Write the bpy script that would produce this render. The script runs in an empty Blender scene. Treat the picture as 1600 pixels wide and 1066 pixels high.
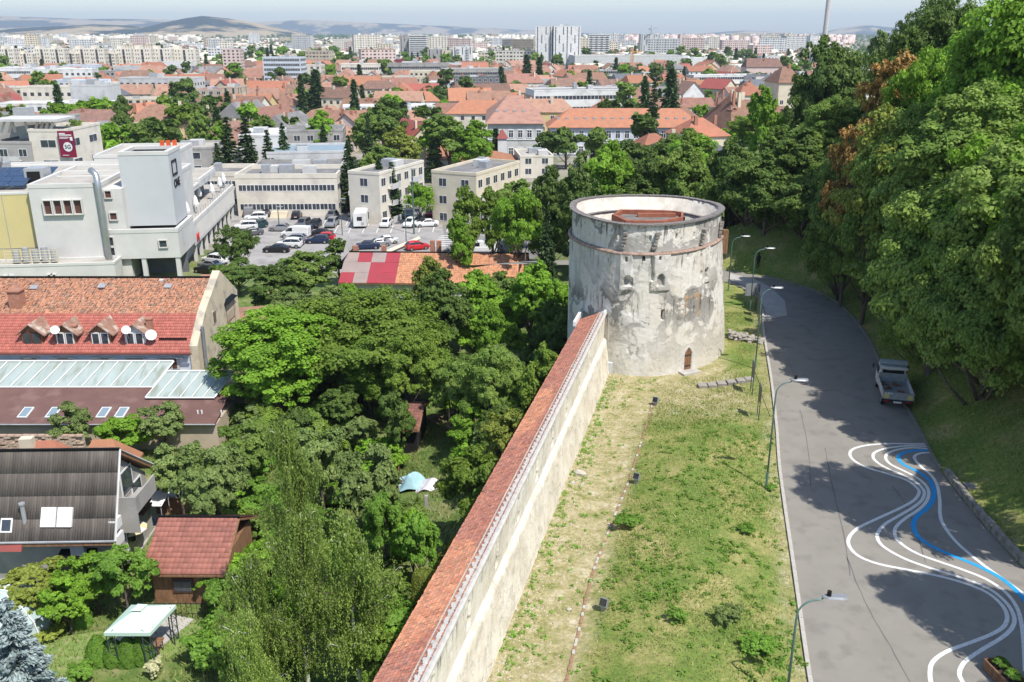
import bpy, math, random
import numpy as np
from math import radians, sin, cos, pi, atan2, hypot, sqrt
from mathutils import Vector, Matrix
random.seed(7); rng = np.random.default_rng(7)
SC = bpy.context.scene; COL = SC.collection
# ------------------------------------------------------------------ camera, sky, sun, exposure
CAM_H = 26.0; FPX = 1400.0; PITCH = math.atan(483 / 1400)
cd = bpy.data.cameras.new('camera'); cam = bpy.data.objects.new('camera', cd); COL.objects.link(cam)
cam.location = (0,0, CAM_H); cam.rotation_euler = (pi / 2 - PITCH, 0,0)
cd.sensor_width = 36; cd.lens = 36 * FPX / 1600; cd.clip_start = 0.5; cd.clip_end = 60000
SC.camera = cam
SUN_EL = radians(57); SUN_AZ = Vector((0.68,-0.73)).normalized()
w = bpy.data.worlds.new('World'); SC.world = w; w.use_nodes = True
nt = w.node_tree; bg = nt.nodes['Background']
sky = nt.nodes.new('ShaderNodeTexSky'); sky.sky_type = 'NISHITA'; sky.sun_disc = False
sky.sun_elevation = SUN_EL; sky.sun_rotation = atan2(SUN_AZ.x, SUN_AZ.y)
sky.air_density = 1.0; sky.dust_density = 1.2; sky.ozone_density = 1.5; sky.altitude = 600
nt.links.new(sky.outputs[0], bg.inputs[0]); bg.inputs[1].default_value = 0.15
sd = bpy.data.lights.new('sun', 'SUN'); sd.energy = 4.6; sd.angle = radians(0.53); sd.color = (1,0.955,0.885)
sun = bpy.data.objects.new('sun', sd); COL.objects.link(sun)
sdir = Vector((SUN_AZ.x * cos(SUN_EL), SUN_AZ.y * cos(SUN_EL), sin(SUN_EL)))
sun.rotation_euler = sdir.to_track_quat('Z', 'Y').to_euler(); sun.location = (40,-40,90)
SC.view_settings.view_transform = 'Standard'; SC.view_settings.look = 'None'
SC.view_settings.exposure = 0.45; SC.view_settings.gamma = 1; SC.view_settings.use_curve_mapping = False
SC.render.engine = 'CYCLES'
cy = SC.cycles
cy.max_bounces = 5; cy.diffuse_bounces = 2; cy.glossy_bounces = 2; cy.transmission_bounces = 3
cy.transparent_max_bounces = 6; cy.volume_bounces = 0; cy.use_denoising = True
cy.caustics_reflective = False; cy.caustics_refractive = False; cy.sample_clamp_indirect = 4
try:
	cy.denoiser = 'OPENIMAGEDENOISE'; cy.denoising_prefilter = 'ACCURATE'; cy.denoising_input_passes = 'RGB_ALBEDO_NORMAL'
except Exception: pass

# ------------------------------------------------------------------ measuring: photo pixel <-> place
SP, CP = sin(PITCH), cos(PITCH)
def at(x, y, z=0.0):
	"""place where the sight line through photo pixel (x, y) meets height z"""
	v = (y - 533) / FPX; t = (CAM_H - z) / (SP + v * CP)
	return Vector(((x - 800) / FPX * t, (CP - v * SP) * t, z))
def atY(x, y, Y):
	v = (y - 533) / FPX; t = Y / (CP - v * SP)
	return Vector(((x - 800) / FPX * t, Y, CAM_H - (SP + v * CP) * t))
def to_px(p):
	dz = CAM_H - p[2]; f = p[1] * CP + dz * SP
	return 800 + FPX * p[0] / f, 533 + FPX * (-p[1] * SP + dz * CP) / f
def sstep(a, b, x):
	t = np.clip((x - a) / (b - a),0,1); return t * t * (3 - 2 * t)

# ------------------------------------------------------------------ object helpers
def link(o, parent=None):
	COL.objects.link(o)
	if parent is not None: o.parent = parent
	return o
def tag(o, label=None, cat=None, group=None, kind=None):
	if label: o['label'] = label
	if cat: o['category'] = cat
	if group: o['group'] = group
	if kind: o['kind'] = kind
	return o
def empty(name, loc=(0,0,0), rz=0.0):
	o = bpy.data.objects.new(name, None); o.location = loc; o.rotation_euler = (0,0, rz)
	o.empty_display_size = 0.3
	return link(o)
def copy_tree(o, parent=None):
	c = o.copy(); link(c)
	c.parent = parent
	for ch in o.children: copy_tree(ch, c)
	return c
def np_mesh(name, verts, faces, mat=None, smooth=False, col=None):
	"""verts (n,3); faces (m,k) array, same k"""
	verts = np.asarray(verts, dtype=np.float32); faces = np.asarray(faces, dtype=np.int32)
	me = bpy.data.meshes.new(name); k = faces.shape[1]; m = len(faces)
	me.vertices.add(len(verts)); me.vertices.foreach_set('co', verts.ravel())
	me.loops.add(m * k); me.loops.foreach_set('vertex_index', faces.ravel())
	me.polygons.add(m); me.polygons.foreach_set('loop_start', np.arange(0, m * k, k, dtype=np.int32))
	me.polygons.foreach_set('loop_total', np.full(m, k, dtype=np.int32))
	if smooth: me.polygons.foreach_set('use_smooth', np.ones(m, dtype=bool))
	if col is not None:
		a = me.attributes.new('tint', 'FLOAT_COLOR', 'POINT')
		c = np.ones((len(verts),4), dtype=np.float32); c[:, :col.shape[1]] = col
		a.data.foreach_set('color', c.ravel())
	me.update(calc_edges=True)
	if mat: me.materials.append(mat)
	return me
class MB:
	def __init__(s): s.v = []; s.f = []; s.mi = []; s.m = 0
	def mat(s, i): s.m = i; return s
	def face(s, pts):
		b = len(s.v); s.v += [tuple(p) for p in pts]; s.f.append(tuple(range(b, b + len(pts)))); s.mi.append(s.m); return s
	def box(s, x0, x1, y0, y1, z0, z1, M=None):
		c = [(x0, y0, z0),(x1, y0, z0),(x1, y1, z0),(x0, y1, z0),(x0, y0, z1),(x1, y0, z1),(x1, y1, z1),(x0, y1, z1)]
		if M is not None: c = [tuple(M @ Vector(p)) for p in c]
		b = len(s.v); s.v += c
		for f in ((0,3,2,1),(4,5,6,7),(0,1,5,4),(1,2,6,5),(2,3,7,6),(3,0,4,7)):
			s.f.append(tuple(b + i for i in f)); s.mi.append(s.m)
		return s
	def prism(s, poly, z0, z1):
		"""vertical prism over a ccw polygon"""
		n = len(poly); b = len(s.v)
		s.v += [(p[0], p[1], z0) for p in poly] + [(p[0], p[1], z1) for p in poly]
		s.f.append(tuple(b + i for i in reversed(range(n)))); s.f.append(tuple(b + n + i for i in range(n))); s.mi += [s.m] * 2
		for i in range(n):
			j = (i + 1) % n; s.f.append((b + i, b + j, b + n + j, b + n + i)); s.mi.append(s.m)
		return s
	def sweep(s, sections, close=True, caps=True):
		"""loft through equal-length rings"""
		n = len(sections[0]); b = len(s.v)
		for r in sections: s.v += [tuple(p) for p in r]
		for k in range(len(sections) - 1):
			for i in range(n if close else n - 1):
				j = (i + 1) % n
				s.f.append((b + k * n + i, b + k * n + j, b + (k + 1) * n + j, b + (k + 1) * n + i)); s.mi.append(s.m)
		if caps and close:
			s.f.append(tuple(b + i for i in reversed(range(n)))); s.mi.append(s.m)
			e = b + (len(sections) - 1) * n; s.f.append(tuple(e + i for i in range(n))); s.mi.append(s.m)
		return s
	def tube(s, pts, rad, n=6, caps=True):
		pts = [Vector(p) for p in pts]; rs = rad if isinstance(rad, (list, tuple)) else [rad] * len(pts)
		rings = []; up = None
		for i, p in enumerate(pts):
			d = (pts[min(i + 1, len(pts) - 1)] - pts[max(i - 1,0)])
			if d.length < 1e-6: d = Vector((0,0,1))
			d.normalize()
			ref = Vector((0,0,1)) if abs(d.z) < 0.9 else Vector((1,0,0))
			if up is None: up = (ref - d * ref.dot(d)).normalized()
			else: up = (up - d * up.dot(d)).normalized()
			sd_ = d.cross(up)
			rings.append([p + (up * cos(2 * pi * k / n) + sd_ * sin(2 * pi * k / n)) * rs[i] for k in range(n)])
		return s.sweep(rings, True, caps)
	def mesh(s, name, mats=None, smooth=False):
		me = bpy.data.meshes.new(name); me.from_pydata(s.v, [], s.f)
		for m in (mats if isinstance(mats, (list, tuple)) else [mats]):
			if m is not None: me.materials.append(m)
		if isinstance(mats, (list, tuple)) and len(mats) > 1: me.polygons.foreach_set('material_index', s.mi)
		if smooth: me.polygons.foreach_set('use_smooth', [True] * len(s.f))
		me.update(); return me
	def build(s, name, mats=None, parent=None, smooth=False, loc=None, kind=None):
		if not s.f: return None
		o = bpy.data.objects.new(name, s.mesh(name, mats, smooth))
		if loc is not None: o.location = loc
		if kind: o['kind'] = kind
		return link(o, parent)
def mesh_obj(name, me, parent=None, loc=None, kind=None, mat=None):
	o = bpy.data.objects.new(name, me)
	if loc is not None: o.location = loc
	if kind: o['kind'] = kind
	link(o, parent)
	if mat is not None:
		o.material_slots[0].link = 'OBJECT'; o.material_slots[0].material = mat
	return o

# ------------------------------------------------------------------ materials
MC = {}
def lin(r, g, b):
	f = lambda c: (c / 255 / 12.92) if c / 255 <= 0.04045 else ((c / 255 + 0.055) / 1.055) ** 2.4
	return (f(r), f(g), f(b),1)
def mat(name, c1, c2=None, scale=1.0, rough=0.85, bump=0.0, bscale=None, detail=6, metal=0.0, tint=False, objrand=0.0, lo=0.35, hi=0.65, spec=0.3, coord='Object', c3=None, s3=8.0, stretch=None):
	if name in MC: return MC[name]
	m = bpy.data.materials.new(name); m.use_nodes = True; N = m.node_tree.nodes; L = m.node_tree.links
	b = N['Principled BSDF']; b.inputs['Roughness'].default_value = rough; b.inputs['Metallic'].default_value = metal
	b.inputs['Specular IOR Level'].default_value = spec
	c1 = tuple(c1[:3]) + (1,); out = None
	tc = N.new('ShaderNodeTexCoord'); src = tc.outputs[coord]
	if coord == 'Position':
		pass
	if stretch:
		mp = N.new('ShaderNodeMapping'); mp.inputs['Scale'].default_value = stretch; L.new(src, mp.inputs[0]); src = mp.outputs[0]
	if c2 is not None:
		c2 = tuple(c2[:3]) + (1,)
		n = N.new('ShaderNodeTexNoise'); n.inputs['Scale'].default_value = scale; n.inputs['Detail'].default_value = detail; n.inputs['Roughness'].default_value = 0.62
		L.new(src, n.inputs[0]); r = N.new('ShaderNodeValToRGB')
		r.color_ramp.elements[0].position = lo; r.color_ramp.elements[1].position = hi
		r.color_ramp.elements[0].color = c1; r.color_ramp.elements[1].color = c2
		L.new(n.outputs[0], r.inputs[0]); out = r.outputs[0]
	if c3 is not None:
		n3 = N.new('ShaderNodeTexNoise'); n3.inputs['Scale'].default_value = s3; n3.inputs['Detail'].default_value = 4; L.new(src, n3.inputs[0])
		r3 = N.new('ShaderNodeValToRGB'); r3.color_ramp.elements[0].position = 0.52; r3.color_ramp.elements[1].position = 0.68; L.new(n3.outputs[0], r3.inputs[0])
		mx = N.new('ShaderNodeMix'); mx.data_type = 'RGBA'; L.new(r3.outputs[0], mx.inputs[0])
		if out: L.new(out, mx.inputs[6])
		else: mx.inputs[6].default_value = c1
		mx.inputs[7].default_value = tuple(c3[:3]) + (1,); out = mx.outputs[2]
	if out is None:
		rgb = N.new('ShaderNodeRGB'); rgb.outputs[0].default_value = c1; out = rgb.outputs[0]
	if tint:
		a = N.new('ShaderNodeAttribute'); a.attribute_name = 'tint'
		mx = N.new('ShaderNodeMix'); mx.data_type = 'RGBA'; mx.blend_type = 'MULTIPLY'; mx.inputs[0].default_value = 1
		L.new(out, mx.inputs[6]); L.new(a.outputs[0], mx.inputs[7]); out = mx.outputs[2]
	if objrand:
		oi = N.new('ShaderNodeObjectInfo'); hs = N.new('ShaderNodeHueSaturation')
		mr = N.new('ShaderNodeMapRange'); mr.inputs[3].default_value = 1 - objrand; mr.inputs[4].default_value = 1 + objrand
		L.new(oi.outputs['Random'], mr.inputs[0]); L.new(mr.outputs[0], hs.inputs['Value'])
		ml = N.new('ShaderNodeMath'); ml.operation = 'MULTIPLY'; ml.inputs[1].default_value = 7.31; L.new(oi.outputs['Random'], ml.inputs[0])
		fr = N.new('ShaderNodeMath'); fr.operation = 'FRACT'; L.new(ml.outputs[0], fr.inputs[0])
		mr2 = N.new('ShaderNodeMapRange'); mr2.inputs[3].default_value = 0.5 - objrand * 0.045; mr2.inputs[4].default_value = 0.5 + objrand * 0.045
		L.new(fr.outputs[0], mr2.inputs[0]); L.new(mr2.outputs[0], hs.inputs['Hue'])
		L.new(out, hs.inputs['Color']); out = hs.outputs[0]
	L.new(out, b.inputs['Base Color'])
	if bump:
		n2 = N.new('ShaderNodeTexNoise'); n2.inputs['Scale'].default_value = bscale or scale * 4; n2.inputs['Detail'].default_value = 8
		L.new(src, n2.inputs[0]); bp = N.new('ShaderNodeBump'); bp.inputs['Strength'].default_value = min(1, bump); bp.inputs['Distance'].default_value = 0.05 * max(1, bump)
		L.new(n2.outputs[0], bp.inputs['Height']); L.new(bp.outputs[0], b.inputs['Normal'])
	MC[name] = m; return m
def leafmat(name, c1, c2, trans=0.35, vrand=0.16):
	if name in MC: return MC[name]
	m = bpy.data.materials.new(name); m.use_nodes = True; N = m.node_tree.nodes; L = m.node_tree.links
	b = N['Principled BSDF']; b.inputs['Roughness'].default_value = 0.55; b.inputs['Specular IOR Level'].default_value = 0.2
	a = N.new('ShaderNodeAttribute'); a.attribute_name = 'tint'
	sp = N.new('ShaderNodeSeparateColor'); L.new(a.outputs[0], sp.inputs[0])
	mx = N.new('ShaderNodeMix'); mx.data_type = 'RGBA'; L.new(sp.outputs[0], mx.inputs[0])
	mx.inputs[6].default_value = tuple(c1[:3]) + (1,); mx.inputs[7].default_value = tuple(c2[:3]) + (1,)
	oi = N.new('ShaderNodeObjectInfo'); hs = N.new('ShaderNodeHueSaturation')
	mr = N.new('ShaderNodeMapRange'); mr.inputs[3].default_value = 1 - vrand; mr.inputs[4].default_value = 1 + vrand; L.new(oi.outputs['Random'], mr.inputs[0])
	mm = N.new('ShaderNodeMath'); mm.operation = 'MULTIPLY'; L.new(mr.outputs[0], mm.inputs[0])
	mr3 = N.new('ShaderNodeMapRange'); mr3.inputs[3].default_value = 0.9; mr3.inputs[4].default_value = 1.42; L.new(sp.outputs[1], mr3.inputs[0]); L.new(mr3.outputs[0], mm.inputs[1])
	L.new(mm.outputs[0], hs.inputs['Value']); L.new(mx.outputs[2], hs.inputs['Color'])
	L.new(hs.outputs[0], b.inputs['Base Color'])
	t = N.new('ShaderNodeBsdfTranslucent'); L.new(hs.outputs[0], t.inputs[0])
	ms = N.new('ShaderNodeMixShader'); ms.inputs[0].default_value = trans
	L.new(b.outputs[0], ms.inputs[1]); L.new(t.outputs[0], ms.inputs[2]); L.new(ms.outputs[0], N['Material Output'].inputs[0])
	MC[name] = m; return m
# ------------------------------------------------------------------ terrain
def wall_x(y): return -0.6 + (y - 33.0) * 0.2448           # foot of the fortress wall, berm side
RX_Y = np.array([-50,20,31,39.5,50,58,68,77.7,87,93,97.3,100,102.5,107,111,120,140])
RX_X = np.array([28.5,28.5,27.3,26.2,26.8,28.4,30.2,32.2,33,31.6,28.8,25.6,21,9,-5,-30,-60])
def noise2(x, y, s, seed=0):
	r = np.random.default_rng(seed); out = 0
	for k in range(4):
		a, b, p, q = r.uniform(0.6,1.6,2).tolist() + r.uniform(0,6.28,2).tolist()
		th = r.uniform(0,6.28); out = out + np.sin((x * cos(th) + y * sin(th)) * a / s + p) * np.cos((-x * sin(th) + y * cos(th)) * b / s + q)
	return out / 4
def ground_z(x, y):
	x = np.asarray(x, dtype=float); y = np.asarray(y, dtype=float)
	wx = wall_x(y); d = x - wx
	# low side
	left = -5.2 - 2.8 * sstep(0,22,-d) + 0.25 * noise2(x, y, 6,3)
	left = np.where(y > 110,-8.0, left * (1 - sstep(80,110, y)) + -8.0 * sstep(80,110, y))
	# high side
	base = -8.0 * sstep(0,1,(y - 100) / np.interp(x, [-8,22],[26,65]))
	rx = np.interp(y, RX_Y, RX_X); dr = np.minimum(x - rx, np.where(y > 88,(x - 14) * 1.0,1e9))
	dr = np.maximum(dr, 0)
	hill = (26 * (1 - np.exp(-dr / 48.0))) * (1 - sstep(150,290, y)) * sstep(0,3, dr) + 0.15 * sstep(0,1, dr)
	hill = hill * (1 - 0.75 * sstep(95,118, y) * (1 - sstep(20,60, x)))
	# berm mound between the rail and the kerb
	lx = np.interp(y, [20,31,39,50,66,78,86],[10.5,12.7,14.4,16.8,20.7,23.1,25.0])
	s = np.clip((x - wx) / np.maximum(lx - wx, 0.1),0,1)
	mound = 0.75 * np.sin(np.clip((s - 0.22) / 0.78,0,1) * pi) ** 1.3 * (1 - sstep(52,62, y)) + 0.06 * noise2(x, y, 1.3,5) * (s > 0.2) * (s < 0.97)
	right = base + hill + mound
	# step across the wall; widens to a slope behind the tower
	wl = np.interp(y, [-50,70,82,110,140],[-0.6,-0.6,-4,-26,-60]); wr = np.interp(y, [-50,70,82,110],[-0.5,-0.5,0,4])
	k = np.clip((d - wl) / (wr - wl),0,1)
	z = left * (1 - k) + right * k
	return z
def gz(x, y): return float(ground_z(x, y))
def in_road(x, y):
	"""flattened under the carriageway"""
	lx = np.interp(y, [20,31.1,39,50.1,57,66.5,77.7,85.5,90,94,96.8,99,103],[10.5,12.7,14.4,16.8,18.5,20.7,23.1,25.0,25.2,24.2,22,18,8])
	rx = np.interp(y, RX_Y, RX_X)
	return (x > lx + 0.15) & (x < rx - 0.15) & (y < 112) & (y > 0)
us = np.concatenate([-np.geomspace(90,14000,26)[::-1], np.arange(-84,-30,2.0), np.arange(-30,-2.4,1.2),[-2.2,-1.4,-0.9,-0.6,-0.5,-0.3], np.arange(0,26,0.5), np.arange(26,90,1.6), np.geomspace(92,14000,26)])
ys = np.concatenate([[-60,-30,0,10], np.arange(16,110,0.6), np.arange(110,300,3.0), np.geomspace(302,15500,40)])
U, Yg = np.meshgrid(us, ys); Xg = wall_x(Yg) * np.where(Yg < 300,1,0) + wall_x(300) * (Yg >= 300) + U
Zg = ground_z(Xg, Yg); Zg = np.where(in_road(Xg, Yg), Zg - 0.12, Zg)
far = Yg > 300; Zg = np.where(far, -8.0, Zg)
nx, ny = len(us), len(ys); idx = np.arange(nx * ny).reshape(ny, nx)
F = np.stack([idx[:-1, :-1], idx[:-1,1:], idx[1:, 1:], idx[1:, :-1]],-1).reshape(-1,4)
# colour masks: R dry strip/path, G leafy garden soil, reused to paint shade under the wood, B built-up ground
sx = Xg - wall_x(Yg)
path = (1 - sstep(3.6,4.3, sx)) * (sx > -0.4) * (Yg < 62) + sstep(56,62, Yg) * (Yg < 74) * (Xg < 19) * (sx > -.4) * (1 - sstep(16.5,19, Xg))
lxm = np.interp(Yg, [20,31.1,39,50.1,57,66.5,77.7,85.5],[10.5,12.7,14.4,16.8,18.5,20.7,23.1,25.0])
path = np.maximum(path, 0.75 * sstep(-1.5,-0.3, Xg - lxm) * (Xg < lxm + .5) * (Yg < 84))
path = np.clip(path, 0,1)
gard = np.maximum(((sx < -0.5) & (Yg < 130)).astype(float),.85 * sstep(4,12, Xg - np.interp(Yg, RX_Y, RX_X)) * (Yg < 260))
urb = sstep(118,150, Yg) * np.where(Xg > 10, sstep(200,240, Yg),1.0)
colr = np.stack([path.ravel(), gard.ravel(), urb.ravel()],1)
def ground_material():
	m = bpy.data.materials.new('ground'); m.use_nodes = True; N = m.node_tree.nodes; L = m.node_tree.links
	b = N['Principled BSDF']; b.inputs['Roughness'].default_value = 0.95; b.inputs['Specular IOR Level'].default_value = 0.1
	g = N.new('ShaderNodeNewGeometry'); a = N.new('ShaderNodeAttribute'); a.attribute_name = 'tint'
	sp = N.new('ShaderNodeSeparateColor'); L.new(a.outputs[0], sp.inputs[0])
	def noise(s, d=5, r=0.6):
		n = N.new('ShaderNodeTexNoise'); n.inputs['Scale'].default_value = s; n.inputs['Detail'].default_value = d; n.inputs['Roughness'].default_value = r; L.new(g.outputs['Position'], n.inputs[0]); return n.outputs[0]
	def ramp(x, stops):
		r = N.new('ShaderNodeValToRGB'); e = r.color_ramp.elements
		e[0].position = stops[0][0]; e[0].color = tuple(stops[0][1]) + (1,); e[1].position = stops[-1][0]; e[1].color = tuple(stops[-1][1]) + (1,)
		for p, c in stops[1:-1]: q = e.new(p); q.color = tuple(c) + (1,)
		L.new(x, r.inputs[0]); return r.outputs[0]
	def mix(f, x, y, mode='MIX'):
		q = N.new('ShaderNodeMix'); q.data_type = 'RGBA'; q.blend_type = mode
		(L.new(f, q.inputs[0]) if not isinstance(f, float) else setattr(q.inputs[0], 'default_value', f)); L.new(x, q.inputs[6]); L.new(y, q.inputs[7]); return q.outputs[2]
	grass = ramp(noise(0.35,8,0.68),[(0.34,(0.11,0.18,0.04)),(0.48,(0.17,0.22,0.06)),(0.58,(0.26,0.26,0.10)),(0.70,(0.38,0.33,0.17))])
	fine = ramp(noise(5.0,6,0.75),[(0.3,(0.55,0.6,0.5)),(0.7,(1.35,1.3,1.2))])
	grass = mix(1.0, grass, fine, 'MULTIPLY')
	dry = ramp(noise(0.9,9,0.72),[(0.36,(0.16,0.19,0.06)),(0.43,(0.28,0.26,0.13)),(0.55,(0.38,0.33,0.21)),(0.68,(0.50,0.46,0.37))])
	dry = mix(1.0, dry, fine, 'MULTIPLY')
	gardn_shade = ramp(noise(0.5,8,0.7),[(0.33,(0.055,0.10,0.025)),(0.5,(0.12,0.18,0.045)),(0.66,(0.24,0.23,0.11))])
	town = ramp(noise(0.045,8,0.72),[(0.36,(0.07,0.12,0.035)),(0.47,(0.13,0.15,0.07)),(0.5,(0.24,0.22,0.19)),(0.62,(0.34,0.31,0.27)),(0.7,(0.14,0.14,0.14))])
	c = mix(sp.outputs[0], grass, dry); c = mix(sp.outputs[1], c, gardn_shade); c = mix(sp.outputs[2], c, town)
	L.new(c, b.inputs['Base Color'])
	bp = N.new('ShaderNodeBump'); bp.inputs['Distance'].default_value = 0.12; bp.inputs['Strength'].default_value = 0.7; L.new(noise(4.0,8,0.75), bp.inputs['Height']); L.new(bp.outputs[0], b.inputs['Normal'])
	return m
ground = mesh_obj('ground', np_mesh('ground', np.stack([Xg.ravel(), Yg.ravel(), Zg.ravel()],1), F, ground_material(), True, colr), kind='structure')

# ------------------------------------------------------------------ road
PAIRS = [((9.4,12),(29,12)),((10.5,20),(28.5,20)),((12.7,31.1),(27.3,31)),((14.4,39),(26.2,39.5)),((16.8,50.1),(26.8,50)),((18.5,57),(28.4,58)),((20.7,66.5),(30.2,68)),
         ((23.1,77.7),(32.2,77.7)),((25.0,85.5),(33,87)),((25.2,90),(31.6,93)),((24.2,94),(28.8,97.3)),((22,96.8),(25.6,100)),((18,99),(21,102.5)),((8,103),(9,107)),((-6,106),(-5,111))]
def catmull(pts, n=8):
	pts = [Vector(p) for p in pts]; out = []
	for i in range(len(pts) - 1):
		p0 = pts[max(i - 1,0)]; p1 = pts[i]; p2 = pts[i + 1]; p3 = pts[min(i + 2, len(pts) - 1)]
		for k in range(n):
			t = k / n
			out.append(0.5 * ((2 * p1) + (p2 - p0) * t + (2 * p0 - 5 * p1 + 4 * p2 - p3) * t * t + (3 * p1 - p0 - 3 * p2 + p3) * t ** 3))
	out.append(pts[-1]); return out
LE = catmull([p[0] for p in PAIRS]); RE = catmull([p[1] for p in PAIRS])
def road_z(x, y): return -8.0 * float(sstep(0,1,(y - 100) / np.interp(x, [-8,22],[26,65]))) + 0.006
asphalt = mat('asphalt', (0.215,0.200,0.174),(0.250,0.233,0.204),0.5,0.9,0.35,60, c3=(0.193,0.179,0.156), s3=0.9, lo=.3, hi=.7)
rv, rf = [],[]
K = 13
for a, b in zip(LE, RE):
	for k in range(K):
		p = a.lerp(b, k / (K - 1)); rv.append((p.x, p.y, road_z(p.x, p.y)))
for i in range(len(LE) - 1):
	for k in range(K - 1): rf.append((i * K + k, i * K + k + 1,(i + 1) * K + k + 1,(i + 1) * K + k))
road = mesh_obj('road', np_mesh('road', rv, rf, asphalt, True), kind='structure')
# worn concrete pavement on the bend
conc = mat('pavement_concrete', (0.36,0.34,0.31),(0.44,0.42,0.39),0.8,0.9,0.3,25)
pv = [at(x, y, 0) for x, y in [(1194,500),(1230,493),(1226,470),(1205,450),(1178,436),(1140,427),(1140,437),(1163,446),(1183,463),(1190,482)]]
mb = MB(); mb.prism([(p.x, p.y) for p in pv],-0.05,0.018)
mb.build('pavement', conc, None, kind='structure')
# kerb of single stones on the left edge, each a part
kerb_m = mat('kerb_stone', (0.36,0.34,0.31),(0.48,0.45,0.40),2.0,0.9,0.4,30)
kerb = empty('kerb', (0,0,0)); tag(kerb, kind='structure')
km = MB(); km.box(-0.49,0.49,-0.09,0.09,-0.12,0.13); kme = km.mesh('kerb_stone', kerb_m)
def lay(poly, me, step, name, parent, dz=0.0, off=0.0, jit=0.0, maxn=999):
	acc = 0.0; n = 0
	for a, b in zip(poly[:-1], poly[1:]):
		L_ = (b - a).length
		while acc < L_ and n < maxn:
			t = acc / L_; p = a.lerp(b, t); d = (b - a).normalized(); nrm = Vector((-d.y, d.x))
			q = p + nrm * off
			o = mesh_obj(name, me, parent, (q.x, q.y, road_z(q.x, q.y) + dz + random.uniform(-jit, jit)))
			o.rotation_euler = (random.uniform(-jit, jit), random.uniform(-jit, jit), atan2(d.y, d.x) + random.uniform(-jit, jit) * .6)
			acc += step; n += 1
		acc -= L_
kl = [p for p in LE if 24 < p.y < 86.5]
lay(kl, kme, 1.0, 'kerb_stone', kerb, off=0.09, jit=0.008)
kerb2 = empty('kerb', (0,0,0)); tag(kerb2, kind='structure')
dk = mat('kerb_dark', (0.17,0.16,0.14),(0.26,0.24,0.21),2.0,0.95,0.5,20)
km = MB(); km.box(-0.49,0.49,-0.08,0.08,-0.12,0.11); kme2 = km.mesh('kerb_stone', dk)
lay([p for p in RE if 50 < p.y < 98], kme2,1.0, 'kerb_stone', kerb2, off=-0.06, jit=0.01)
# low retaining edge of rough blocks at the foot of the bank
edge = empty('retaining_edge', (0,0,0)); tag(edge, 'low edge of rough grey blocks at the foot of the grassy bank', 'retaining wall')
blk = []
for s in range(5):
	r = random.Random(s); m_ = MB(); m_.box(-0.36,0.36,-0.16,0.16,-0.1,0.36)
	m_.v = [(x + r.uniform(-.05,.05), y + r.uniform(-.04,.04), z + r.uniform(-.05,.05)) for x, y, z in m_.v]
	blk.append(m_.mesh('stone', mat('rough_stone', (0.17,0.155,0.13),(0.32,0.30,0.26),3,0.95,0.9,12)))
re_ = [p for p in RE if 24 < p.y < 51]; acc = 0
for a, b in zip(re_[:-1], re_[1:]):
	L_ = (b - a).length
	while acc < L_:
		p = a.lerp(b, acc / L_); d = (b - a).normalized(); q = p + Vector((-d.y, d.x)) * -0.25
		o = mesh_obj('stone', random.choice(blk), edge, (q.x, q.y, 0)); o.rotation_euler = (0,0, atan2(d.y, d.x) + random.uniform(-.06,.06)); acc += 0.76
	acc -= L_

# painted wavy lines, each swept as a thin sheet
for i, q in enumerate([[(1322,870),(1352,940),(1392,1010),(1422,1066),(1440,1110)],[(1288,700),(1300,760),(1318,830),(1330,900)],[(1250,640),(1262,700),(1268,760)],[(1395,760),(1420,800),(1446,880)]]):
	pp = catmull([(at(a, b_, 0).x + random.uniform(-.05,.05), at(a, b_, 0).y) for a, b_ in q],5); v = []; f = []
	for k, p in enumerate(pp):
		wj = random.uniform(.015,.04); jx_ = random.uniform(-.03,.03); v += [(p.x - wj + jx_, p.y, .009),(p.x + wj + jx_, p.y, .009)]
		if k: f.append((2 * k - 2,2 * k - 1,2 * k + 1,2 * k))
	mesh_obj('sealed_crack', np_mesh('sealed_crack', v, f, mat('crack_sealant', (0.13,0.12,0.115), rough=.8)), road)
white = mat('road_paint_white', (0.74,0.74,0.72),(0.62,0.62,0.60),6,0.6,0.1,40, c3=(0.40,0.39,0.37), s3=16)
blue = mat('road_paint_blue', (0.02,0.27,0.60),(0.03,0.33,0.66),5,0.55)
marks = empty('road_markings', (0,0,0)); tag(marks, kind='structure')
def paint_line(px, wdt, m, z):
	pts = [at(x, y, 0) for x, y in px]; pts = catmull([(p.x, p.y) for p in pts],10)
	v = []; f = []
	for i, p in enumerate(pts):
		d = (pts[min(i + 1, len(pts) - 1)] - pts[max(i - 1,0)]).normalized(); n = Vector((-d.y, d.x)) * wdt / 2
		v += [(p.x + n.x, p.y + n.y, z),(p.x - n.x, p.y - n.y, z)]
		if i: f.append((2 * i - 2,2 * i - 1,2 * i + 1,2 * i))
	o = mesh_obj('painted_line', np_mesh('painted_line', v, f, m), marks); return o
Lz = 0.012
paint_line([(1456,694),(1425,694),(1390,693.5),(1355,696),(1333,702),(1328,711),(1336,721),(1355,731),(1385,740),(1415,750),(1432,762),(1436,770),(1428,782),(1405,795),(1370,811),(1340,826),(1326,842),(1329,857),(1345,871),(1375,882),(1420,891),(1465,900),(1505,911),(1540,925),(1562,942),(1573,960),(1570,977),(1552,990),(1520,1003),(1480,1018),(1458,1034),(1453,1052),(1456,1075),(1462,1110)],0.19, white, Lz)
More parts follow.
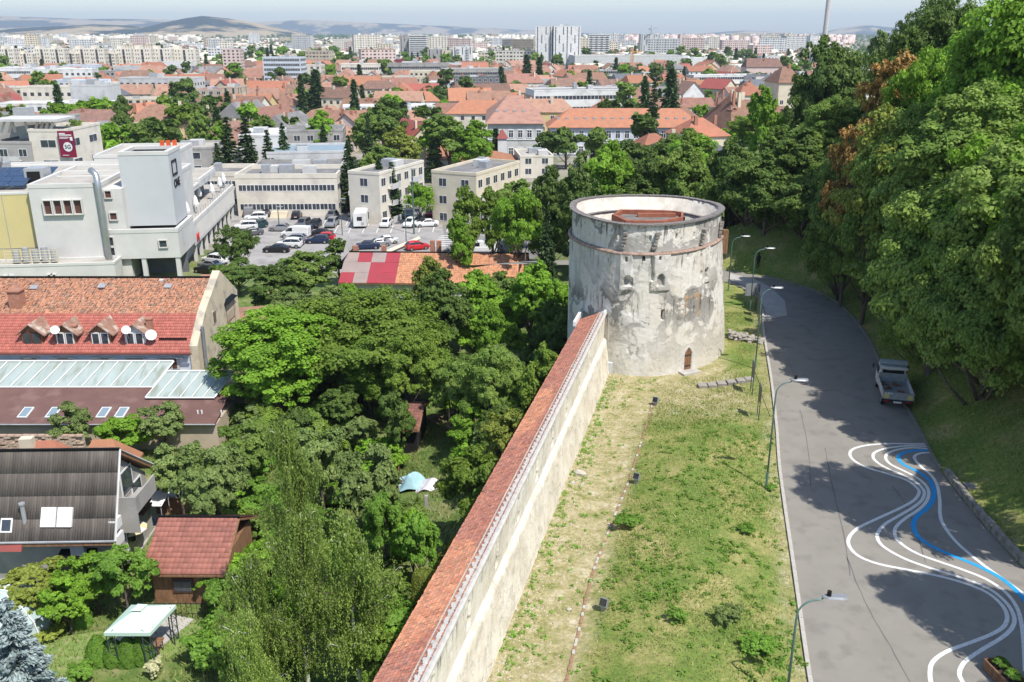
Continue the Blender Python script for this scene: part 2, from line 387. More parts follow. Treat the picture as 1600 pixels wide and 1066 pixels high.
paint_line([(1456,698),(1420,697),(1390,700),(1369,706),(1364,714),(1371,723),(1388,733),(1410,742),(1430,753),(1443,766),(1442,779),(1430,791),(1405,806),(1382,820),(1371,835),(1375,849),(1392,862),(1420,876),(1460,890),(1505,904),(1545,920),(1572,942),(1584,963),(1582,980),(1566,996),(1535,1015),(1508,1034),(1499,1052),(1505,1068),(1520,1100)],0.19, white, Lz)
paint_line([(1457,702),(1425,700),(1402,703),(1387,709),(1384,717),(1392,726),(1410,735),(1430,745),(1445,757),(1451,769),(1448,783),(1435,797),(1415,810),(1400,824),(1399,838),(1411,852),(1435,866),(1465,877),(1500,889),(1540,905),(1570,925),(1588,948),(1596,975),(1600,1010),(1602,1050)],0.19, white, Lz)
paint_line([(1458,705),(1435,704),(1415,707),(1405,712),(1405,720),(1415,728),(1435,738),(1451,750),(1458,763),(1458,780),(1448,795),(1434,806),(1427,820),(1432,835),(1446,848),(1470,861),(1500,873),(1535,888),(1570,908),(1600,937),(1625,975)],0.26, blue, Lz + 0.004)
paint_line([(1460,708),(1442,708),(1430,712),(1430,719),(1440,730),(1455,743),(1464,758),(1468,780),(1469,805),(1475,822),(1495,848),(1530,878),(1570,907),(1605,932),(1640,960)],0.19, white, Lz)
# ------------------------------------------------------------------ fortress wall
WD = Vector((0.2448,1,0)).normalized(); WN = Vector((-WD.y, WD.x, 0))      # along, and to the garden side
W0 = Vector((wall_x(10),10,0)); WL = (Vector((wall_x(68.3),68.3,0)) - W0).length
def wp(s, o, z): return W0 + WD * s + WN * o + Vector((0,0, z))
def plaster(name, base, grey, warm, scale, zlo=None, zhi=None, dense=(0.5,0.62)):
	m = bpy.data.materials.new(name); m.use_nodes = True; N = m.node_tree.nodes; L = m.node_tree.links
	b = N['Principled BSDF']; b.inputs['Roughness'].default_value = 0.92; b.inputs['Specular IOR Level'].default_value = 0.15
	tc = N.new('ShaderNodeTexCoord'); P_ = tc.outputs['Object']
	def noise(s, d=6, r=0.62, src=None, dist=0.0):
		n = N.new('ShaderNodeTexNoise'); n.inputs['Scale'].default_value = s; n.inputs['Detail'].default_value = d; n.inputs['Roughness'].default_value = r; n.inputs['Distortion'].default_value = dist
		L.new(src or P_, n.inputs[0]); return n.outputs[0]
	def ramp(x, lo, hi, a=0.0, c=1.0):
		r = N.new('ShaderNodeMapRange'); r.clamp = True; r.interpolation_type = 'SMOOTHSTEP'
		for i, vv in ((1, lo),(2, hi),(3, a),(4, c)): r.inputs[i].default_value = vv
		L.new(x, r.inputs[0]); return r.outputs[0]
	def mul(x, y):
		q = N.new('ShaderNodeMath'); q.operation = 'MULTIPLY'; L.new(x, q.inputs[0])
		(L.new(y, q.inputs[1]) if not isinstance(y, float) else setattr(q.inputs[1], 'default_value', y)); return q.outputs[0]
	def mx(f, x, c):
		q = N.new('ShaderNodeMix'); q.data_type = 'RGBA'; L.new(f, q.inputs[0])
		(L.new(x, q.inputs[6]) if not isinstance(x, tuple) else setattr(q.inputs[6], 'default_value', x)); q.inputs[7].default_value = tuple(c) + (1,); return q.outputs[2]
	a = N.new('ShaderNodeAttribute'); a.attribute_name = 'tint'; sp = N.new('ShaderNodeSeparateColor'); L.new(a.outputs[0], sp.inputs[0])
	col = mx(ramp(noise(scale * 0.6,5),0.4,0.62), tuple(base) + (1,), warm)
	big = ramp(noise(scale, 9,0.66, dist=0.6), *dense)
	col = mx(mul(big, sp.outputs[0]), col, grey)
	# dark run-off streaks
	mp = N.new('ShaderNodeMapping'); mp.inputs['Scale'].default_value = (2.2,2.2,0.22); L.new(P_, mp.inputs[0])
	st = ramp(noise(1.2,7,0.7, mp.outputs[0]),0.52,0.66)
	col = mx(mul(st, sp.outputs[1]), col, (grey[0] * 0.42, grey[1] * 0.42, grey[2] * 0.42))
	pt = ramp(noise(scale * 2.6,8,0.7, dist=1.2),0.57,0.61); col = mx(mul(pt, mul(sp.outputs[0],0.8)), col, (grey[0] * 0.62, grey[1] * 0.58, grey[2] * 0.5))
	# rust
	ru = ramp(noise(2.6,5),0.42,0.58); col = mx(mul(ru, sp.outputs[2]), col, (0.36,0.24,0.14))
	L.new(col, b.inputs['Base Color'])
	bp = N.new('ShaderNodeBump'); bp.inputs['Distance'].default_value = 0.05; bp.inputs['Strength'].default_value = 0.85
	ad = N.new('ShaderNodeMath'); ad.operation = 'ADD'; L.new(noise(3.5,9,0.7), ad.inputs[0]); L.new(mul(big, -0.35), ad.inputs[1]); L.new(ad.outputs[0], bp.inputs['Height']); L.new(bp.outputs[0], b.inputs['Normal'])
	return m
wall_up = plaster('wall_plaster', (0.72,0.68,0.60),(0.42,0.40,0.35),(0.64,0.58,0.48),0.5)
wall_low = plaster('wall_rough_plaster', (0.68,0.63,0.54),(0.46,0.42,0.35),(0.60,0.54,0.44),1.2)
dark = mat('dark_opening', (0.012,0.011,0.010), rough=1)  # near-black colour stands in for the unlit depth of loopholes and slits
fw = empty('fortress_wall', tuple(W0)); tag(fw, 'long fortress wall with pale plaster face, loopholes and narrow clay tiled roof running to the tower', 'wall')
def rel(p): return p - W0
# upper face as a relief with recessed loopholes
ns, nz = int(WL / 0.10),26
s_ = np.linspace(0, WL, ns); z_ = np.linspace(2.75,4.82, nz); S, Z = np.meshgrid(s_, z_)
off = 0.60 - 0.03 * (Z - 2.75) + 0.02 * noise2(S, Z, 0.7,9) + 0.012 * noise2(S, Z * 2,0.25,2)
loops = []
for x, y in [(673,1092),(730,990),(775,897),(808,826),(837,760),(862,702),(884,652),(904,607),(921,568)]:
	v = (y - 533) / FPX; p = None
	for t in range(400):      # walk down the sight line until it meets the wall face
		Y = 12 + t * 0.15; q = atY(x, y, Y)
		if (q - W0).dot(WN) > 0.58: p = q; break
	if p is not None: loops.append(((p - W0).dot(WD), p.z))
lsm = np.zeros_like(S, bool)
for ls, lz in [(l[0],3.75) for l in loops]:
	a = np.abs(S - ls); hz = Z - lz
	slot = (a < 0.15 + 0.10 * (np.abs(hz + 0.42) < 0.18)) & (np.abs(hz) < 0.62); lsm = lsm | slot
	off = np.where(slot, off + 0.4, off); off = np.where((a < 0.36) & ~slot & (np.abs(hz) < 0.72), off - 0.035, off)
P3 = np.array(W0)[None, None] * 0 + S[..., None] * np.array(WD) + off[..., None] * np.array(WN) + Z[..., None] * np.array([0,0,1.0])
idx = np.arange(ns * nz).reshape(nz, ns); F = np.stack([idx[:-1, :-1], idx[:-1,1:], idx[1:, 1:], idx[1:, :-1]],-1).reshape(-1,4)
tc_ = np.stack([(0.35 + 0.9 * sstep(4.1,4.8, Z)).ravel(),(0.15 + 0.9 * sstep(3.6,4.6, Z)).ravel(), np.zeros(S.size)],1)
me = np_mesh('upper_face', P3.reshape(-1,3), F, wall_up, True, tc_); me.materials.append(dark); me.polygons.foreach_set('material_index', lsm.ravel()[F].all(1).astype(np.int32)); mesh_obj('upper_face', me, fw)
# battered lower face
nz = 26; z_ = np.concatenate([np.linspace(-0.3,2.62, nz - 3),[2.72,2.76,2.78]]); S, Z = np.meshgrid(s_, z_)
off = 0.0 + 0.34 * np.clip(Z, -0.3,2.62) / 2.62 + 0.035 * noise2(S, Z, 0.5,12) + 0.02 * noise2(S * 2, Z * 2,0.3,13)
off[-3] = 0.42; off[-2] = 0.5; off[-1] = 0.66
P3 = S[..., None] * np.array(WD) + off[..., None] * np.array(WN) + Z[..., None] * np.array([0,0,1.0])
idx = np.arange(ns * nz).reshape(nz, ns); F = np.stack([idx[:-1, :-1], idx[:-1,1:], idx[1:, 1:], idx[1:, :-1]],-1).reshape(-1,4)
tc_ = np.stack([np.full(S.size, 0.55),(0.25 * sstep(1.5,2.6, Z)).ravel(), np.zeros(S.size)],1)
mesh_obj('lower_face', np_mesh('lower_face', P3.reshape(-1,3), F, wall_low, True, tc_), fw)
mb = MB()
for (s0, s1) in ((0, WL),):
	ring = lambda s: [rel(wp(s, 1.05,-9)), rel(wp(s, 1.05,4.72)), rel(wp(s, 2.35,4.15)), rel(wp(s, 2.35,-9))]
	mb.sweep([ring(s0), ring(s1)])
	ring = lambda s: [rel(wp(s, 0.62,4.80)), rel(wp(s, 1.1,4.80)), rel(wp(s, 1.1,4.7)), rel(wp(s, 0.62,4.7))]
	mb.sweep([ring(s0), ring(s1)])
mb.build('core', mat('garden_face_plaster', (0.5,0.46,0.38),(0.33,0.31,0.27),0.8,0.95,0.5,6), fw)
# mortar verge
mortar = mat('mortar', (0.40,0.38,0.35),(0.52,0.50,0.46),3,0.95,0.6,25)
mb = MB(); k = int(WL / 0.16); r = random.Random(3); prev = None
for i in range(k):
	s0 = i * WL / k; wi = 0.20 + 0.09 * ((i % 3) / 2) + r.uniform(-.03,.05)
	ring = lambda s: [rel(wp(s, 0.42,4.80)), rel(wp(s, 0.42,4.90)), rel(wp(s, 0.50,4.98)), rel(wp(s, 0.62 + wi, 5.0 - 0.28 * wi)), rel(wp(s, 0.62 + wi, 4.80))]
	mb.sweep([ring(s0), ring(s0 + WL / k)])
mb.build('mortar_verge', mortar, fw)
# clay tiles: each course real, joined into one part (far smaller than ten pixels)
def tile_field(o, u, v, nu, nv, wid, lng, thick, r, arch=0.0, jit=0.01, n_up=None, cols=((1,1,1),), sag=0.0, patch=None):
	"""rows of overlapping tiles on a slope. o lower-left corner, u unit along the eave, v unit up the slope. returns verts, faces, tint"""
	o = np.array(o, float); u = np.array(u, float); v = np.array(v, float); n = np.cross(u, v); n /= np.linalg.norm(n)
	i, j = np.meshgrid(np.arange(nu), np.arange(nv)); i = i.ravel(); j = j.ravel(); N_ = len(i)
	a = (i + 0.0) * wid + r.normal(0, jit, N_); b = j * lng + r.normal(0, jit, N_)
	lift = thick + np.abs(r.normal(0, jit * 0.8, N_)); tilt = r.normal(0, jit * 0.5, N_)
	def P(da, db, h): return o + (a + da)[:, None] * u + (b + db)[:, None] * v + np.asarray(h)[:, None] * n
	ov = lng * 0.12
	V = np.stack([P(0.0,0,0 * a - 0.01), P(wid * .5,0,0 * a - 0.01), P(wid * .99,0,0 * a - 0.01),
                  P(0,0, lift), P(wid * .5,0, lift + arch + tilt), P(wid * .99,0, lift + tilt),
                  P(0, lng + ov, 0 * a + .005), P(wid * .5, lng + ov, 0 * a + arch * .8 + .005), P(wid * .99, lng + ov, 0 * a + .005)],1)
	base = (np.arange(N_) * 9)[:, None]
	Fq = np.concatenate([base + np.array([[0,1,4,3]]), base + np.array([[1,2,5,4]]), base + np.array([[3,4,7,6]]), base + np.array([[4,5,8,7]])],0)
	cc = np.array(cols)[r.integers(0, len(cols), N_)] * r.uniform(0.84,1.14,(N_, 1))
	if patch is not None: cc = patch(a, b, cc)
	return V.reshape(-1,3), Fq, np.repeat(cc, 9,0)
def tiles_obj(name, fields, m, parent):
	v = []; f = []; c = []; n = 0
	for V, F_, C_ in fields: v.append(V); f.append(F_ + n); c.append(C_); n += len(V)
	return mesh_obj(name, np_mesh(name, np.concatenate(v), np.concatenate(f), m, False, np.concatenate(c)), parent, kind='stuff')
clay = mat('clay_tile', (0.31,0.135,0.10),(0.39,0.18,0.13),1.3,0.85,0.3,30, tint=True, c3=(0.30,0.16,0.12), s3=5)
lo = rel(wp(0,2.62,4.13)); hi = rel(wp(0,0.64,5.0)); vv = (hi - lo); wlen = vv.length; vv.normalize()
def wpatch(a, b, cc):
	k = (np.abs(noise2(a, b * 3,5,21)) > 0.30)[:, None]; return cc * np.where(k, np.array([[1.28,1.35,1.15]]),1.0)
nrow = 11; lng = wlen / nrow
V_, F_, C_ = tile_field(lo, WD, vv, int(WL / 0.18), nrow, 0.18, lng, 0.022, np.random.default_rng(5),0.018,0.012, cols=((1,1,1),(1.1,1.05,1),(0.82,0.85,0.9),(1.05,0.95,0.9)), patch=wpatch)
nrm = np.cross(np.array(WD), np.array(vv))
tiles_obj('roof_tiles', [(V_, F_, C_)], clay, fw)

# ------------------------------------------------------------------ round tower
TC = Vector((11.4,73.55,0)); TOPZ = 12.1
rim_px = [(892,322),(899,314),(925,309),(960,306.5),(1010,306),(1060,308),(1100,314),(1124,320),(1131.5,327),(1125,334),(1105,342),(1070,349.5),(1020,353.5),(970,352),(930,344),(902,334)]
ang = []; rad = []
for x, y in rim_px:
	p = at(x, y, TOPZ) - Vector((TC.x, TC.y, TOPZ)); ang.append(atan2(p.y, p.x)); rad.append(hypot(p.x, p.y))
od = np.argsort(ang); ang = np.array(ang)[od]; rad = np.array(rad)[od]
A2 = np.concatenate([ang - 2 * pi, ang, ang + 2 * pi]); R2 = np.concatenate([rad] * 3)
def rim_r(t):
	w_ = np.zeros_like(t, dtype=float); tot = 0
	for d in np.linspace(-0.12,0.12,7): w_ = w_ + np.interp(t + d, A2, R2)
	return w_ / 7
NT, NZT = 640,300
th = np.linspace(0,2 * pi, NT, endpoint=False); th = np.where(th > pi, th - 2 * pi, th)
zz = np.linspace(-9, TOPZ, NZT); T, Z = np.meshgrid(th, zz)
flare = np.clip(0.32 + 0.62 * np.cos(T),0.0,1) * sstep(11.5,-1, Z) + 0.035 * np.clip(0 - Z, 0,9)
Rr = rim_r(T) + flare
Rr = Rr + 0.035 * noise2(T * 7, Z, 1.3,31) * (Z < 10.2) + 0.02 * noise2(T * 14, Z * 1.6,0.7,32) + 0.015 * noise2(T * 30, Z * 4,0.5,33)
Rr = Rr - 0.18 * sstep(9.85,9.95, Z)                       # upper storey steps back above the string course
def tower_hit(x, y):
	for t in range(800):
		Y = 60 + t * 0.025; q = atY(x, y, Y); d = q - TC; a = atan2(d.y, d.x); fl = max(0., .32 + .62 * cos(a)) * float(sstep(11.5,-1, q.z))
		if hypot(d.x, d.y) < float(rim_r(np.array([a]))[0]) + fl: return a, q.z, q
	return None
tint = np.zeros((NZT, NT, 3))
g = 0.35 + 0.9 * np.exp(-((Z - 5.3) / 2.0) ** 2) + 0.8 * sstep(9.9,10.2, Z) - 0.25 * sstep(1.8,0.2, Z)
g = g * (0.75 + 0.5 * noise2(T * 5, Z, 1.6,44)); tint[..., 0] = np.clip(g, 0,1)
tint[..., 1] = np.clip(0.15 + 0.95 * sstep(10.3,11.8, Z) + 0.7 * np.exp(-((Z - 9.2) / 0.7) ** 2) + 0.75 * np.exp(-((Z - 5.6) / 1.0) ** 2),0,1)
Rm = rim_r(T)
slotm = np.zeros_like(Z, bool)
def cut(px_, py_, wpx, hpx, depth, arch=False):
	global Rr, slotm
	h = tower_hit(px_, py_)
	if h is None: return None
	a, z, q = h; sc = 1400 / (q.y * CP + (CAM_H - q.z) * SP); hw = wpx / 2 / sc; hh = hpx / 2 / sc / 0.92
	dx = (np.angle(np.exp(1j * (T - a)))) * Rm; dz = Z - z
	if arch: mk = (np.abs(dx) < hw * np.sqrt(np.clip(1 - np.clip((dz / hh),0,1) ** 2,0,1))) & (np.abs(dz) < hh)
	else: mk = (np.abs(dx) < hw) & (np.abs(dz) < hh)
	Rr = np.where(mk, Rr - depth, Rr); return a, z, q, hw, hh, mk
S_ = lambda x, y: (860 + x * 320 / 1034,290 + y * 330 / 1066)
slits = [(335,265),(504,268),(640,262),(734,250),(788,205),(293,377),(385,370),(471,368),(555,366),(695,350),(788,325),(808,352)]
for x, y in slits:
	p = S_(x, y); c = cut(p[0], p[1],3.0,6.5,0.5)
	if c: slotm |= c[5]
for x, y, wv, hv in [(567,652,4.2,14),(724,633,3.2,11)]:
	p = S_(x, y); c = cut(p[0], p[1], wv, hv, 0.7)
	if c: slotm |= c[5]
# worn arched niches with a shallow chase running up to the string course
for x, y, wv, hv, ch in [(392,480,13,15,0),(557,477,12,17,1),(785,440,7,16,1)]:
	p = S_(x, y); c = cut(p[0], p[1], wv, hv, 0.28, True)
	if c: tint[..., 0] = np.where(c[5],0.9, tint[..., 0]); tint[..., 1] = np.where(c[5],1.0, tint[..., 1])
for x, y0, y1, wv in [(516,330,480,4.6),(762,300,460,4.0)]:
	for yy in range(y0, y1,8):
		p = S_(x, yy); h = tower_hit(*p)
		if h:
			a, z, q = h; dx = np.angle(np.exp(1j * (T - a))) * Rm; mk = (np.abs(dx) < 0.11) & (np.abs(Z - z) < 0.12)
			Rr = np.where(mk & (Rr > Rm + flare - 0.2), Rr - 0.30, Rr)
# low pilasters between the niches
for x, yy, wv in [(383,400,0.45),(560,400,0.75),(790,390,0.3)]:
	h = tower_hit(*S_(x, yy)); a = h[0]; dx = np.abs(np.angle(np.exp(1j * (T - a))) * Rm)
	mk = (dx < wv) & (Z > 7.0) & (Z < 9.85); Rr = np.where(mk, Rr + 0.13, Rr)
# broken arch scars
for x, yy, rr in [(470,590,1.35),(715,600,1.1),(250,610,1.2),(395,590,0.9),(420,840,0.5)]:
	h = tower_hit(*S_(x, yy)); a, z, q = h; dx = np.angle(np.exp(1j * (T - a))) * Rm; d = np.hypot(dx, (Z - z) * 0.8)
	d = d + 0.22 * noise2(T * 12, Z * 2,0.8,50) ; mk = np.clip((rr - d) / 0.15,0,1); Rr = Rr - 0.04 * mk; tint[..., 0] = np.clip(tint[..., 0] + 0.5 * mk, 0,1)
for x, yy in [(683,600),(748,600),(705,565),(735,552)]:
	h = tower_hit(*S_(x, yy)); a, z, q = h; dx = np.abs(np.angle(np.exp(1j * (T - a))) * Rm)
	mk = (dx < 0.16) & (np.abs(Z - z) < 0.9) if yy == 600 else (dx < 0.6) & (np.abs(Z - z) < 0.13)
	tint[..., 2] = np.where(mk, 1.0, tint[..., 2]); Rr = np.where(mk, Rr + 0.02, Rr)
# door
dh = tower_hit(*S_(694,880)); da, dz_ = dh[0],0.0
dxm = np.angle(np.exp(1j * (T - da))) * Rm; DZ0 = gz(dh[2].x, dh[2].y)
dW, dHt = 0.36,1.95
dm = (np.abs(dxm) < dW) & (Z > DZ0 - 0.1) & (Z < DZ0 + 1.25 + 0.7 * np.sqrt(np.clip(1 - (np.abs(dxm) / dW),0,1)))
Rr = np.where(dm, Rr - 0.25, Rr)
fr_ = (np.abs(dxm) < dW + 0.13) & (Z < DZ0 + 1.42 + 0.75 * np.sqrt(np.clip(1 - (np.abs(dxm) / (dW + .13)),0,1))) & (Z > DZ0 - .1) & ~dm
Rr = np.where(fr_, Rr + 0.04, Rr)
X = TC.x + Rr * np.cos(T); Y = TC.y + Rr * np.sin(T)
tower = empty('fortress_tower', (TC.x, TC.y, 0)); tag(tower, 'round open-topped fortress tower with stained flaking white plaster beside the bending road', 'tower')
V = np.stack([(X - TC.x).ravel(),(Y - TC.y).ravel(), Z.ravel()],1)
idx = np.arange(NT * NZT).reshape(NZT, NT); nxt = np.roll(idx, -1,1)
F = np.stack([idx[:-1], nxt[:-1], nxt[1:], idx[1:]],-1).reshape(-1,4)
tmat = plaster('tower_plaster', (0.63,0.605,0.56),(0.24,0.228,0.208),(0.57,0.53,0.46),0.42, dense=(0.475,0.53))
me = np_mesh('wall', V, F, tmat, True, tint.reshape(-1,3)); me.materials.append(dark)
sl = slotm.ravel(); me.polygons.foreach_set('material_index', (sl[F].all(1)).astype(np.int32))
mesh_obj('wall', me, tower)
def ring_obj(name, prof, m, smooth=False, n=160, jag=0.0, seg=None):
	"""ring along the rim; prof = list of (radial offset from rim, z)"""
	t = np.linspace(0,2 * pi, n, endpoint=False); r0 = rim_r(np.where(t > pi, t - 2 * pi, t)); v = []; f = []
	r_ = random.Random(8); k = len(prof)
	for i in range(n):
		j_ = r_.uniform(-jag, jag)
		for o, z in prof: v.append(((r0[i] + o + j_) * cos(t[i]),(r0[i] + o + j_) * sin(t[i]), z))
	for i in range(n):
		a, b = i * k, ((i + 1) % n) * k
		for q in range(k): f.append((a + q, b + q, b + (q + 1) % k, a + (q + 1) % k))
	return mesh_obj(name, np_mesh(name, v, f, m, smooth), tower)
inner_p = mat('tower_inner_plaster', (0.62,0.57,0.49),(0.40,0.37,0.33),0.8,0.92,0.4,5, c3=(0.50,0.46,0.40), s3=1.4)
cope = mat('coping_grey', (0.13,0.118,0.112),(0.24,0.215,0.20),3,0.9,0.5,18)
ring_obj('parapet_inner_face', [(-0.50,12.08),(-0.75,11.0),(-1.25,10.98),(-1.26,6.8),(-0.9,6.8),(-0.2,12.08)], inner_p, n=200)
ring_obj('inner_ledge', [(-0.90,11.02),(-1.36,11.06),(-1.36,10.97),(-0.90,10.94)], cope, n=160, jag=0.015)
# coping stones as single pieces, each wider than a hand's length
nst = 150
tt = np.linspace(0,2 * pi, nst, endpoint=False)
cm = []
for s in range(3):
	r_ = random.Random(s); b_ = MB(); b_.box(-0.27,0.27,-0.137,0.137,-0.05,0.06)
	b_.v = [(x + r_.uniform(-.03,.03), y, z + r_.uniform(-.015,.015)) for x, y, z in b_.v]; cm.append(b_.mesh('coping_tile', cope))
for t in tt:
	tq = t if t <= pi else t - 2 * pi; r0 = float(rim_r(np.array([tq]))[0]); r1 = float(rim_r(np.array([tq + 0.01]))[0])
	p = Vector((r0 * cos(tq), r0 * sin(tq))); q = Vector((r1 * cos(tq + .01), r1 * sin(tq + .01))); d = q - p
	nrm = atan2(d.y, d.x) - pi / 2
	o = mesh_obj('coping_tile', random.choice(cm), tower, (p.x - 0.22 * cos(nrm), p.y - 0.22 * sin(nrm), TOPZ + 0.06 + random.uniform(-.012,.012))); o.rotation_euler = (0,0, nrm)
	o.scale = (1,1.02,1)
rust = mat('brick_band', (0.24,0.155,0.12),(0.36,0.27,0.22),2.5,0.9,0.5,12, c3=(0.2,0.15,0.12), s3=4)
ring_obj('string_course', [(0.02,9.84),(0.13,9.82),(0.16,9.88),(0.08,9.97),(-0.1,10.06),(-0.1,9.8)], rust, n=220, jag=0.012)
# inside floor and the corten steel box with its flat roof
fl = MB(); t = np.linspace(0,2 * pi, 64, endpoint=False); rr = rim_r(np.where(t > pi, t - 2 * pi, t)) - 1.1
fl.prism([(rr[i] * cos(t[i]), rr[i] * sin(t[i])) for i in range(64)],6.6,6.95); fl.build('floor', mat('tower_floor', (0.35,0.32,0.28),(0.22,0.2,0.18),1,0.9,.3,8), tower)
corten = mat('corten_steel', (0.235,0.075,0.045),(0.32,0.12,0.07),1.2,0.75,0.15,12, stretch=(1,1,.3))
bz = 11.55
pr = [at(*S_(x, y), bz) - TC for x, y in [(314,146),(384,178),(571,179),(672,160),(672,133),(625,127),(560,124),(352,120)]]
poly = [(p.x, p.y) for p in pr]
cx = sum(p[0] for p in poly) / len(poly); cyy = sum(p[1] for p in poly) / len(poly)
inn = [(cx + (p[0] - cx) * 0.92, cyy + (p[1] - cyy) * 0.86) for p in poly]
mb = MB(); n = len(poly)
mb.sweep([[(p[0], p[1],6.9) for p in poly],[(p[0], p[1], bz) for p in poly],[(p[0], p[1], bz) for p in inn],[(p[0], p[1], bz - 0.38) for p in inn]], True, False)
shed = mb.build('steel_enclosure', corten, tower)
mb = MB(); mb.prism([(cx + (p[0] - cx) * 0.925, cyy + (p[1] - cyy) * 0.87) for p in poly], bz - 0.55, bz - 0.36); mb.build('flat_roof', mat('felt_roof', (0.12,0.11,0.10),(0.2,0.18,0.16),1.5,0.9), shed)
mb = MB(); mb.box(cx - 1.2, cx + 2.0, cyy + .55, cyy + 0.95, bz - 0.36, bz - 0.05); mb.build('duct', corten, shed)
# little niches round the inner wall
for x, y in [(384,112),(594,116),(682,126),(770,145),(218,128)]:
	p = at(*S_(x, y),10.4) - TC; a = atan2(p.y, p.x); r0 = float(rim_r(np.array([a]))[0]) - 1.27
	M = Matrix.Translation((r0 * cos(a), r0 * sin(a),10.4)) @ Matrix.Rotation(a, 4, 'Z'); b_ = MB(); b_.box(-0.02,0.2,-0.16,0.16,-0.3,0.3, M); b_.build('niche', dark, tower)
# broken brackets under the upper band
brk = mat('bracket_stone', (0.20,0.18,0.16),(0.36,0.33,0.29),4,0.95,0.8,15)
for x, y in [(372,275),(537,275),(772,258),(862,215)]:
	h = tower_hit(*S_(x, y))
	if not h: continue
	a, z, q = h; r_ = random.Random(int(x)); b_ = MB()
	for k in range(5):
		M = Matrix.Translation(((hypot(q.x - TC.x, q.y - TC.y) + 0.02) * cos(a),(hypot(q.x - TC.x, q.y - TC.y) + 0.02) * sin(a), z - .6 + k * 0.27)) @ Matrix.Rotation(a, 4, 'Z') @ Matrix.Rotation(r_.uniform(-.3,.3),4, 'X')
		s = r_.uniform(.10,.2); b_.box(-0.15,0.05 + k * 0.035,-s + (k - 2) * .07, s + (k - 2) * .07,-0.11,0.11, M)
	b_.build('broken_bracket', brk, tower)
# arched plank door
wood = mat('old_wood', (0.17,0.085,0.045),(0.27,0.15,0.085),6,0.8,0.6,30, stretch=(1,1,.15))
rd = float(rim_r(np.array([da]))[0]) + max(0,.32 + .62 * cos(da)) - 0.12
door = empty('door', (rd * cos(da), rd * sin(da), DZ0), da + pi / 2); door.parent = tower
for k in range(6):
	x0 = -dW + k * dW / 3; xm = abs(x0 + dW / 6); top = 1.22 + 0.7 * sqrt(max(0,1 - xm / dW))
	b_ = MB(); b_.box(x0 + 0.006, x0 + dW / 3 - 0.006,-0.03 - (k % 2) * 0.008,0.03,0.02, top); b_.build('plank', wood, door)
for z in (.4,1.3): mb = MB(); mb.box(-dW + .03, dW - .03,-0.06,-0.04, z, z + .1); mb.build('hinge_strap', mat('iron', (0.04,0.035,0.03), rough=.6), door)
mb = MB(); M = Matrix.Translation((rd * cos(da) , rd * sin(da), DZ0)) @ Matrix.Rotation(da + pi / 2,4, 'Z'); mb.box(-0.9,0.8,-0.9,0.1,-0.2,0.12, M); mb.build('door_step', conc, tower)
# right side: drainpipe and timber cladding sliver
mb = MB(); 
for tq, ww in ((0.02,.25),): 
	r0 = float(rim_r(np.array([tq]))[0]) + .35; M = Matrix.Translation((r0 * cos(tq), r0 * sin(tq),0)) @ Matrix.Rotation(tq, 4, 'Z'); mb.box(-.3,.12,-ww, ww, 8.4,10.4, M)
mb.build('timber_shutter', wood, tower)
# junction between wall and tower: stepped end with white capping and cable trunk
jx = WL
mb = MB(); ring = lambda z, o0, o1, s0, s1: [rel(wp(s0, o0, z)), rel(wp(s1, o0, z)), rel(wp(s1, o1, z)), rel(wp(s0, o1, z))]
mb.sweep([ring(4.85,0.45,0.62, jx - 1.0, jx + .3), ring(5.12,0.45,0.62, jx - 1.0, jx + .3)]); mb.sweep([ring(4.2,2.6,2.8, jx - 2.3, jx + .3), ring(4.6,2.6,2.8, jx - 2.3, jx + .3)])
mb.build('end_capping', mat('white_sheet', (0.72,0.72,0.72), rough=0.5), fw)
mb = MB(); mb.tube([rel(wp(jx - .3,.25, z)) for z in (0.1,2.5,4.9)],0.05,6); mb.tube([rel(wp(jx - .55,.22, z)) for z in (0.1,2.5,4.9)],0.045,6)
mb.build('cable_pipe', mat('galvanised', (0.55,0.57,0.58), rough=0.4, metal=0.5), fw)
mb = MB(); M = Matrix.Translation(rel(wp(jx - .7,.0,0.35))) @ Matrix.Rotation(atan2(WD.y, WD.x),4, 'Z'); mb.box(-.3,.3,-.25,.25,-.5,.55, M); mb.build('cable_cabinet', mat('cabinet_grey', (0.5,0.52,0.52), rough=0.5), fw)
# ------------------------------------------------------------------ foliage meshes
LM = {
 'lime': leafmat('leaf_fresh', (0.135,0.240,0.027),(0.270,0.465,0.050),0.50),
 'maple': leafmat('leaf_maple', (0.115,0.203,0.038),(0.250,0.335,0.075),0.46),
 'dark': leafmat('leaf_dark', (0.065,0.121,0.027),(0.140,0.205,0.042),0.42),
 'walnut': leafmat('leaf_walnut', (0.119,0.209,0.030),(0.245,0.335,0.055),0.48),
 'grey': leafmat('leaf_greygreen', (0.120,0.180,0.048),(0.230,0.300,0.095),0.34),
 'birch': leafmat('leaf_birch', (0.160,0.240,0.045),(0.330,0.430,0.105),0.48),
 'gold': leafmat('leaf_golden', (0.230,0.160,0.045),(0.460,0.270,0.090),0.35),
 'yellow': leafmat('leaf_yellow_green', (0.160,0.205,0.032),(0.300,0.345,0.070),0.4),
 'fir': leafmat('needle_dark', (0.028,0.058,0.022),(0.075,0.125,0.042),0.12),
 'blue': leafmat('needle_blue', (0.14,0.19,0.19),(0.28,0.34,0.34),0.12),
 'weed': leafmat('leaf_weed', (0.135,0.270,0.035),(0.240,0.400,0.070),0.50,0.2),
 'blossom': leafmat('blossom_cream', (0.5,0.5,0.25),(0.7,0.68,0.45),0.4),
}
bark = mat('bark', (0.085,0.065,0.05),(0.16,0.135,0.11),4,0.95,0.8,14, stretch=(1,1,.25))
bark_w = mat('birch_bark', (0.50,0.48,0.44),(0.62,0.60,0.56),3,0.85,0.4,14, c3=(0.10,0.09,0.08), s3=5)
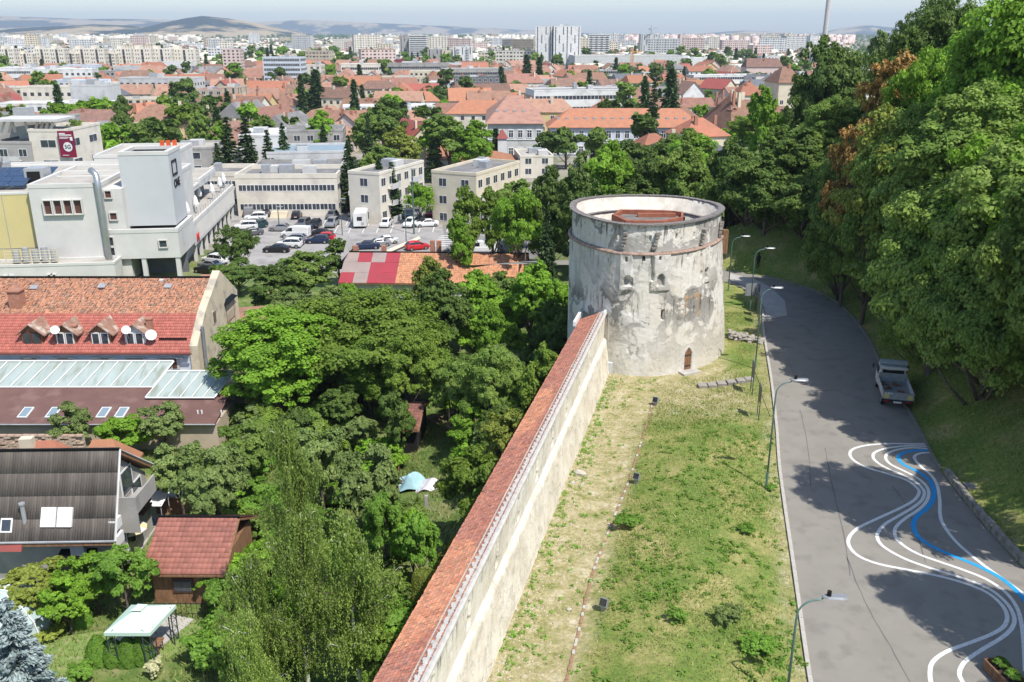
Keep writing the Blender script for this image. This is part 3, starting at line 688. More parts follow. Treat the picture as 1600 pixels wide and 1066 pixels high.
bark_d = mat('dead_twigs', (0.22,0.19,0.16),(0.32,0.29,0.25),4,0.95,0.5,14)
def unit(v): return v / np.maximum(np.linalg.norm(v, axis=1, keepdims=True),1e-6)
def leaf_quads(P, Nrm, size, r, asp=1.5, tint=None, droop=0.0, fold=0.25, axis=None):
	"""one folded leaf (two triangles along its rib) per point"""
	n = len(P); t = r.normal(size=(n, 3)) if axis is None else axis + r.normal(0,.35,(n, 3)); t[:, 2] -= droop
	a = unit(t - Nrm * (t * Nrm).sum(1, keepdims=True)); b = np.cross(Nrm, a)
	s = (size * r.uniform(0.65,1.25, n))[:, None]
	V = np.stack([P - a * s * asp * .5, P + b * s * .5 + Nrm * s * fold * .5, P + a * s * asp * .5 - Nrm * s * fold * .3, P - b * s * .5 + Nrm * s * fold * .5],1)
	F = np.arange(n * 4).reshape(n, 4); F = np.concatenate([F[:, [0,1,2]], F[:, [0,2,3]]])
	C = np.stack([np.clip(tint, 0,1), r.uniform(0,1, n), np.zeros(n)],1) if tint is not None else np.stack([r.uniform(0,1, n), r.uniform(0,1, n), np.zeros(n)],1)
	return V.reshape(-1,3), F, np.repeat(C, 4,0)
def crown_blobs(r, nb, R, H, shape):
	B = []; c = dict(round=(.80,.42), tall=(.70,.46), flat=(.9,.36))[shape]
	while len(B) < nb:
		u = r.normal(size=3); u /= np.linalg.norm(u)
		if u[2] < -0.6: continue
		q = r.uniform(0.3,1.0) ** 0.5 * r.uniform(.82,1.08); B.append((np.array([u[0] * R * q * c[0], u[1] * R * q * c[0], H * (.5 + c[1] * u[2] * q)]), R * r.uniform(0.15,0.31)))
	return B
def broadleaf(seed, R, H, n, leaf, nb=34, shape='round', ls=1.0):
	"""leaves sit on small sprays, sprays on boughs, boughs through the crown"""
	r = np.random.default_rng(seed); B = crown_blobs(r, nb, R, H, shape)
	c = np.array([b[0] for b in B]); br = np.array([b[1] for b in B]); ns_ = 11
	u = unit(r.normal(size=(nb * ns_, 3))); u[:, 2] = np.where(r.random(len(u)) < .72, np.abs(u[:, 2]), u[:, 2]); pb = np.repeat(br, ns_)
	sc = np.repeat(c, ns_, 0) + u * (pb * r.uniform(.65,1.2, len(pb)))[:, None] * np.array([1,1,.75]); sr = pb * r.uniform(.22,.52, len(pb)); par = np.repeat(np.arange(nb), ns_)
	w = sr ** 1.8; k = r.choice(len(sr), n, p=w / w.sum()); v = unit(r.normal(size=(n, 3))); v[:, 2] = np.where(r.random(n) < .75, np.abs(v[:, 2]), v[:, 2])
	P = sc[k] + v * (sr[k] * r.uniform(.55,1.15, n))[:, None] * np.array([1.05,1.05,.8])
	out = unit(P - np.array([0,0, H * .4])); Nn = unit(v * .7 + out * .5 + r.normal(0,.42,(n, 3)) + np.array([0,0,.3]))
	bt = r.uniform(0,1, nb); st_ = r.uniform(0,1, len(sr)); tint = .35 * bt[par[k]] + .3 * st_[k] + .35 * r.random(n)
	return leaf_quads(P, Nn, leaf, r, 1.4, tint, 0.25), c, br
def limb_mesh(seed, H, base_r, targets, zc, mat_, n=7, nl=9, name='trunk', low=0.0):
	"""trunk rising from 0 to height H (crown base = zc) with limbs to the crown clumps"""
	r = np.random.default_rng(seed); mb = MB()
	top = Vector((r.normal(0,.2), r.normal(0,.2), H)); pts = [Vector((0,0,-0.6)), Vector((0,0,0.25))]
	for i in range(1,6):
		t = i / 5; pts.append(Vector((top.x * t + r.normal(0,.07), top.y * t + r.normal(0,.07), top.z * t)))
	mb.tube(pts, [base_r * 1.5, base_r * 1.1] + [base_r * (1 - .75 * i / 5) for i in range(1,6)], n)
	idx = list(range(len(targets))); r.shuffle(idx)
	for q in idx[:nl]:
		t = Vector(targets[q]); z0 = min(max(low, t.z * r.uniform(.25,.55)), H * .95); f = z0 / H
		s = Vector((top.x * f, top.y * f, z0)); m1 = s.lerp(t, .5) + Vector((r.normal(0,.2), r.normal(0,.2),-abs(t - s) * .0 if False else -0.15))
		mb.tube([s, m1, t],[base_r * .38, base_r * .24, base_r * .07],5)
	return mb.mesh(name, mat_, True)
TREES = {}
def make_kind(key, seed, R, H, n, leaf, lm, trunk_h, shape='round', nb=34, br=0.28, bk=None, nl=9):
	(V, F, C), c, b_ = broadleaf(seed, R, H, n, leaf, nb, shape)
	cme = np_mesh('crown', V, F, LM[lm], False, C); T_ = c.copy(); T_[:, 2] += trunk_h
	tme = limb_mesh(seed + 99, trunk_h + H * .62, br, T_, trunk_h, bk or bark, nl=nl)
	TREES[key] = (cme, tme, R, H, trunk_h)
# near: leaf about .22 m; mid .42 m; far 1 m
make_kind('big_a', 1,5.2,9.8,62000,0.165, 'maple', 1.6, nb=52, br=.34, nl=16)
make_kind('big_b', 2,5.0,11.5,62000,0.165, 'lime', 1.4, 'tall', nb=54, br=.32, nl=16)
make_kind('big_c', 3,6.0,8.6,64000,0.165, 'walnut', 1.2, 'flat', nb=60, br=.36, nl=18)
make_kind('sparse', 4,3.6,8.5,9000,0.20, 'gold', 2.6, 'tall', nb=34, br=.2, nl=30)
make_kind('mid_a', 5,4.2,8.0,20000,0.24, 'maple', 1.5, nb=36)
make_kind('mid_b', 6,3.8,8.8,19000,0.24, 'lime', 1.4, 'tall', nb=32)
make_kind('mid_c', 7,4.8,7.4,21000,0.24, 'dark', 1.2, 'flat', nb=38)
make_kind('far_a', 8,4.5,7.6,900,1.0, 'maple', 2.0, nb=18)
make_kind('far_b', 9,4.0,8.4,900,1.0, 'dark', 2.0, 'tall', nb=18)
make_kind('bush_a', 10,1.5,2.0,6500,0.12, 'weed', 0.2, nb=22, br=.06)
make_kind('bush_b', 11,1.9,1.9,7500,0.13, 'walnut', 0.2, 'flat', nb=24, br=.06)
make_kind('small', 12,2.3,4.2,14000,0.15, 'lime', 1.0, nb=28, br=.11)
make_kind('mid_d', 13,3.0,5.5,16000,0.19, 'grey', 1.5, nb=30, br=.15)
def conifer(seed, R, H, n, leaf, gap=0.0, tiers=22, droop=.35):
	r = np.random.default_rng(seed); n_b = tiers * 9; P = []; A = []; tnt = []
	for k in range(n_b):
		f = (k // 9 + r.uniform(-.3,.3)) / tiers; f = min(max(f, 0),.985); a = r.uniform(0,2 * pi); ln = R * (1 - f) ** .8 * r.uniform(.62,1.08) + .12
		m = max(4, int(n / n_b * (ln / R) * 1.9)); s = r.uniform(.12,1, m) ** .8
		side = r.normal(0,.13, m) * ln * (1.1 - s * .55); z = H * f - droop * ln * s + .18 * ln * s ** 3 - np.abs(side) * .3 + r.normal(0,.05, m)
		x = np.cos(a) * ln * s - np.sin(a) * side; y = np.sin(a) * ln * s + np.cos(a) * side
		P.append(np.stack([x, y, z],1)); A.append(np.tile([np.cos(a), np.sin(a),-.35],(m, 1))); tnt.append(r.uniform(0,.7) + s * .35)
	P = np.concatenate(P); A = np.concatenate(A); t = np.concatenate(tnt); Nn = unit(r.normal(0,.45, P.shape) + np.array([0,0,1.0]))
	return leaf_quads(P, Nn, leaf, r, 2.6, t, .1,.3, A)
def make_conifer(key, seed, R, H, n, leaf, lm='fir', th=1.0):
	V, F, C = conifer(seed, R, H, n, leaf); cme = np_mesh('crown', V, F, LM[lm], False, C)
	mb = MB(); mb.tube([(0,0,-.5),(0,0, th),(0,0, th + H * .5),(0,0, th + H * .98)],[.24,.2,.11,.02],6)
	TREES[key] = (cme, mb.mesh('trunk', bark, True), R, H, th)
make_conifer('fir_near', 20,2.3,6.5,26000,0.11, 'blue', .3)
make_conifer('fir_mid', 21,3.2,13.0,8000,0.34, 'fir', 1.2)
make_conifer('fir_mid_b', 22,2.8,14.5,6000,0.36, 'fir', 1.4)
make_conifer('fir_far', 23,3.0,13.0,1000,0.95, 'fir', 1.2)
r_ = np.random.default_rng(25); n_ = 9000; f_ = 1 - np.sqrt(r_.random(n_)); a_ = r_.uniform(0,2 * pi, n_); q_ = .62 * np.sin(np.clip(1 - f_, 0,1) ** .8 * 1.75) * (1 + .05 * np.sin(a_ * 7 + f_ * 12) + r_.normal(0,.03, n_))
V, F, C = leaf_quads(np.stack([np.cos(a_) * q_, np.sin(a_) * q_, .05 + f_ * 1.5],1), unit(np.stack([np.cos(a_), np.sin(a_), a_ * 0 + .5],1) + r_.normal(0,.4,(n_, 3))),.05, r_, 1.5, r_.random(n_) * .6)
TREES['cone_shrub'] = (np_mesh('crown', V, F, LM['maple'], False, C), limb_mesh(3,1.2,.05,[(0,0,1.0)],0, bark),.62,1.5,0.0)
# weeping birch: thin crown of hanging strands
def make_birch(key, seed, R, H, nst, th):
	r = np.random.default_rng(seed); mb = MB(); top = Vector((.4,.3, th + H * .93))
	tr = catmull([Vector((0,0,-.5)), Vector((.1,0, th * .6)), Vector((-.15,.15, th + H * .3)), Vector((.3,.1, th + H * .65)), top],3)
	mb.tube(tr, [.2 * (1 - .93 * q / (len(tr) - 1)) for q in range(len(tr))],7); nb = 64; P = []; tn = []; tw = MB()
	for k in range(nb):
		f = r.uniform(.1,.99); z0 = th * .8 + (H * .93) * f; a = r.uniform(0,2 * pi); ln = R * (1 - abs(f - .35) ** 1.3 * 1.3) * r.uniform(.4,1.1)
		s = Vector((.2 * f, .1, z0)); e = s + Vector((cos(a) * ln, sin(a) * ln, ln * r.uniform(.25,.85))); m = s.lerp(e, .5) + Vector((r.normal(0,.12), r.normal(0,.12),.05)); e2 = e + Vector((cos(a) * .3, sin(a) * .3,-.05))
		(mb if k % 6 == 0 else tw).tube([s, m, e, e2],[.05,.035,.016,.005] if k % 6 == 0 else [.025,.016,.01,.004],4)
		for q in range(nst // nb):
			t = r.uniform(.15,1.0); p = (s.lerp(m, t * 2) if t < .5 else m.lerp(e2,(t - .5) * 2)); L_ = r.uniform(.2,1.0) * (1 if r.random() < .8 else 1.7); c = int(L_ * 19) + 3
			zz_ = np.linspace(0,-L_, c); dx, dy = r.normal(0,.35,2); ox, oy, oz = r.normal(0,.2,3)
			P.append(np.stack([p.x + ox + dx * -zz_ + r.normal(0,.06, c), p.y + oy + dy * -zz_ + r.normal(0,.06, c), p.z + oz + zz_ + .15],1)); tn.append(np.full(c, r.uniform(0,1)) * .6 + r.random(c) * .4)
	P = np.concatenate(P); Nn = unit(r.normal(0,1, P.shape) + np.array([0,0,.5])); ax = np.tile([0,0,-.8],(len(P),1))
	V, F, C = leaf_quads(P, Nn, .092, r, 1.5, np.concatenate(tn),.3,.3, ax)
	me = mb.mesh('trunk', [bark_w, bark], True); b2 = tw
	mb.mat(1); nv = len(mb.v); mb.v += tw.v; mb.f += [tuple(i + nv for i in f) for f in tw.f]; mb.mi += [1] * len(tw.f)
	TREES[key] = (np_mesh('crown', V, F, LM['birch'], False, C), mb.mesh('trunk', [bark_w, bark], True), R, H, 0)
make_birch('birch_a', 31,3.2,9.5,1900,2.0); make_birch('birch_b', 32,2.8,7.5,1500,1.5)
# ------------------------------------------------------------------ planting
TREE_LIST = []
def tree(key, x, y, scale=1.0, lm=None, label=None, name='tree', cat='tree', group=None, z=None, zs=1.0, rz=None, sink=0.0):
	cme, tme, R, H, th = TREES[key]
	root = empty(name, (x, y, (gz(x, y) if z is None else z) - sink), random.uniform(0,6.28) if rz is None else rz)
	tag(root, label, cat, group)
	c = mesh_obj('crown', cme, root, (0,0,0 if key.startswith('birch') else th * scale * zs), mat=LM[lm] if lm else None); c.scale = (scale, scale, scale * zs)
	t = mesh_obj('trunk', tme, root); t.scale = (scale, scale, scale * zs)
	TREE_LIST.append(root); return root
def tree_px(key, cx, ytop, wpx, Y, sink=0.0, **kw):
	"""crown centred on pixel column cx, its top near pixel row ytop, wpx wide, standing Y metres away"""
	cme, tme, R, H, th = TREES[key]; top = atY(cx, ytop, Y); depth = Y * CP + (CAM_H - top.z + 3) * SP
	sc = wpx / FPX * depth / (2 * R * 0.97); x = (cx - 800) / FPX * depth; g = gz(x, Y)
	zs = (top.z - g + sink) / ((H * .95 + th) * sc)
	if zs < .55: zs = .55
	if zs > 1.9: zs = 1.9
	return tree(key, x, Y, sc, zs=zs, sink=sink, **kw)
def gat(x, y, z=-6.0):
	"""ground point seen at a pixel, found by walking down the sight line to the terrain"""
	for k in range(900):
		p = atY(x, y, 15 + k * .25)
		if p.z <= gz(p.x, p.y): break
	return Vector((p.x, p.y, gz(p.x, p.y)))
# (kind, crown centre column, crown top row, width px, distance, leaf, label)
NEAR = [
 # garden below the wall
 ('big_b', 430,490,230,75, 'lime', 'big bright green tree beside the courtyard roofs, leftmost of the garden thicket'),
 ('big_c', 560,462,290,80, 'walnut', 'huge spreading walnut tree filling the middle of the garden'),
 ('big_a', 640,520,130,73, 'walnut', 'walnut crown leaning over the small brown hut'),
 ('mid_a', 470,400,120,112, 'maple', 'round green tree between the car park and the old orange roofs'),
 ('mid_b', 430,418,90,105, 'dark', 'darker leafy tree behind the bright tree by the courtyard roofs'),
 ('mid_c', 366,352,66,128, 'dark', 'dark pine-like tree at the corner of the car park beside the white building'),
 ('mid_c', 372,405,80,118, 'dark', 'low dark tree in front of the pine-like one by the car park'),
 ('mid_b', 530,376,62,122, 'dark', 'small dark tree at the car park edge beside the patched red roof'),
 ('mid_a', 690,432,105,88, 'dark', 'dark green plum tree in the middle of the garden thicket'),
 ('mid_b', 765,478,60,80, 'lime', 'slim bright tree between the plum tree and the tower'),
 ('mid_a', 668,412,80,94, 'yellow', 'yellowish tree with loose twigs in front of the orange roof'),
 ('mid_a', 750,430,90,96, 'lime', 'fresh green tree below the end of the long orange roof'),
 ('mid_b', 830,410,90,92, 'lime', 'bright tree half in sun beside the dark gap left of the tower'),
 ('mid_c', 878,385,74,88, 'lime', 'light green crown rising just beside the tower wall'),
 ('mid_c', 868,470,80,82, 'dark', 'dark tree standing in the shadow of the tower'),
 ('big_a', 770,540,110,66, 'maple', 'spreading tree with dull green crown near the end of the wall'),
 ('mid_a', 845,548,84,64, 'walnut', 'small tree touching the tiled wall top near the tower'),
 ('mid_d', 705,560,80,70, 'maple', 'small leafy tree between the hut and the wall'),
 # lower garden
 ('mid_d', 575,690,110,52, 'grey', 'dull green pear tree beside the tall birch'),
 ('mid_d', 500,665,100,58, 'grey', 'low dark apple tree behind the tall birch'),
 ('mid_d', 330,690,110,54, 'grey', 'grey-green apple tree behind the red roofed shed'),
 ('mid_d', 280,690,90,58, 'grey', 'pale apple tree beside the dark roofed house'),
 ('mid_d', 385,655,90,62, 'maple', 'apple tree at the foot of the big bright tree'),
 ('small', 600,752,76,48, 'weed', 'bright yellow-green bushy tree in the middle of the garden'),
 ('mid_d', 745,700,120,50, 'walnut', 'pale green plum tree against the tiled wall'),
 ('mid_d', 785,640,100,56, 'yellow', 'light green plum tree higher up against the tiled wall'),
 ('small', 655,805,70,46, 'weed', 'broad leafy bushy tree beside the clipped hedge'),
 ('small', 645,800,70,47, 'lime', 'rounded green fruit tree beside the bright yellow-green one'),
 ('mid_d', 255,628,76,69, 'grey', 'grey-green tree before the brown felt roof'),
 ('small', 115,635,66,68, 'grey', 'pale leafy tree rising before the skylights of the brown roof'),
 ('mid_c', 195,652,80,68, 'lime', 'flat vine covered tree under the brown roof edge'),
 ('small', 620,612,60,66, 'dark', 'ivy covered stump tree beside the hut roof'),
 ('mid_d', 560,900,110,40, 'birch', 'low birch thicket beside the lowest stretch of wall'),
 ('mid_d', 590,985,90,36, 'walnut', 'green bush crown against the lowest stretch of wall'),
 ('small', 150,870,90,47, 'lime', 'bright lilac bush below the dark roofed house'),
 ('small', 195,855,100,46.5, 'weed', 'large leafy shrub between the dark house and the gazebo'),
 ('small', 55,895,120,46, 'yellow', 'yellow-green hedge shrub at the foot of the dark roofed house'),
 ('small', 110,905,80,45, 'lime', 'clipped green shrub beside the glass dome'),
]
for i, (k, cx, yt, w_, Y, lm, lab) in enumerate(NEAR): tree_px(k, cx, yt, w_, Y, lm=lm, label=lab, name='garden_tree')
tree_px('birch_a', 462,690,125,42, label='tall silver birch with pale trunk and hanging twigs, higher one of the pair', name='birch_tree')
tree_px('birch_b', 388,815,110,36, label='weeping silver birch hanging over the red roofed shed', name='birch_tree')
tree_px('birch_a', 470,860,140,36.5, label='broad silver birch whose crown runs down to the bottom edge', name='birch_tree')
tree_px('birch_b', 555,860,140,37, label='bushy silver birch next to the clipped hedge', name='birch_tree')
tree_px('birch_b', 392,935,110,32, label='lowest silver birch at the bottom edge beside the lawn', name='birch_tree')
tree_px('fir_near', 25,945,150,37, label='blue spruce with silvery branches beside the glass dome', name='spruce_tree')
RIGHT = [
 # wood on the bank beside the road
 ('big_a', 1490,285,250,64, 'maple', 'large maple overhanging the road behind the parked truck'),
 ('big_c', 1560,395,260,57, 'maple', 'low spreading maple boughs on the bank right of the truck'),
 ('big_b', 1415,190,180,78, 'maple', 'tall maple with lobed crown right behind the stone stairs'),
 ('big_a', 1600,190,260,62, 'lime', 'sunlit green maple on the bank above the truck'),
 ('big_b', 1440,105,170,84, 'lime', 'yellow-green maple crown below the golden tree'),
 ('big_b', 1530,100,220,76, 'maple', 'tall maple rising in the middle of the wood'),
 ('big_a', 1560,5,250,88, 'lime', 'tall sunlit tree against the top edge of the wood'),
 ('big_c', 1480,-10,210,100, 'dark', 'very dark tree on the skyline above the golden tree'),
 ('big_b', 1415,35,90,125, 'dark', 'dark leafy tree on the skyline beside the pale conifer'),
 ('big_b', 1640,-50,300,74, 'lime', 'tallest tree at the top corner of the wood'),
 ('big_a', 1375,300,130,84, 'maple', 'maple leaning over the kerb below the stairs'),
 ('big_c', 1450,470,140,68, 'maple', 'low boughs sweeping the grass behind the truck'),
 ('sparse', 1400,95,130,92, 'gold', 'maple with golden brown drying leaves'),
 ('sparse', 1350,125,110,86, 'gold', 'half bare tree with rusty leaves and grey dead boughs'),
 ('sparse', 1380,180,150,80, 'yellow', 'thin yellow-green tree with bare branches under the golden one'),
 ('mid_c', 1303,50,122,150, 'dark', 'dense dark round tree standing against the sky beside the chimney'),
 ('mid_c', 1290,100,110,146, 'dark', 'dark lower half tree under the round one by the chimney'),
 ('mid_b', 1385,25,60,170, 'grey', 'pale conifer-like tree on the skyline between two dark crowns'),
 ('big_b', 1330,250,150,88, 'maple', 'dense tree over the stone steps'),
 ('mid_a', 1270,185,110,120, 'grey', 'grey-green tree behind the bend with broad crown'),
 ('mid_b', 1220,200,90,125, 'maple', 'tall tree behind the tower lamp'),
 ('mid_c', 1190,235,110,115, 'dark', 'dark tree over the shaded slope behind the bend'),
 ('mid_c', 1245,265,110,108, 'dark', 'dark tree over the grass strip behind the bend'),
 ('mid_a', 1140,225,90,118, 'dark', 'dark crown directly behind the tower rim edge'),
 ('mid_b', 1200,130,70,150, 'lime', 'bright tree behind the brick red villa'),
 ('mid_a', 1075,235,110,112, 'maple', 'broad tree behind the tower, beneath the slate roof'),
 ('mid_b', 1020,230,100,116, 'dark', 'tree behind the middle of the tower rim'),
 ('mid_a', 960,235,110,118, 'lime', 'bright leafy chestnut behind the tower'),
 ('mid_b', 905,222,76,128, 'grey', 'grey-green ash tree in front of the white school'),
 ('mid_b', 905,270,80,112, 'dark', 'dark tree beside the tower rim, before the ash'),
 ('mid_a', 860,258,84,120, 'dark', 'dark tree where the street bends behind the tower'),
 ('mid_c', 812,280,90,118, 'lime', 'bright flat-topped tree between the apartment block and the tower'),
 ('mid_b', 728,268,60,124, 'walnut', 'tall loose tree in front of the grey gable beside the car park'),
 ('mid_b', 770,290,56,126, 'walnut', 'thin tree by the street corner behind the orange roof'),
 ('mid_b', 720,335,50,117, 'lime', 'small bright tree at the end of the car park'),
 ('mid_c', 655,285,44,165, 'lime', 'round bright tree between the two small apartment blocks'),
 ('mid_b', 700,180,100,215, 'maple', 'tall tree between the gabled house and the school'),
 ('mid_a', 740,195,80,210, 'lime', 'bright tree beside the school wing'),
 ('mid_a', 600,160,90,240, 'dark', 'dark tree mass before the orange roofs'),
 ('mid_b', 570,175,60,235, 'maple', 'round green tree in a yard behind the grey apartments'),
 ('mid_a', 625,205,70,205, 'yellow', 'yellowish tree behind the two small apartment blocks'),
 ('mid_a', 500,178,60,240, 'lime', 'light green tree behind the flat roofed grey block'),
 ('mid_a', 590,230,70,195, 'maple', 'green tree beside the blue flat roof'),
 ('mid_b', 90,162,66,205, 'lime', 'large green tree behind the advertisement block'),
 ('mid_b', 120,182,50,190, 'maple', 'green tree right beside the red advertisement'),
 ('mid_a', 188,148,42,260, 'dark', 'rounded tree among the orange roofs beyond the advertisement'),
 ('mid_a', 310,178,40,240, 'maple', 'green tree behind the yellow cornered house'),
 ('big_a', 1700,200,320,52, 'maple', 'maple at the edge of the frame beside the bank'),
 ('mid_b', 340,190,40,235, 'lime', 'slender green tree behind the wine red roof'),
]
for i, (k, cx, yt, w_, Y, lm, lab) in enumerate(RIGHT): tree_px(k, cx, yt, w_, Y, sink=3.2 if k[:3] == 'big' and Y < 90 else (1.5 if cx > 850 and Y < 160 else 0), lm=lm, label=lab, name='maple_tree' if 'maple' in lab else 'tree')
# boughs reaching over the road from just outside the picture, known by their shade on the asphalt
for i, (x, y, k, sc) in enumerate([(29.2,38.8, 'big_b', 1.0),(27.6,29, 'big_b', .85),(28.5,22, 'big_a', .9),(36,45, 'big_a', 1.3),(34,52, 'big_b', 1.25),(44,84, 'big_b', 1.25),(44,92, 'big_a', 1.15),(37,97, 'big_a', 1.0),(46,101, 'big_b', 1.0),(41,78, 'big_b', 1.5),(37,105, 'big_b', .9),(38,109, 'big_a', .95),(33,115, 'big_a', .85),(43,114, 'big_b', .85),(28,122, 'big_a', .85),(35.5,70, 'big_b', 1.55),(37,63, 'big_a', 1.6)]):
	tree(k, x, y, sc, lm='maple', label=['maple at the kerb whose shade falls on the wavy lines', 'maple at the kerb whose shade falls below the wavy lines', 'spreading maple shading the planter', 'broad maple shading the foot of the bank', 'tall maple shading the bank behind the rough stone edge', 'tall tree shading the stone stairs', 'tall broad tree deep in the wood above the stairs', 'tree beside the top of the stone stairs', 'dense tall tree shading the grass beyond the bend', 'tall tree in the wood between stairs and truck', 'tree on the slope just beyond the bend', 'tall tree on the slope beyond the bend', 'tree whose shade covers the grass beyond the bend', 'tall tree high on the slope beyond the bend', 'tree at the foot of the slope beyond the bend', 'tall narrow maple right behind the truck', 'tall broad maple behind the truck bed'][i], name='roadside_maple', sink=0.6, zs=1.75 if i < 3 else 1)
for i, (px_, Yk, sc, k) in enumerate([(1350,82,1.1, 'mid_b'),(1385,76,1.1, 'mid_c'),(1425,71,1.2, 'mid_a'),(1470,66,1.15, 'mid_c'),(1520,62,1.1, 'mid_a'),(1570,60,1.15, 'mid_c'),(1610,57,1.1, 'mid_a'),(1335,90,1.1, 'mid_a'),(1345,98,1.2, 'mid_b'),(1310,104,1.2, 'mid_b'),(1400,86,1.2, 'mid_a'),(1500,70,1.3, 'mid_b')]):
	x = atY(px_, 560, Yk).x + 1.5; tree(k, x, Yk, sc, lm='maple', label=f"low maple at the kerb side of the wood, {['first', 'second', 'third', 'fourth', 'fifth', 'sixth', 'seventh', 'eighth', 'ninth', 'tenth', 'eleventh', 'twelfth'][i]} of its fringe", name='roadside_maple', group='low maples fringing the wood', zs=.95, sink=1.5)
for i, (x, y) in enumerate([(1166,352),(1192,366),(1222,352),(1250,372),(1282,362),(1308,392),(1292,340),(1325,425),(1235,330)]):
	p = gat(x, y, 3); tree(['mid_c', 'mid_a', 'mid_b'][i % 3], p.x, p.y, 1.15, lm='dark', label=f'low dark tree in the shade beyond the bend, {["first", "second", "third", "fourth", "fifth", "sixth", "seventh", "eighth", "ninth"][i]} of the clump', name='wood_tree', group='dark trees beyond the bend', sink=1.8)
CONI = [(855,333,46,104, 'short dark spruce beside the tower, over the street'),(545,215,44,178, 'tall dark fir between the cream office and the apartment block'),(592,252,44,172, 'stooping conifer before the small apartment block'),(612,255,34,170, 'second stooping conifer by the apartment block'),
 (355,185,44,205, 'dark fir in front of the wine red roof'),(383,183,44,210, 'tall fir beside the white flat-roofed block'),(418,205,34,205, 'slim fir before the white flat-roofed block'),(442,195,34,212, 'fir in front of the grey block windows'),(340,225,34,200, 'lower fir behind the white wing'),
 (553,128,22,330, 'lone dark spruce rising above the orange roofs'),(493,112,36,400, 'dark cluster fir beside the white hotel slab'),(470,120,20,390, 'slim fir beside the hotel slab'),(678,190,34,215, 'fir beside the gabled house'),
 (1022,130,34,250, 'ragged tall spruce before the white school'),(1049,112,40,300, 'broad dark spruce behind the school roof'),(1008,128,30,310, 'dark spruce left of the broad one behind the school'),(783,106,20,500, 'columnar dark poplar-like tree beside the grey apartment building'),
 (90,135,26,330, 'blue-green fir among the roofs at the left'),(823,88,24,560, 'dark fir before the patterned tower'),(843,92,20,560, 'shorter fir before the patterned tower'),(505,195,28,232, 'fir behind the flat roofed grey block'),(575,180,26,228, 'fir among the yard trees'),(418,78,12,700, 'distant dark fir near the white slab')]
for cx, yt, w_, Y, lab in CONI: tree_px('fir_far' if Y > 260 else random.choice(['fir_mid', 'fir_mid_b']), cx, yt, w_, Y, label=lab, name='conifer')
# clipped hedge along the wall foot: separate box-cut shrubs
hl = [(664,915,.95),(678,890,.72),(687,873,.68),(696,857,.64),(705,843,.6),(712,830,.56)]
nth = ['lowest', 'second', 'third', 'fourth', 'fifth', 'topmost']
for i, (x, y, s) in enumerate(hl):
	r = np.random.default_rng(60 + i); n = 9000
	p = r.uniform(-1,1,(n, 3)); ax = r.integers(0,3, n); 
	p[np.arange(n), ax] = np.sign(p[np.arange(n), ax]) * (1 + r.normal(0,.035, n)); Nn = np.zeros((n, 3)); Nn[np.arange(n), ax] = np.sign(p[np.arange(n), ax]); hh = 1.5 if i == 0 else 1.1
	P = p / np.maximum(1, np.linalg.norm(p, axis=1, keepdims=True) * .78) * np.array([.72,.6,.9 * hh]) * s + np.array([0,0,.85 * hh * s]); Vq = leaf_quads(P, unit(Nn * .8 + r.normal(0,.5,(n, 3))),.055, r, 1.4)
	pos = at(x, y + 10,-3.8)
	root = empty('hedge_shrub', (pos.x, pos.y, -5.0)); tag(root, f'{nth[i]} clipped green shrub in the hedge beside the wall', 'shrub', 'clipped shrubs beside the wall')
	mesh_obj('foliage', np_mesh('foliage', *Vq[:2], LM['yellow'], False, Vq[2]), root); mb = MB(); mb.tube([(0,0,-1.5),(0,0,1.2)],.05,5); mb.build('stem', bark, root)
# garden cones by the gazebo
for i, (x, y, s, nm) in enumerate([(128,975,1.0, 'single cone shaped shrub beside the glass dome lawn'),(156,1035,1.1, 'cone shrub in front of the gazebo, first from the lawn corner'),(180,1036,1.0, 'cone shrub in front of the gazebo, second from the lawn corner'),(203,1036,1.05, 'cone shrub in front of the gazebo, third from the lawn corner'),(224,1032,1.1, 'cone shrub in front of the gazebo, nearest its post')]):
	p = at(x, y, -8); tree('cone_shrub', p.x, p.y, s, lm='weed', label=nm, name='cone_shrub', cat='shrub', zs=1.1)
p = at(128,1062,-8); tree('bush_b', p.x, p.y, .45, lm='weed', label='round clipped ball shrub at the bottom of the garden lawn', name='ball_shrub', cat='shrub')
# the rest of the thicket and of the wood, tree by tree
WT = []; r = random.Random(77); n_ = 0
while n_ < 62:
	px_, py_ = r.uniform(370,900), r.uniform(455,690); p = at(px_, py_, -3.5); d = p.x - wall_x(p.y)
	if d > -2.8 or (600 < px_ < 720 and py_ > 600) or (px_ < 440 and py_ < 470): continue
	kk_ = r.choice(['mid_a', 'mid_b', 'mid_d', 'mid_c', 'big_b', 'small', 'mid_d']) if py_ < 590 else r.choice(['small', 'mid_d', 'small']); sc = r.uniform(.5,.85) if kk_[:3] in ('mid', 'big') else r.uniform(.9,1.3)
	if kk_ == 'mid_d': sc *= 1.4 if py_ < 590 else .9
	if kk_ == 'small' and py_ > 590: sc *= .75
	if kk_ == 'big_b': sc *= .8
	if d > -6: sc *= .7
	WT.append((tree(kk_, p.x, p.y, sc, lm=r.choice(['lime', 'walnut', 'maple', 'dark', 'grey', 'walnut']), name='garden_tree', group='trees of the garden thicket'), 'leafy garden tree')); n_ += 1
n_ = 0
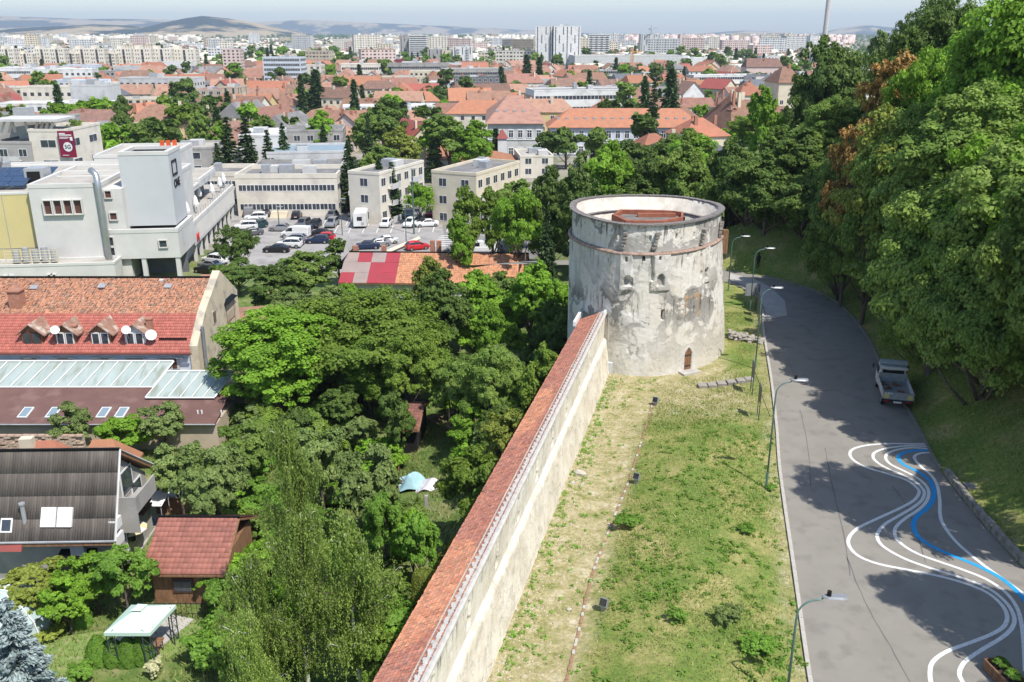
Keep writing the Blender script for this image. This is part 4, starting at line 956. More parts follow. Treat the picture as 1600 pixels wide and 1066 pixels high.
while n_ < 105:
	x, y = r.uniform(-30,75), r.uniform(106,200)
	if n_ < 26: x, y = r.uniform(36,62), r.uniform(56,130)
	elif n_ < 46: x, y = r.uniform(27,50), r.uniform(107,128)
	q = to_px((x, y, 2))
	if (x < 22 and y < 112 + max(0,(10 - x)) * .5) or q[0] > 1660 or q[0] < 690 or (x < -2 and y > 112 and y < 150) or (y > 150 and x < 20): continue
	kk_ = r.choice(['mid_a', 'mid_b', 'mid_c', 'mid_a']); WT.append((tree(kk_, x, y, r.uniform(.85,1.35) * (.66 if q[0] > 1180 and y > 90 else 1), lm=r.choice(['maple', 'dark', 'lime', 'dark', 'maple', 'walnut']), name='wood_tree', group='trees of the wood', sink=1.2), 'leafy wood tree')); n_ += 1
# undergrowth bushes through the garden
r = random.Random(12); kk = 0; placed = 0
UG = []
while placed < 150:
	px_, py_ = r.uniform(240,905), r.uniform(500,1066); p = at(px_, py_, -7); d = p.x - wall_x(p.y)
	if d > -3.2 or (px_ < 335 and py_ > 690) or (px_ < 345 and py_ < 700) or (640 < px_ < 740 and py_ > 800): continue
	if 600 < px_ < 700 and 720 < py_ < 800: continue
	k = r.choice(['bush_a', 'bush_b', 'bush_b']); o = tree(k, p.x, p.y, r.uniform(.55,1.25), lm=r.choice(['weed', 'lime', 'walnut', 'maple', 'weed']), name='garden_bush', cat='bush', group='garden undergrowth bushes'); UG.append((px_, py_, o)); placed += 1
TB = []
# ------------------------------------------------------------------ grass and weeds as real blades
def blades(n, xs, ys, hgt, wid, seed, m, name, dens=None, tintf=None, zoff=0.0, spread=0.5, label=None):
	r = np.random.default_rng(seed); x = r.uniform(*xs, n); y = r.uniform(*ys, n)
	if dens is not None: k = r.random(n) < dens(x, y); x = x[k]; y = y[k]
	n = len(x); z = ground_z(x, y) + zoff; h = hgt * r.uniform(.5,1.3, n); a = r.uniform(0,2 * pi, n); w_ = wid * r.uniform(.6,1.3, n)
	lx, ly = r.normal(0, spread, n) * h, r.normal(0, spread, n) * h
	V = np.stack([np.stack([x - np.cos(a) * w_, y - np.sin(a) * w_, z - .03],1), np.stack([x + np.cos(a) * w_, y + np.sin(a) * w_, z - .03],1), np.stack([x + lx, y + ly, z + h],1)],1)
	C = np.stack([r.uniform(0,1, n) if tintf is None else tintf(x, y, r), r.random(n), np.zeros(n)],1)
	o = mesh_obj(name, np_mesh(name, V.reshape(-1,3), np.arange(n * 3).reshape(n, 3), m, False, np.repeat(C, 3,0)), kind='stuff')
	if label: tag(o, label, 'grass')
	return o
g_green = leafmat('grass_green', (0.13,0.18,0.04),(0.32,0.33,0.12),.3)
g_dry = leafmat('grass_dry', (0.28,0.26,0.13),(0.45,0.39,0.24),.3)
def berm_d(x, y):
	s = x - wall_x(y); lx = np.interp(y, [20,31,39,50,66,78,86],[10.5,12.7,14.4,16.8,20.7,23.1,25.0])
	inside = (s > 4.0) & (x < lx - .25) & ((x - TC.x) ** 2 + (y - TC.y) ** 2 > 64)
	n = noise2(x, y, 2.2,71) + .6 * noise2(x, y, .7,72); edge = np.clip((lx - x) / 2.2,0.12,1)
	return np.where(inside, np.clip(.5 + 1.1 * n, .05,1) * edge, 0)
def path_d(x, y):
	s = x - wall_x(y); n = noise2(x, y, 1.1,73) + .5 * noise2(x, y, .4,74)
	return np.where((s > .05) & (s < 4.3) & (y < 70), np.clip(.05 + .9 * n + .25 * np.exp(-((s - .5) / .5) ** 2),0,1),0)
blades(190000,(0,26),(27,84),.13,.035,1, g_green, 'bank_grass', berm_d, label='green grass on the mown bank between wall and road')
blades(70000,(0,26),(27,84),.10,.03,2, g_dry, 'dry_grass', lambda x, y: np.where(berm_d(x, y) > 0, np.clip(.65 - berm_d(x, y),.06,1),0), label='straw coloured dry grass on the bank')
blades(60000,(-3,14),(27,70),.08,.03,3, g_green, 'path_grass', path_d, label='sparse green grass along the dry path by the wall')
blades(90000,(22,50),(27,125),.16,.045,4, g_green, 'hill_grass', lambda x, y: (x > np.interp(y, RX_Y, RX_X) + .45).astype(float), label='shaded grass on the bank beyond the road')
def lawn_d(x, y): return ((wall_x(y) - x > 3)).astype(float) * np.clip(.6 + noise2(x, y, 2,9),.1,1)
blades(90000,(-32,12),(33,80),.28,.05,5, g_green, 'garden_grass', lawn_d, label='rough green grass on the garden ground')
# broad leaved weeds on the bank
def weeds(name, spots, seed, lm, label, n=26, size=.09):
	r = np.random.default_rng(seed); P = []; Nn = []; A = []
	for x, y, s in spots:
		m_ = int(n * s * s * 1.4) + 8; a = r.uniform(0,2 * pi, m_); q = np.sqrt(r.random(m_)) * s * .5; z = gz(x, y) + .05 + r.random(m_) * .22 * s
		P.append(np.stack([x + np.cos(a) * q, y + np.sin(a) * q, z],1)); A.append(np.stack([np.cos(a), np.sin(a), a * 0 + .35],1))
	P = np.concatenate(P); A = np.concatenate(A); Nn = unit(r.normal(0,.35, P.shape) + np.array([0,0,1.0]) + A * .2)
	V, F, C = leaf_quads(P, Nn, size, r, 2.0, None, 0,.3, A); o = mesh_obj(name, np_mesh(name, V, F, LM[lm], False, C), kind='stuff'); tag(o, label, 'weeds'); return o
r = random.Random(5); sp = []
def on_berm(p): return float(berm_d(np.array([p.x]), np.array([p.y]))[0]) > 0
CL = [(1145,770,60,40),(1110,700,60,40),(1000,840,50,60),(1030,880,40,50),(1060,760,70,50),(1010,940,60,40),(1200,1010,40,40),(1090,800,80,70),(1150,870,50,30),(1190,690,30,30)]
while len(sp) < 300:
	c = r.choice(CL); p = at(r.gauss(c[0], c[2] * .7), r.gauss(c[1], c[3] * .7),.6)
	if on_berm(p): sp.append((p.x, p.y, r.uniform(.2,.5)))
while len(sp) < 430:
	p = at(r.uniform(930,1250), r.uniform(620,1066),.5)
	if on_berm(p): sp.append((p.x, p.y, r.uniform(.2,.45)))
weeds('bank_weeds', sp, 9, 'weed', 'broad leaved green weeds growing through the bank grass')
sp = []
while len(sp) < 260:
	y = r.uniform(30,66); s = abs(r.gauss(0,.5)) + .1 if r.random() < .6 else r.uniform(.2,4); sp.append((wall_x(y) + s, y, r.uniform(.15,.4)))
weeds('path_weeds', sp, 10, 'weed', 'small weeds along the foot of the wall', size=.07)
# larger single tufts one can point at
for i, (x, y, s, lm, lab) in enumerate([(980,823,.42, 'weed', 'leafy weed clump just above the rail on the bank'),(1136,972,.5, 'grey', 'dark blue-green thistle clump low on the bank'),(1178,1017,.4, 'weed', 'broad leaved clump below the thistle on the bank'),(1196,1018,.35, 'weed', 'smaller broad leaved clump beside the kerb low on the bank'),(1165,832,.28, 'weed', 'small leafy clump in dry grass beside the kerb'),(1057,968,.35, 'weed', 'pale leafy clump in the middle of the lower bank'),(1205,765,.22, 'weed', 'small clump at the foot of the middle lamp')]):
	p = at(x, y, gz(at(x, y, .5).x, at(x, y, .5).y)); tree('bush_a' if i % 2 else 'bush_b', p.x, p.y, s, lm=lm, label=lab, name='weed_clump', cat='weed', zs=.8)
# pale stones on the path, rail and rubble
stone_m = mat('pale_stone', (0.50,0.46,0.39),(0.36,0.33,0.28),3,.95,.8,10)
def stone_mesh(seed, m=stone_m, flat=.6):
	r = random.Random(seed); mb = MB(); n = 7; rings = []
	for k, (z, q) in enumerate([(-.25,.7),(0,1),(.3,.9),(.55,.45)]):
		rings.append([(cos(2 * pi * i / n) * q * .5 * r.uniform(.8,1.15), sin(2 * pi * i / n) * q * .5 * r.uniform(.8,1.15), z * flat + r.uniform(-.04,.04)) for i in range(n)])
	mb.sweep(rings); return mb.mesh('stone', m)
SM = [stone_mesh(i) for i in range(6)]
def put(me, p, s, name, label, cat, z=None, group=None, rz=None):
	o = mesh_obj(name, me, None, (p.x, p.y, gz(p.x, p.y) if z is None else z)); o.scale = (s, s, s) if not isinstance(s, tuple) else s; o.rotation_euler = (0,0, random.uniform(0,6) if rz is None else rz); tag(o, label, cat, group); return o
put(SM[0], at(906,741,0),(1.0,.62,.8), 'boulder', 'large white boulder lying on the dry path beside the wall', 'rock')
put(SM[1], at(895,755,0),.34, 'rock', 'fist sized pale rock just below the white boulder', 'rock')
put(SM[2], at(910,757,0),.26, 'rock', 'smaller pale rock beside the foot of the boulder', 'rock')
put(SM[3], at(889,953,0),.28, 'rock', 'dark lone rock on the path below the wall', 'rock')
rr = np.random.default_rng(4); n = 1900; y = rr.uniform(28,70, n); x = wall_x(y) + np.abs(rr.normal(.4,1.4, n)); x = np.where(x > wall_x(y) + 4, wall_x(y) + 1, x)
V = []; F = []; tm = np.array([[-.5,-.5,0],[.5,-.4,0],[.4,.5,0],[-.5,.4,0],[0,0,.7]]); tf = np.array([[0,1,4],[1,2,4],[2,3,4],[3,0,4]])
sc = rr.uniform(.02,.085, n) ; a = rr.uniform(0,6.28, n); ca, sa = np.cos(a), np.sin(a)
P = np.stack([(tm[None, :, 0] * ca[:, None] - tm[None, :, 1] * sa[:, None]) * sc[:, None] + x[:, None],(tm[None, :, 0] * sa[:, None] + tm[None, :, 1] * ca[:, None]) * sc[:, None] + y[:, None], tm[None, :, 2] * sc[:, None] + (ground_z(x, y))[:, None]],-1)
o = mesh_obj('gravel', np_mesh('gravel', P.reshape(-1,3),(np.arange(n)[:, None, None] * 5 + tf[None]).reshape(-1,3), stone_m), kind='stuff'); tag(o, 'loose pale gravel scattered on the dry path', 'gravel')
# the old narrow rail along the path: two rusty strips with sleepers
rp = [at(x, y, 0.02) for x, y in [(868,1120),(885,1066),(905,985),(925,900),(955,822),(985,748),(1006,680),(1022,622)]]
rust_r = mat('rusty_edge', (0.24,0.13,0.08),(0.36,0.24,0.16),3,.9,.4,20)
edg = empty('path_edging', (0,0,0)); tag(edg, 'narrow rusty brick edging running along the path parallel to the wall', 'edging')
rpc = catmull([(p.x, p.y) for p in rp],6); bm_ = []
for s in range(4):
	r_ = random.Random(s); m_ = MB(); m_.box(-.135,.135,-.06,.06,-.1,.05); m_.v = [(x + r_.uniform(-.008,.008), y + r_.uniform(-.008,.008), z + r_.uniform(-.012,.012)) for x, y, z in m_.v]; bm_.append(m_.mesh('brick', rust_r if s else mortar))
acc = 0; cnt = 0
for a, b in zip(rpc[:-1], rpc[1:]):
	L_ = (b - a).length
	while acc < L_:
		p = a.lerp(b, acc / L_); d = (b - a).normalized()
		if random.random() > .06 and cnt < 290: o = mesh_obj('brick', random.choice(bm_), edg, (p.x, p.y, gz(p.x, p.y) + random.uniform(-.01,.03))); o.rotation_euler = (0,0, atan2(d.y, d.x) + random.uniform(-.05,.05)); cnt += 1
		acc += .285 if p.y < 75 else 99
	acc -= L_
# ------------------------------------------------------------------ building kit
G0 = -8.0
def hz_at(y, Y): return atY(800, y, Y).z
PL = {
 'white': mat('plaster_white', (0.66,0.66,0.65),(0.58,0.58,0.57),.5,.9,.15,8, c3=(0.50,0.49,0.47), s3=.35),
 'cream': mat('plaster_cream', (0.62,0.55,0.42),(0.54,0.48,0.37),.5,.9,.15,8, c3=(0.48,0.43,0.34), s3=.3),
 'pale': mat('plaster_pale_cream', (0.66,0.61,0.52),(0.58,0.54,0.46),.5,.9,.15,8, c3=(0.5,0.46,0.4), s3=.3),
 'yellow': mat('plaster_yellow', (0.60,0.46,0.22),(0.52,0.41,0.22),.5,.9,.15,8),
 'grey': mat('plaster_grey', (0.30,0.29,0.275),(0.37,0.355,0.335),.5,.92,.2,8, c3=(0.24,0.23,0.215), s3=.4),
 'lgrey': mat('plaster_light_grey', (0.46,0.46,0.45),(0.53,0.53,0.52),.5,.9,.15,8, c3=(0.4,0.4,0.39), s3=.4),
 'tan': mat('plaster_tan', (0.42,0.35,0.26),(0.50,0.42,0.33),.5,.92,.2,8, c3=(0.36,0.30,0.23), s3=.3),
 'pink': mat('plaster_pink', (0.55,0.42,0.38),(0.60,0.48,0.43),.5,.92),
 'blue': mat('plaster_pale_blue', (0.50,0.55,0.63),(0.56,0.60,0.66),.5,.92, c3=(0.44,0.48,0.55), s3=.3),
 'dgrey': mat('facade_dark_grey', (0.11,0.115,0.125),(0.16,0.165,0.175),.5,.7),
 'lilac': mat('plaster_lilac', (0.55,0.45,0.56), rough=.9),
}
RF = {
 'orange': mat('roof_orange', (0.376,0.162,0.091),(0.304,0.137,0.086),.8,.85,.5,9, objrand=.16, c3=(0.288,0.141,0.086), s3=.5),
 'terra': mat('roof_terracotta', (0.288,0.154,0.108),(0.224,0.125,0.091),.9,.88,.5,9, objrand=.2, c3=(0.192,0.108,0.082), s3=.6),
 'brown': mat('roof_brown', (0.216,0.129,0.099),(0.160,0.100,0.082),.8,.9,.5,9, objrand=.2, c3=(0.256,0.141,0.095), s3=.5),
 'pale': mat('roof_pale_clay', (0.360,0.208,0.147),(0.304,0.175,0.130),.5,.9,.4,9, objrand=.1, c3=(0.272,0.150,0.112), s3=.5),
 'wine': mat('roof_wine_sheet', (0.240,0.046,0.056),(0.192,0.042,0.052),.5,.6,.1, objrand=.15),
 'red': mat('roof_red', (0.304,0.083,0.065),(0.256,0.075,0.060),.6,.7,.3,9, objrand=.12),
 'slate': mat('roof_slate', (0.085,0.09,0.10),(0.12,0.125,0.135),.8,.7,.3,9, objrand=.15),
 'felt': mat('roof_felt', (0.14,0.14,0.14),(0.20,0.195,0.19),.35,.9,.2,6, c3=(0.26,0.25,0.24), s3=.3),
 'gravel': mat('roof_gravel', (0.33,0.31,0.27),(0.42,0.39,0.35),.4,.95,.3,20, c3=(0.27,0.25,0.22), s3=.25),
 'bluef': mat('roof_blue_grey', (0.20,0.27,0.31),(0.25,0.31,0.35),.4,.6,.1),
 'green': mat('roof_green', (0.17,0.27,0.19),(0.21,0.31,0.23),.4,.7,.1),
 'whitef': mat('roof_white', (0.62,0.62,0.61),(0.5,0.5,0.49),.4,.8,.1),
}
GL = mat('window_glass', (0.03,0.036,0.045),(0.06,0.07,0.085),.9,.12, spec=.6, coord='Object')
FRm = mat('window_frame_white', (0.68,0.68,0.67), rough=.6)
FRb = mat('window_frame_brown', (0.10,0.045,0.035), rough=.6)
CHm = mat('chimney_brick', (0.30,0.13,0.085),(0.38,0.20,0.14),3,.95,.4,14)
metal_g = mat('sheet_grey', (0.42,0.43,0.44),(0.34,0.35,0.36),1.5,.45, metal=.3)
def roof_faces(w, d, h, rh, kind, ov):
	"""faces of a pitched roof over a w x d box whose walls end at h; ridge along x"""
	x0, x1, y0, y1 = -w / 2 - ov, w / 2 + ov, -d / 2 - ov, d / 2 + ov; e = h - ov * rh / (d / 2) * .8
	if kind == 'hip': r0, r1 = x0 + min(d / 2, w * .42), x1 - min(d / 2, w * .42)
	elif kind == 'half': r0, r1 = x0 + d * .16, x1 - d * .16
	else: r0, r1 = x0, x1
	R0, R1 = (r0,0, h + rh),(r1,0, h + rh); A, B, C, D = (x0, y0, e),(x1, y0, e),(x1, y1, e),(x0, y1, e)
	fs = [[A, B, R1, R0],[C, D, R0, R1]]
	if kind != 'gable': fs += [[B, C, R1],[D, A, R0]]
	lo = [(p[0], p[1], p[2] - .14) for p in (A, B, C, D)]
	fs += [[lo[0], lo[1], B, A],[lo[2], lo[3], D, C]]
	if kind != 'gable': fs += [[lo[1], lo[2], C, B],[lo[3], lo[0], A, D]]
	else:
		for s in ((A, D, R0, lo[0], lo[3]),(B, C, R1, lo[1], lo[2])):
			a, c, r_, la, lc = s; rl = (r_[0],0, r_[2] - .14); fs += [[la, a, r_, rl],[rl, r_, c, lc]]
		fs += [[lo[0],(r0,0, h + rh - .14),(r1,0, h + rh - .14), lo[1]],[lo[3], lo[2],(r1,0, h + rh - .14),(r0,0, h + rh - .14)]]
	fs += [[lo[0], lo[3], lo[2], lo[1]]] if kind != 'gable' else []
	return fs
def win_quads(mbg, mbf, x0, x1, z0, z1, side, w, d, out=.03):
	"""a framed window on side 'f','b','l','r'; frame stands proud, glass sits back inside it"""
	def P(a, z, o):
		return {'f': (a, -d / 2 - o, z), 'b': (-a, d / 2 + o, z), 'r': (w / 2 + o, a, z), 'l': (-w / 2 - o, -a, z)}[side]
	mbg.face([P(x0, z0, out * .4), P(x1, z0, out * .4), P(x1, z1, out * .4), P(x0, z1, out * .4)])
	if mbf is not None:
		t = min(.09,(x1 - x0) * .1)
		for a0, a1, b0, b1 in ((x0 - t, x1 + t, z1, z1 + t),(x0 - t, x1 + t, z0 - t, z0),(x0 - t, x0, z0, z1),(x1, x1 + t, z0, z1),((x0 + x1) / 2 - t * .4,(x0 + x1) / 2 + t * .4, z0, z1)):
			q = [P(a0, b0, out), P(a1, b0, out), P(a1, b1, out), P(a0, b1, out)]; mbf.face(q)
			mbf.face([P(a0, b0,0), P(a1, b0,0), q[1], q[0]]); mbf.face([q[3], q[2], P(a1, b1,0), P(a0, b1,0)])
def facade(w, d, h, floors, sides, mbg, mbf, pitch=2.6, ww=1.2, wh=1.4, base=.9, seed=0, skip=.0, top=.0):
	r = random.Random(seed); fh = (h - top) / floors
	for sd_ in sides:
		L_ = w if sd_ in 'fb' else d; n = max(1, int((L_ - .8) / pitch)); p = L_ / n
		for f in range(floors):
			for i in range(n):
				if r.random() < skip: continue
				c = -L_ / 2 + p * (i + .5); z = f * fh + base; win_quads(mbg, mbf, c - ww / 2, c + ww / 2, z, min(z + wh, (f + 1) * fh - .25), sd_, w, d)
BL = []          # every pitched-roof house, for labels later
def house(x, y, w, d, h, rh, rz, wall='cream', roof='orange', kind='gable', floors=2, chim=1, lod=1, label=None, desc=None, name='house', z0=G0, dormers=0, group=None, seed=None, ov=.45):
	r = random.Random(seed if seed is not None else int(x * 13 + y * 7)); root = empty(name, (x, y, z0), rz); tag(root, label, 'house', group)
	mb = MB(); mb.box(-w / 2, w / 2,-d / 2, d / 2,-.5, h)
	if kind == 'gable':
		for s in (-1,1): mb.face([(s * w / 2,-d / 2, h),(s * w / 2, d / 2, h),(s * w / 2,0, h + rh - .1)][::s])
	elif kind == 'half': 
		pass
	mb.build('wall', PL[wall], root)
	rb = MB()
	for f in roof_faces(w, d, h, rh, kind, ov): rb.face(f)
	ro = rb.build('roof', RF[roof], root)
	for c in range(chim):
		cx = r.uniform(-w * .35, w * .35); cy_ = r.choice([-1,1]) * d * r.uniform(.05,.2); zc = h + rh * (1 - abs(cy_) / (d / 2)); b_ = MB(); s = r.uniform(.3,.5)
		b_.box(cx - s, cx + s, cy_ - s * .7, cy_ + s * .7, zc - .6, h + rh + r.uniform(.3,1.0)); b_.build('chimney', CHm if r.random() < .6 else PL['cream'], ro)
	for k in range(dormers):
		cx = -w / 2 + w * (k + .5) / dormers; cy_ = -d / 2 * .5; zc = h + rh * .42; b_ = MB()
		b_.box(cx - .7, cx + .7, cy_ - .4, cy_ + 1.6, zc - .3, zc + .95); b_.face([(cx - .9, cy_ - .5, zc + .9),(cx, cy_ - .5, zc + 1.5),(cx, cy_ + 2.1, zc + 1.5),(cx - .9, cy_ + 2.1, zc + .9)]); b_.face([(cx + .9, cy_ - .5, zc + .9),(cx + .9, cy_ + 2.1, zc + .9),(cx, cy_ + 2.1, zc + 1.5),(cx, cy_ - .5, zc + 1.5)])
		b_.build('dormer', RF[roof], ro)
	g, f = MB(), MB() if lod < 2 else None
	facade(w, d, h, floors, 'frl' if kind != 'gable' else 'frl', g, f, seed=r.random(), skip=.12, pitch=r.uniform(2.4,3.4))
	g.build('window_panes', GL, root, kind='stuff')
	if f is not None: f.build('window_frames', FRm, root, kind='stuff')
	BL.append((root, desc or f'{roof} {kind}', x, y)); return root
def flat_block(x, y, w, d, h, rz, wall='white', roof='felt', floors=4, name='apartment_block', label=None, cat='building', z0=G0, style='grid', sides='frl', par=.5, pitch=2.9, ww=1.5, wh=1.4, frames=True, huts=1, group=None, seed=0, balc=False, wall2=None, base=.9):
	r = random.Random(seed + int(x)); root = empty(name, (x, y, z0), rz); tag(root, label, cat, group)
	mb = MB(); mb.box(-w / 2, w / 2,-d / 2, d / 2,-.6, h); mb.build('wall', PL[wall], root)
	rb = MB(); rb.box(-w / 2 + .3, w / 2 - .3,-d / 2 + .3, d / 2 - .3, h - .2, h + .04); ro = rb.build('roof', RF[roof], root)
	pb = MB(); e = .06
	pb.box(-w / 2 - e, w / 2 + e, -d / 2 - e, -d / 2 + .3, h, h + par); pb.box(-w / 2 - e, w / 2 + e, d / 2 - .3, d / 2 + e, h, h + par)
	pb.box(-w / 2 - e, -w / 2 + .3,-d / 2 + .3, d / 2 - .3, h, h + par); pb.box(w / 2 - .3, w / 2 + e, -d / 2 + .3, d / 2 - .3, h, h + par); pb.build('parapet', PL[wall2 or wall], ro)
	for k in range(huts):
		b_ = MB(); cx, cy_ = r.uniform(-w * .3, w * .3), r.uniform(-d * .2, d * .2); sx, sy, sz = r.uniform(.6,2), r.uniform(.5,1.4), r.uniform(.6,2.2) if h > 12 else r.uniform(.4,.9)
		b_.box(cx - sx, cx + sx, cy_ - sy, cy_ + sy, h, h + par + sz); b_.build('roof_housing', PL['lgrey'] if k % 2 else metal_g, ro)
	g, f = MB(), MB() if frames else None
	if style == 'grid': facade(w, d, h, floors, sides, g, f, pitch=pitch, ww=ww, wh=wh, base=base, seed=seed)
	elif style == 'band':
		fh = h / floors
		for sd_ in sides:
			L_ = w if sd_ in 'fb' else d
			for q in range(floors):
				n = max(1, int(L_ / 1.5))
				for i in range(n):
					a = -L_ / 2 + .5 + (L_ - 1) * i / n; win_quads(g, f, a + .08, a + (L_ - 1) / n - .08, q * fh + base, q * fh + base + wh, sd_, w, d)
	elif style == 'slots':
		fh = h / floors
		for sd_ in sides:
			L_ = w if sd_ in 'fb' else d; n = max(2, int(L_ / pitch))
			for i in range(n):
				a = -L_ / 2 + L_ * (i + .5) / n
				for q in range(floors):
					if (i + q // 3) % 2 == 0 or i % 3 == 0: win_quads(g, None, a - ww / 2, a + ww / 2, q * fh + .5, q * fh + .5 + wh, sd_, w, d)
	g.build('window_panes', GL, root, kind='stuff')
	if f is not None: f.build('window_frames', FRm, root, kind='stuff')
	if balc:
		fh = h / floors; n = max(1, int(w / 7)); b_ = MB()
		for q in range(floors):
			for i in range(n):
				a = -w / 2 + w * (i + .5) / n; b_.box(a - 1.6, a + 1.6,-d / 2 - 1.1,-d / 2, q * fh + .05, q * fh + .2); b_.box(a - 1.6, a + 1.6,-d / 2 - 1.1,-d / 2 - 1.02, q * fh + .2, q * fh + 1.05)
		b_.build('balconies', PL[wall2 or 'lgrey'], root, kind='stuff')
	return root
FOOT = []        # ground already taken: (x, y, radius)
def blk(px0, px1, ybase, ytop, d, rz=0.0, fn=flat_block, Y=None, **kw):
	"""block whose front spans photo columns px0..px1, base row ybase, eave row ytop"""
	if Y is None: Y = at(800, ybase, G0).y
	a = atY(px0, ybase, Y); b = atY(px1, ybase, Y); w_ = (b.x - a.x) / max(.3, cos(rz)); h = hz_at(ytop, Y) - G0
	cx, cyy = (a.x + b.x) / 2, Y + d / 2
	FOOT.append((cx, cyy, max(w_, d) * .58 + 2))
	if fn is house: return house(cx, cyy, w_, d, h, kw.pop('rh', d * .3), rz, **kw)
	return flat_block(cx, cyy, w_, d, h, rz, **kw)
# ------------------------------------------------------------------ distinct buildings of the town
def corner(pl, pc, pr, ztop, **kw):
	"""flat roof seen with its near corner: returns (centre, w, d, rz) from left, near and right roof corners"""
	A, C, B = at(*pl, ztop), at(*pc, ztop), at(*pr, ztop); u = (B - C); w_ = u.length; rz = atan2(u.y, u.x); d = max(6, abs((A - C).dot(Vector((-sin(rz), cos(rz),0)))))
	c = C + u * .5 + Vector((-sin(rz), cos(rz),0)) * d / 2; FOOT.append((c.x, c.y, max(w_, d) * .6 + 2)); return c, w_, d, rz
# cream office by the car park
blk(372,528,338,279,13,0.03, wall='pale', roof='felt', floors=2, style='band', label='long cream two-storey office with ribbon windows behind the car park', name='office_building', cat='office', par=.9, wh=1.1, base=1.3, wall2='pale', huts=4)
blk(318,380,331,276,12,0.03, wall='pale', roof='felt', floors=2, style='band', label='left end wing of the cream office over its ramp', name='office_building', cat='office', par=.9, wh=1.0, base=1.6)
c, w_, d, rz = corner((555,268),(592,274),(662,254),1.2); flat_block(c.x, c.y, w_, d, 9.2, rz, wall='pale', roof='felt', floors=3, label='small cream apartment block with dark flat roof behind the conifers', balc=True, huts=3)
c, w_, d, rz = corner((681,268),(744,275),(812,255),1.6); flat_block(c.x, c.y, w_, d, 9.6, rz, wall='cream', roof='felt', floors=3, label='grey-gabled apartment block with dark flat roof beside the car park', huts=4, seed=4)
blk(412,532,262,240,16,.15, wall='lgrey', roof='bluef', floors=1, label='low long building with blue-grey sheet roof behind the cream office', name='school_hall', huts=2, Y=205)
blk(395,530,272,262,10,.1, wall='grey', roof='felt', floors=1, label='low felt-roofed hall wedged behind the cream office', name='hall', huts=2, Y=194)
blk(372,432,262,214,16,.12, wall='white', roof='whitef', floors=3, label='white flat-roofed block standing behind the tall firs', Y=215, huts=2)
blk(432,532,248,206,14,.12, wall='grey', roof='felt', floors=3, label='grey flat-roofed apartment block with blue framed windows beside the firs', Y=236, huts=2)
blk(272,330,282,234,14,.1, wall='grey', roof='gravel', floors=3, label='grey three-storey block with white window frames behind the white building', Y=205, huts=2, style='grid', ww=3.2, pitch=4.2)
blk(326,375,280,240,12,.1, wall='cream', roof='gravel', floors=3, label='beige side wing between the grey block and the firs', Y=212)
blk(190,283,228,194,16,.12, fn=house, wall='yellow', roof='terra', kind='hip', floors=2, rh=5, label='yellow stuccoed corner mansion with terracotta hipped roof and tall windows', Y=268, chim=2)
blk(135,200,225,200,12,.1, wall='tan', roof='gravel', floors=1, label='long tan street wall building with arched gate beside the yellow mansion', name='street_building', Y=255)
blk(0,60,285,225,14,-.02, wall='grey', roof='gravel', floors=4, label='grey block with balconies at the left edge beneath the concrete frame', Y=178, balc=True)
poster_b = blk(60,118,290,206,14,-.05, wall='pale', roof='gravel', floors=4, style='grid', ww=3.0, pitch=5, label='cream block carrying the tall dark red advertisement', Y=178, huts=0)
blk(0,92,250,188,12,-.05, wall='grey', roof='gravel', floors=1, label='grey block whose top floor shows slanting concrete struts', Y=188, name='concrete_building', par=.3)
# slanting struts on the roof storey
st = MB()
for x in (2,14,24,44,54,62,70,78):
	p = atY(x, 207,180.5); q = atY(x + (5 if int(x) % 4 else -5),190,180.5); st.tube([p, q],.28,4)
o = st.build('roof_struts', PL['pale']); tag(o, 'slanting pale concrete struts carrying the canopy above the advertisement block', 'canopy', kind='stuff')
cn = MB(); p = atY(-10,188,180); q = atY(92,190,180); cn.box(p.x, q.x, 179,187, p.z - .2, p.z + .25); o = cn.build('roof_canopy', PL['lgrey']); tag(o, 'long flat grey canopy above the slanting concrete struts', 'canopy')
# advertisement
def ad_board():
	Y = 177.2; a, b = atY(88.5,205, Y), atY(120,246, Y); w_, h = b.x - a.x, a.z - b.z; root = empty('billboard', ((a.x + b.x) / 2, Y, b.z),-.05)
	tag(root, 'tall dark red advertisement banner with white 5G roundel on the block wall', 'billboard')
	m = MB(); m.box(-w_ / 2, w_ / 2,0,.25,0, h); m.build('banner', mat('ad_red', (0.26,0.012,0.035),(0.10,0.012,0.05),.35,.5), root)
	m = MB(); n = 28; R_ = w_ * .29; cz = h * .40; m.face([(cos(2 * pi * k / n) * R_ + .05 * w_, -.03, cz + sin(2 * pi * k / n) * R_) for k in range(n)]); m.build('roundel', FRm, root)
	m = MB(); 
	for x0, x1, z0, z1 in ((-.4,-.02,.885,.925),(-.4,.38,.83,.87),(-.4,.2,.77,.785),(-.4,.24,.74,.755),(-.4,.1,.71,.725),(.26,.42,.64,.78)): m.box(x0 * w_, x1 * w_, -.04,0, z0 * h, z1 * h)
	m.box(-.36 * w_, .05 * w_, -.04,0,.07 * h, .09 * h); m.build('printed_lines', FRm, root, kind='stuff')
	cu = bpy.data.curves.new('lettering', 'FONT'); cu.body = '5G'; cu.size = R_ * 1.15; cu.align_x = 'CENTER'; cu.align_y = 'CENTER'; cu.extrude = .02
	t = bpy.data.objects.new('lettering', cu); link(t); cu.materials.append(mat('letter_black', (.02,.015,.02))); bpy.context.view_layer.update(); me = bpy.data.meshes.new_from_object(t.evaluated_get(bpy.context.evaluated_depsgraph_get())); bpy.data.objects.remove(t); o = mesh_obj('lettering', me, root, (.05 * w_, -.07, cz)); o.rotation_euler = (pi / 2,0,0)
ad_board()
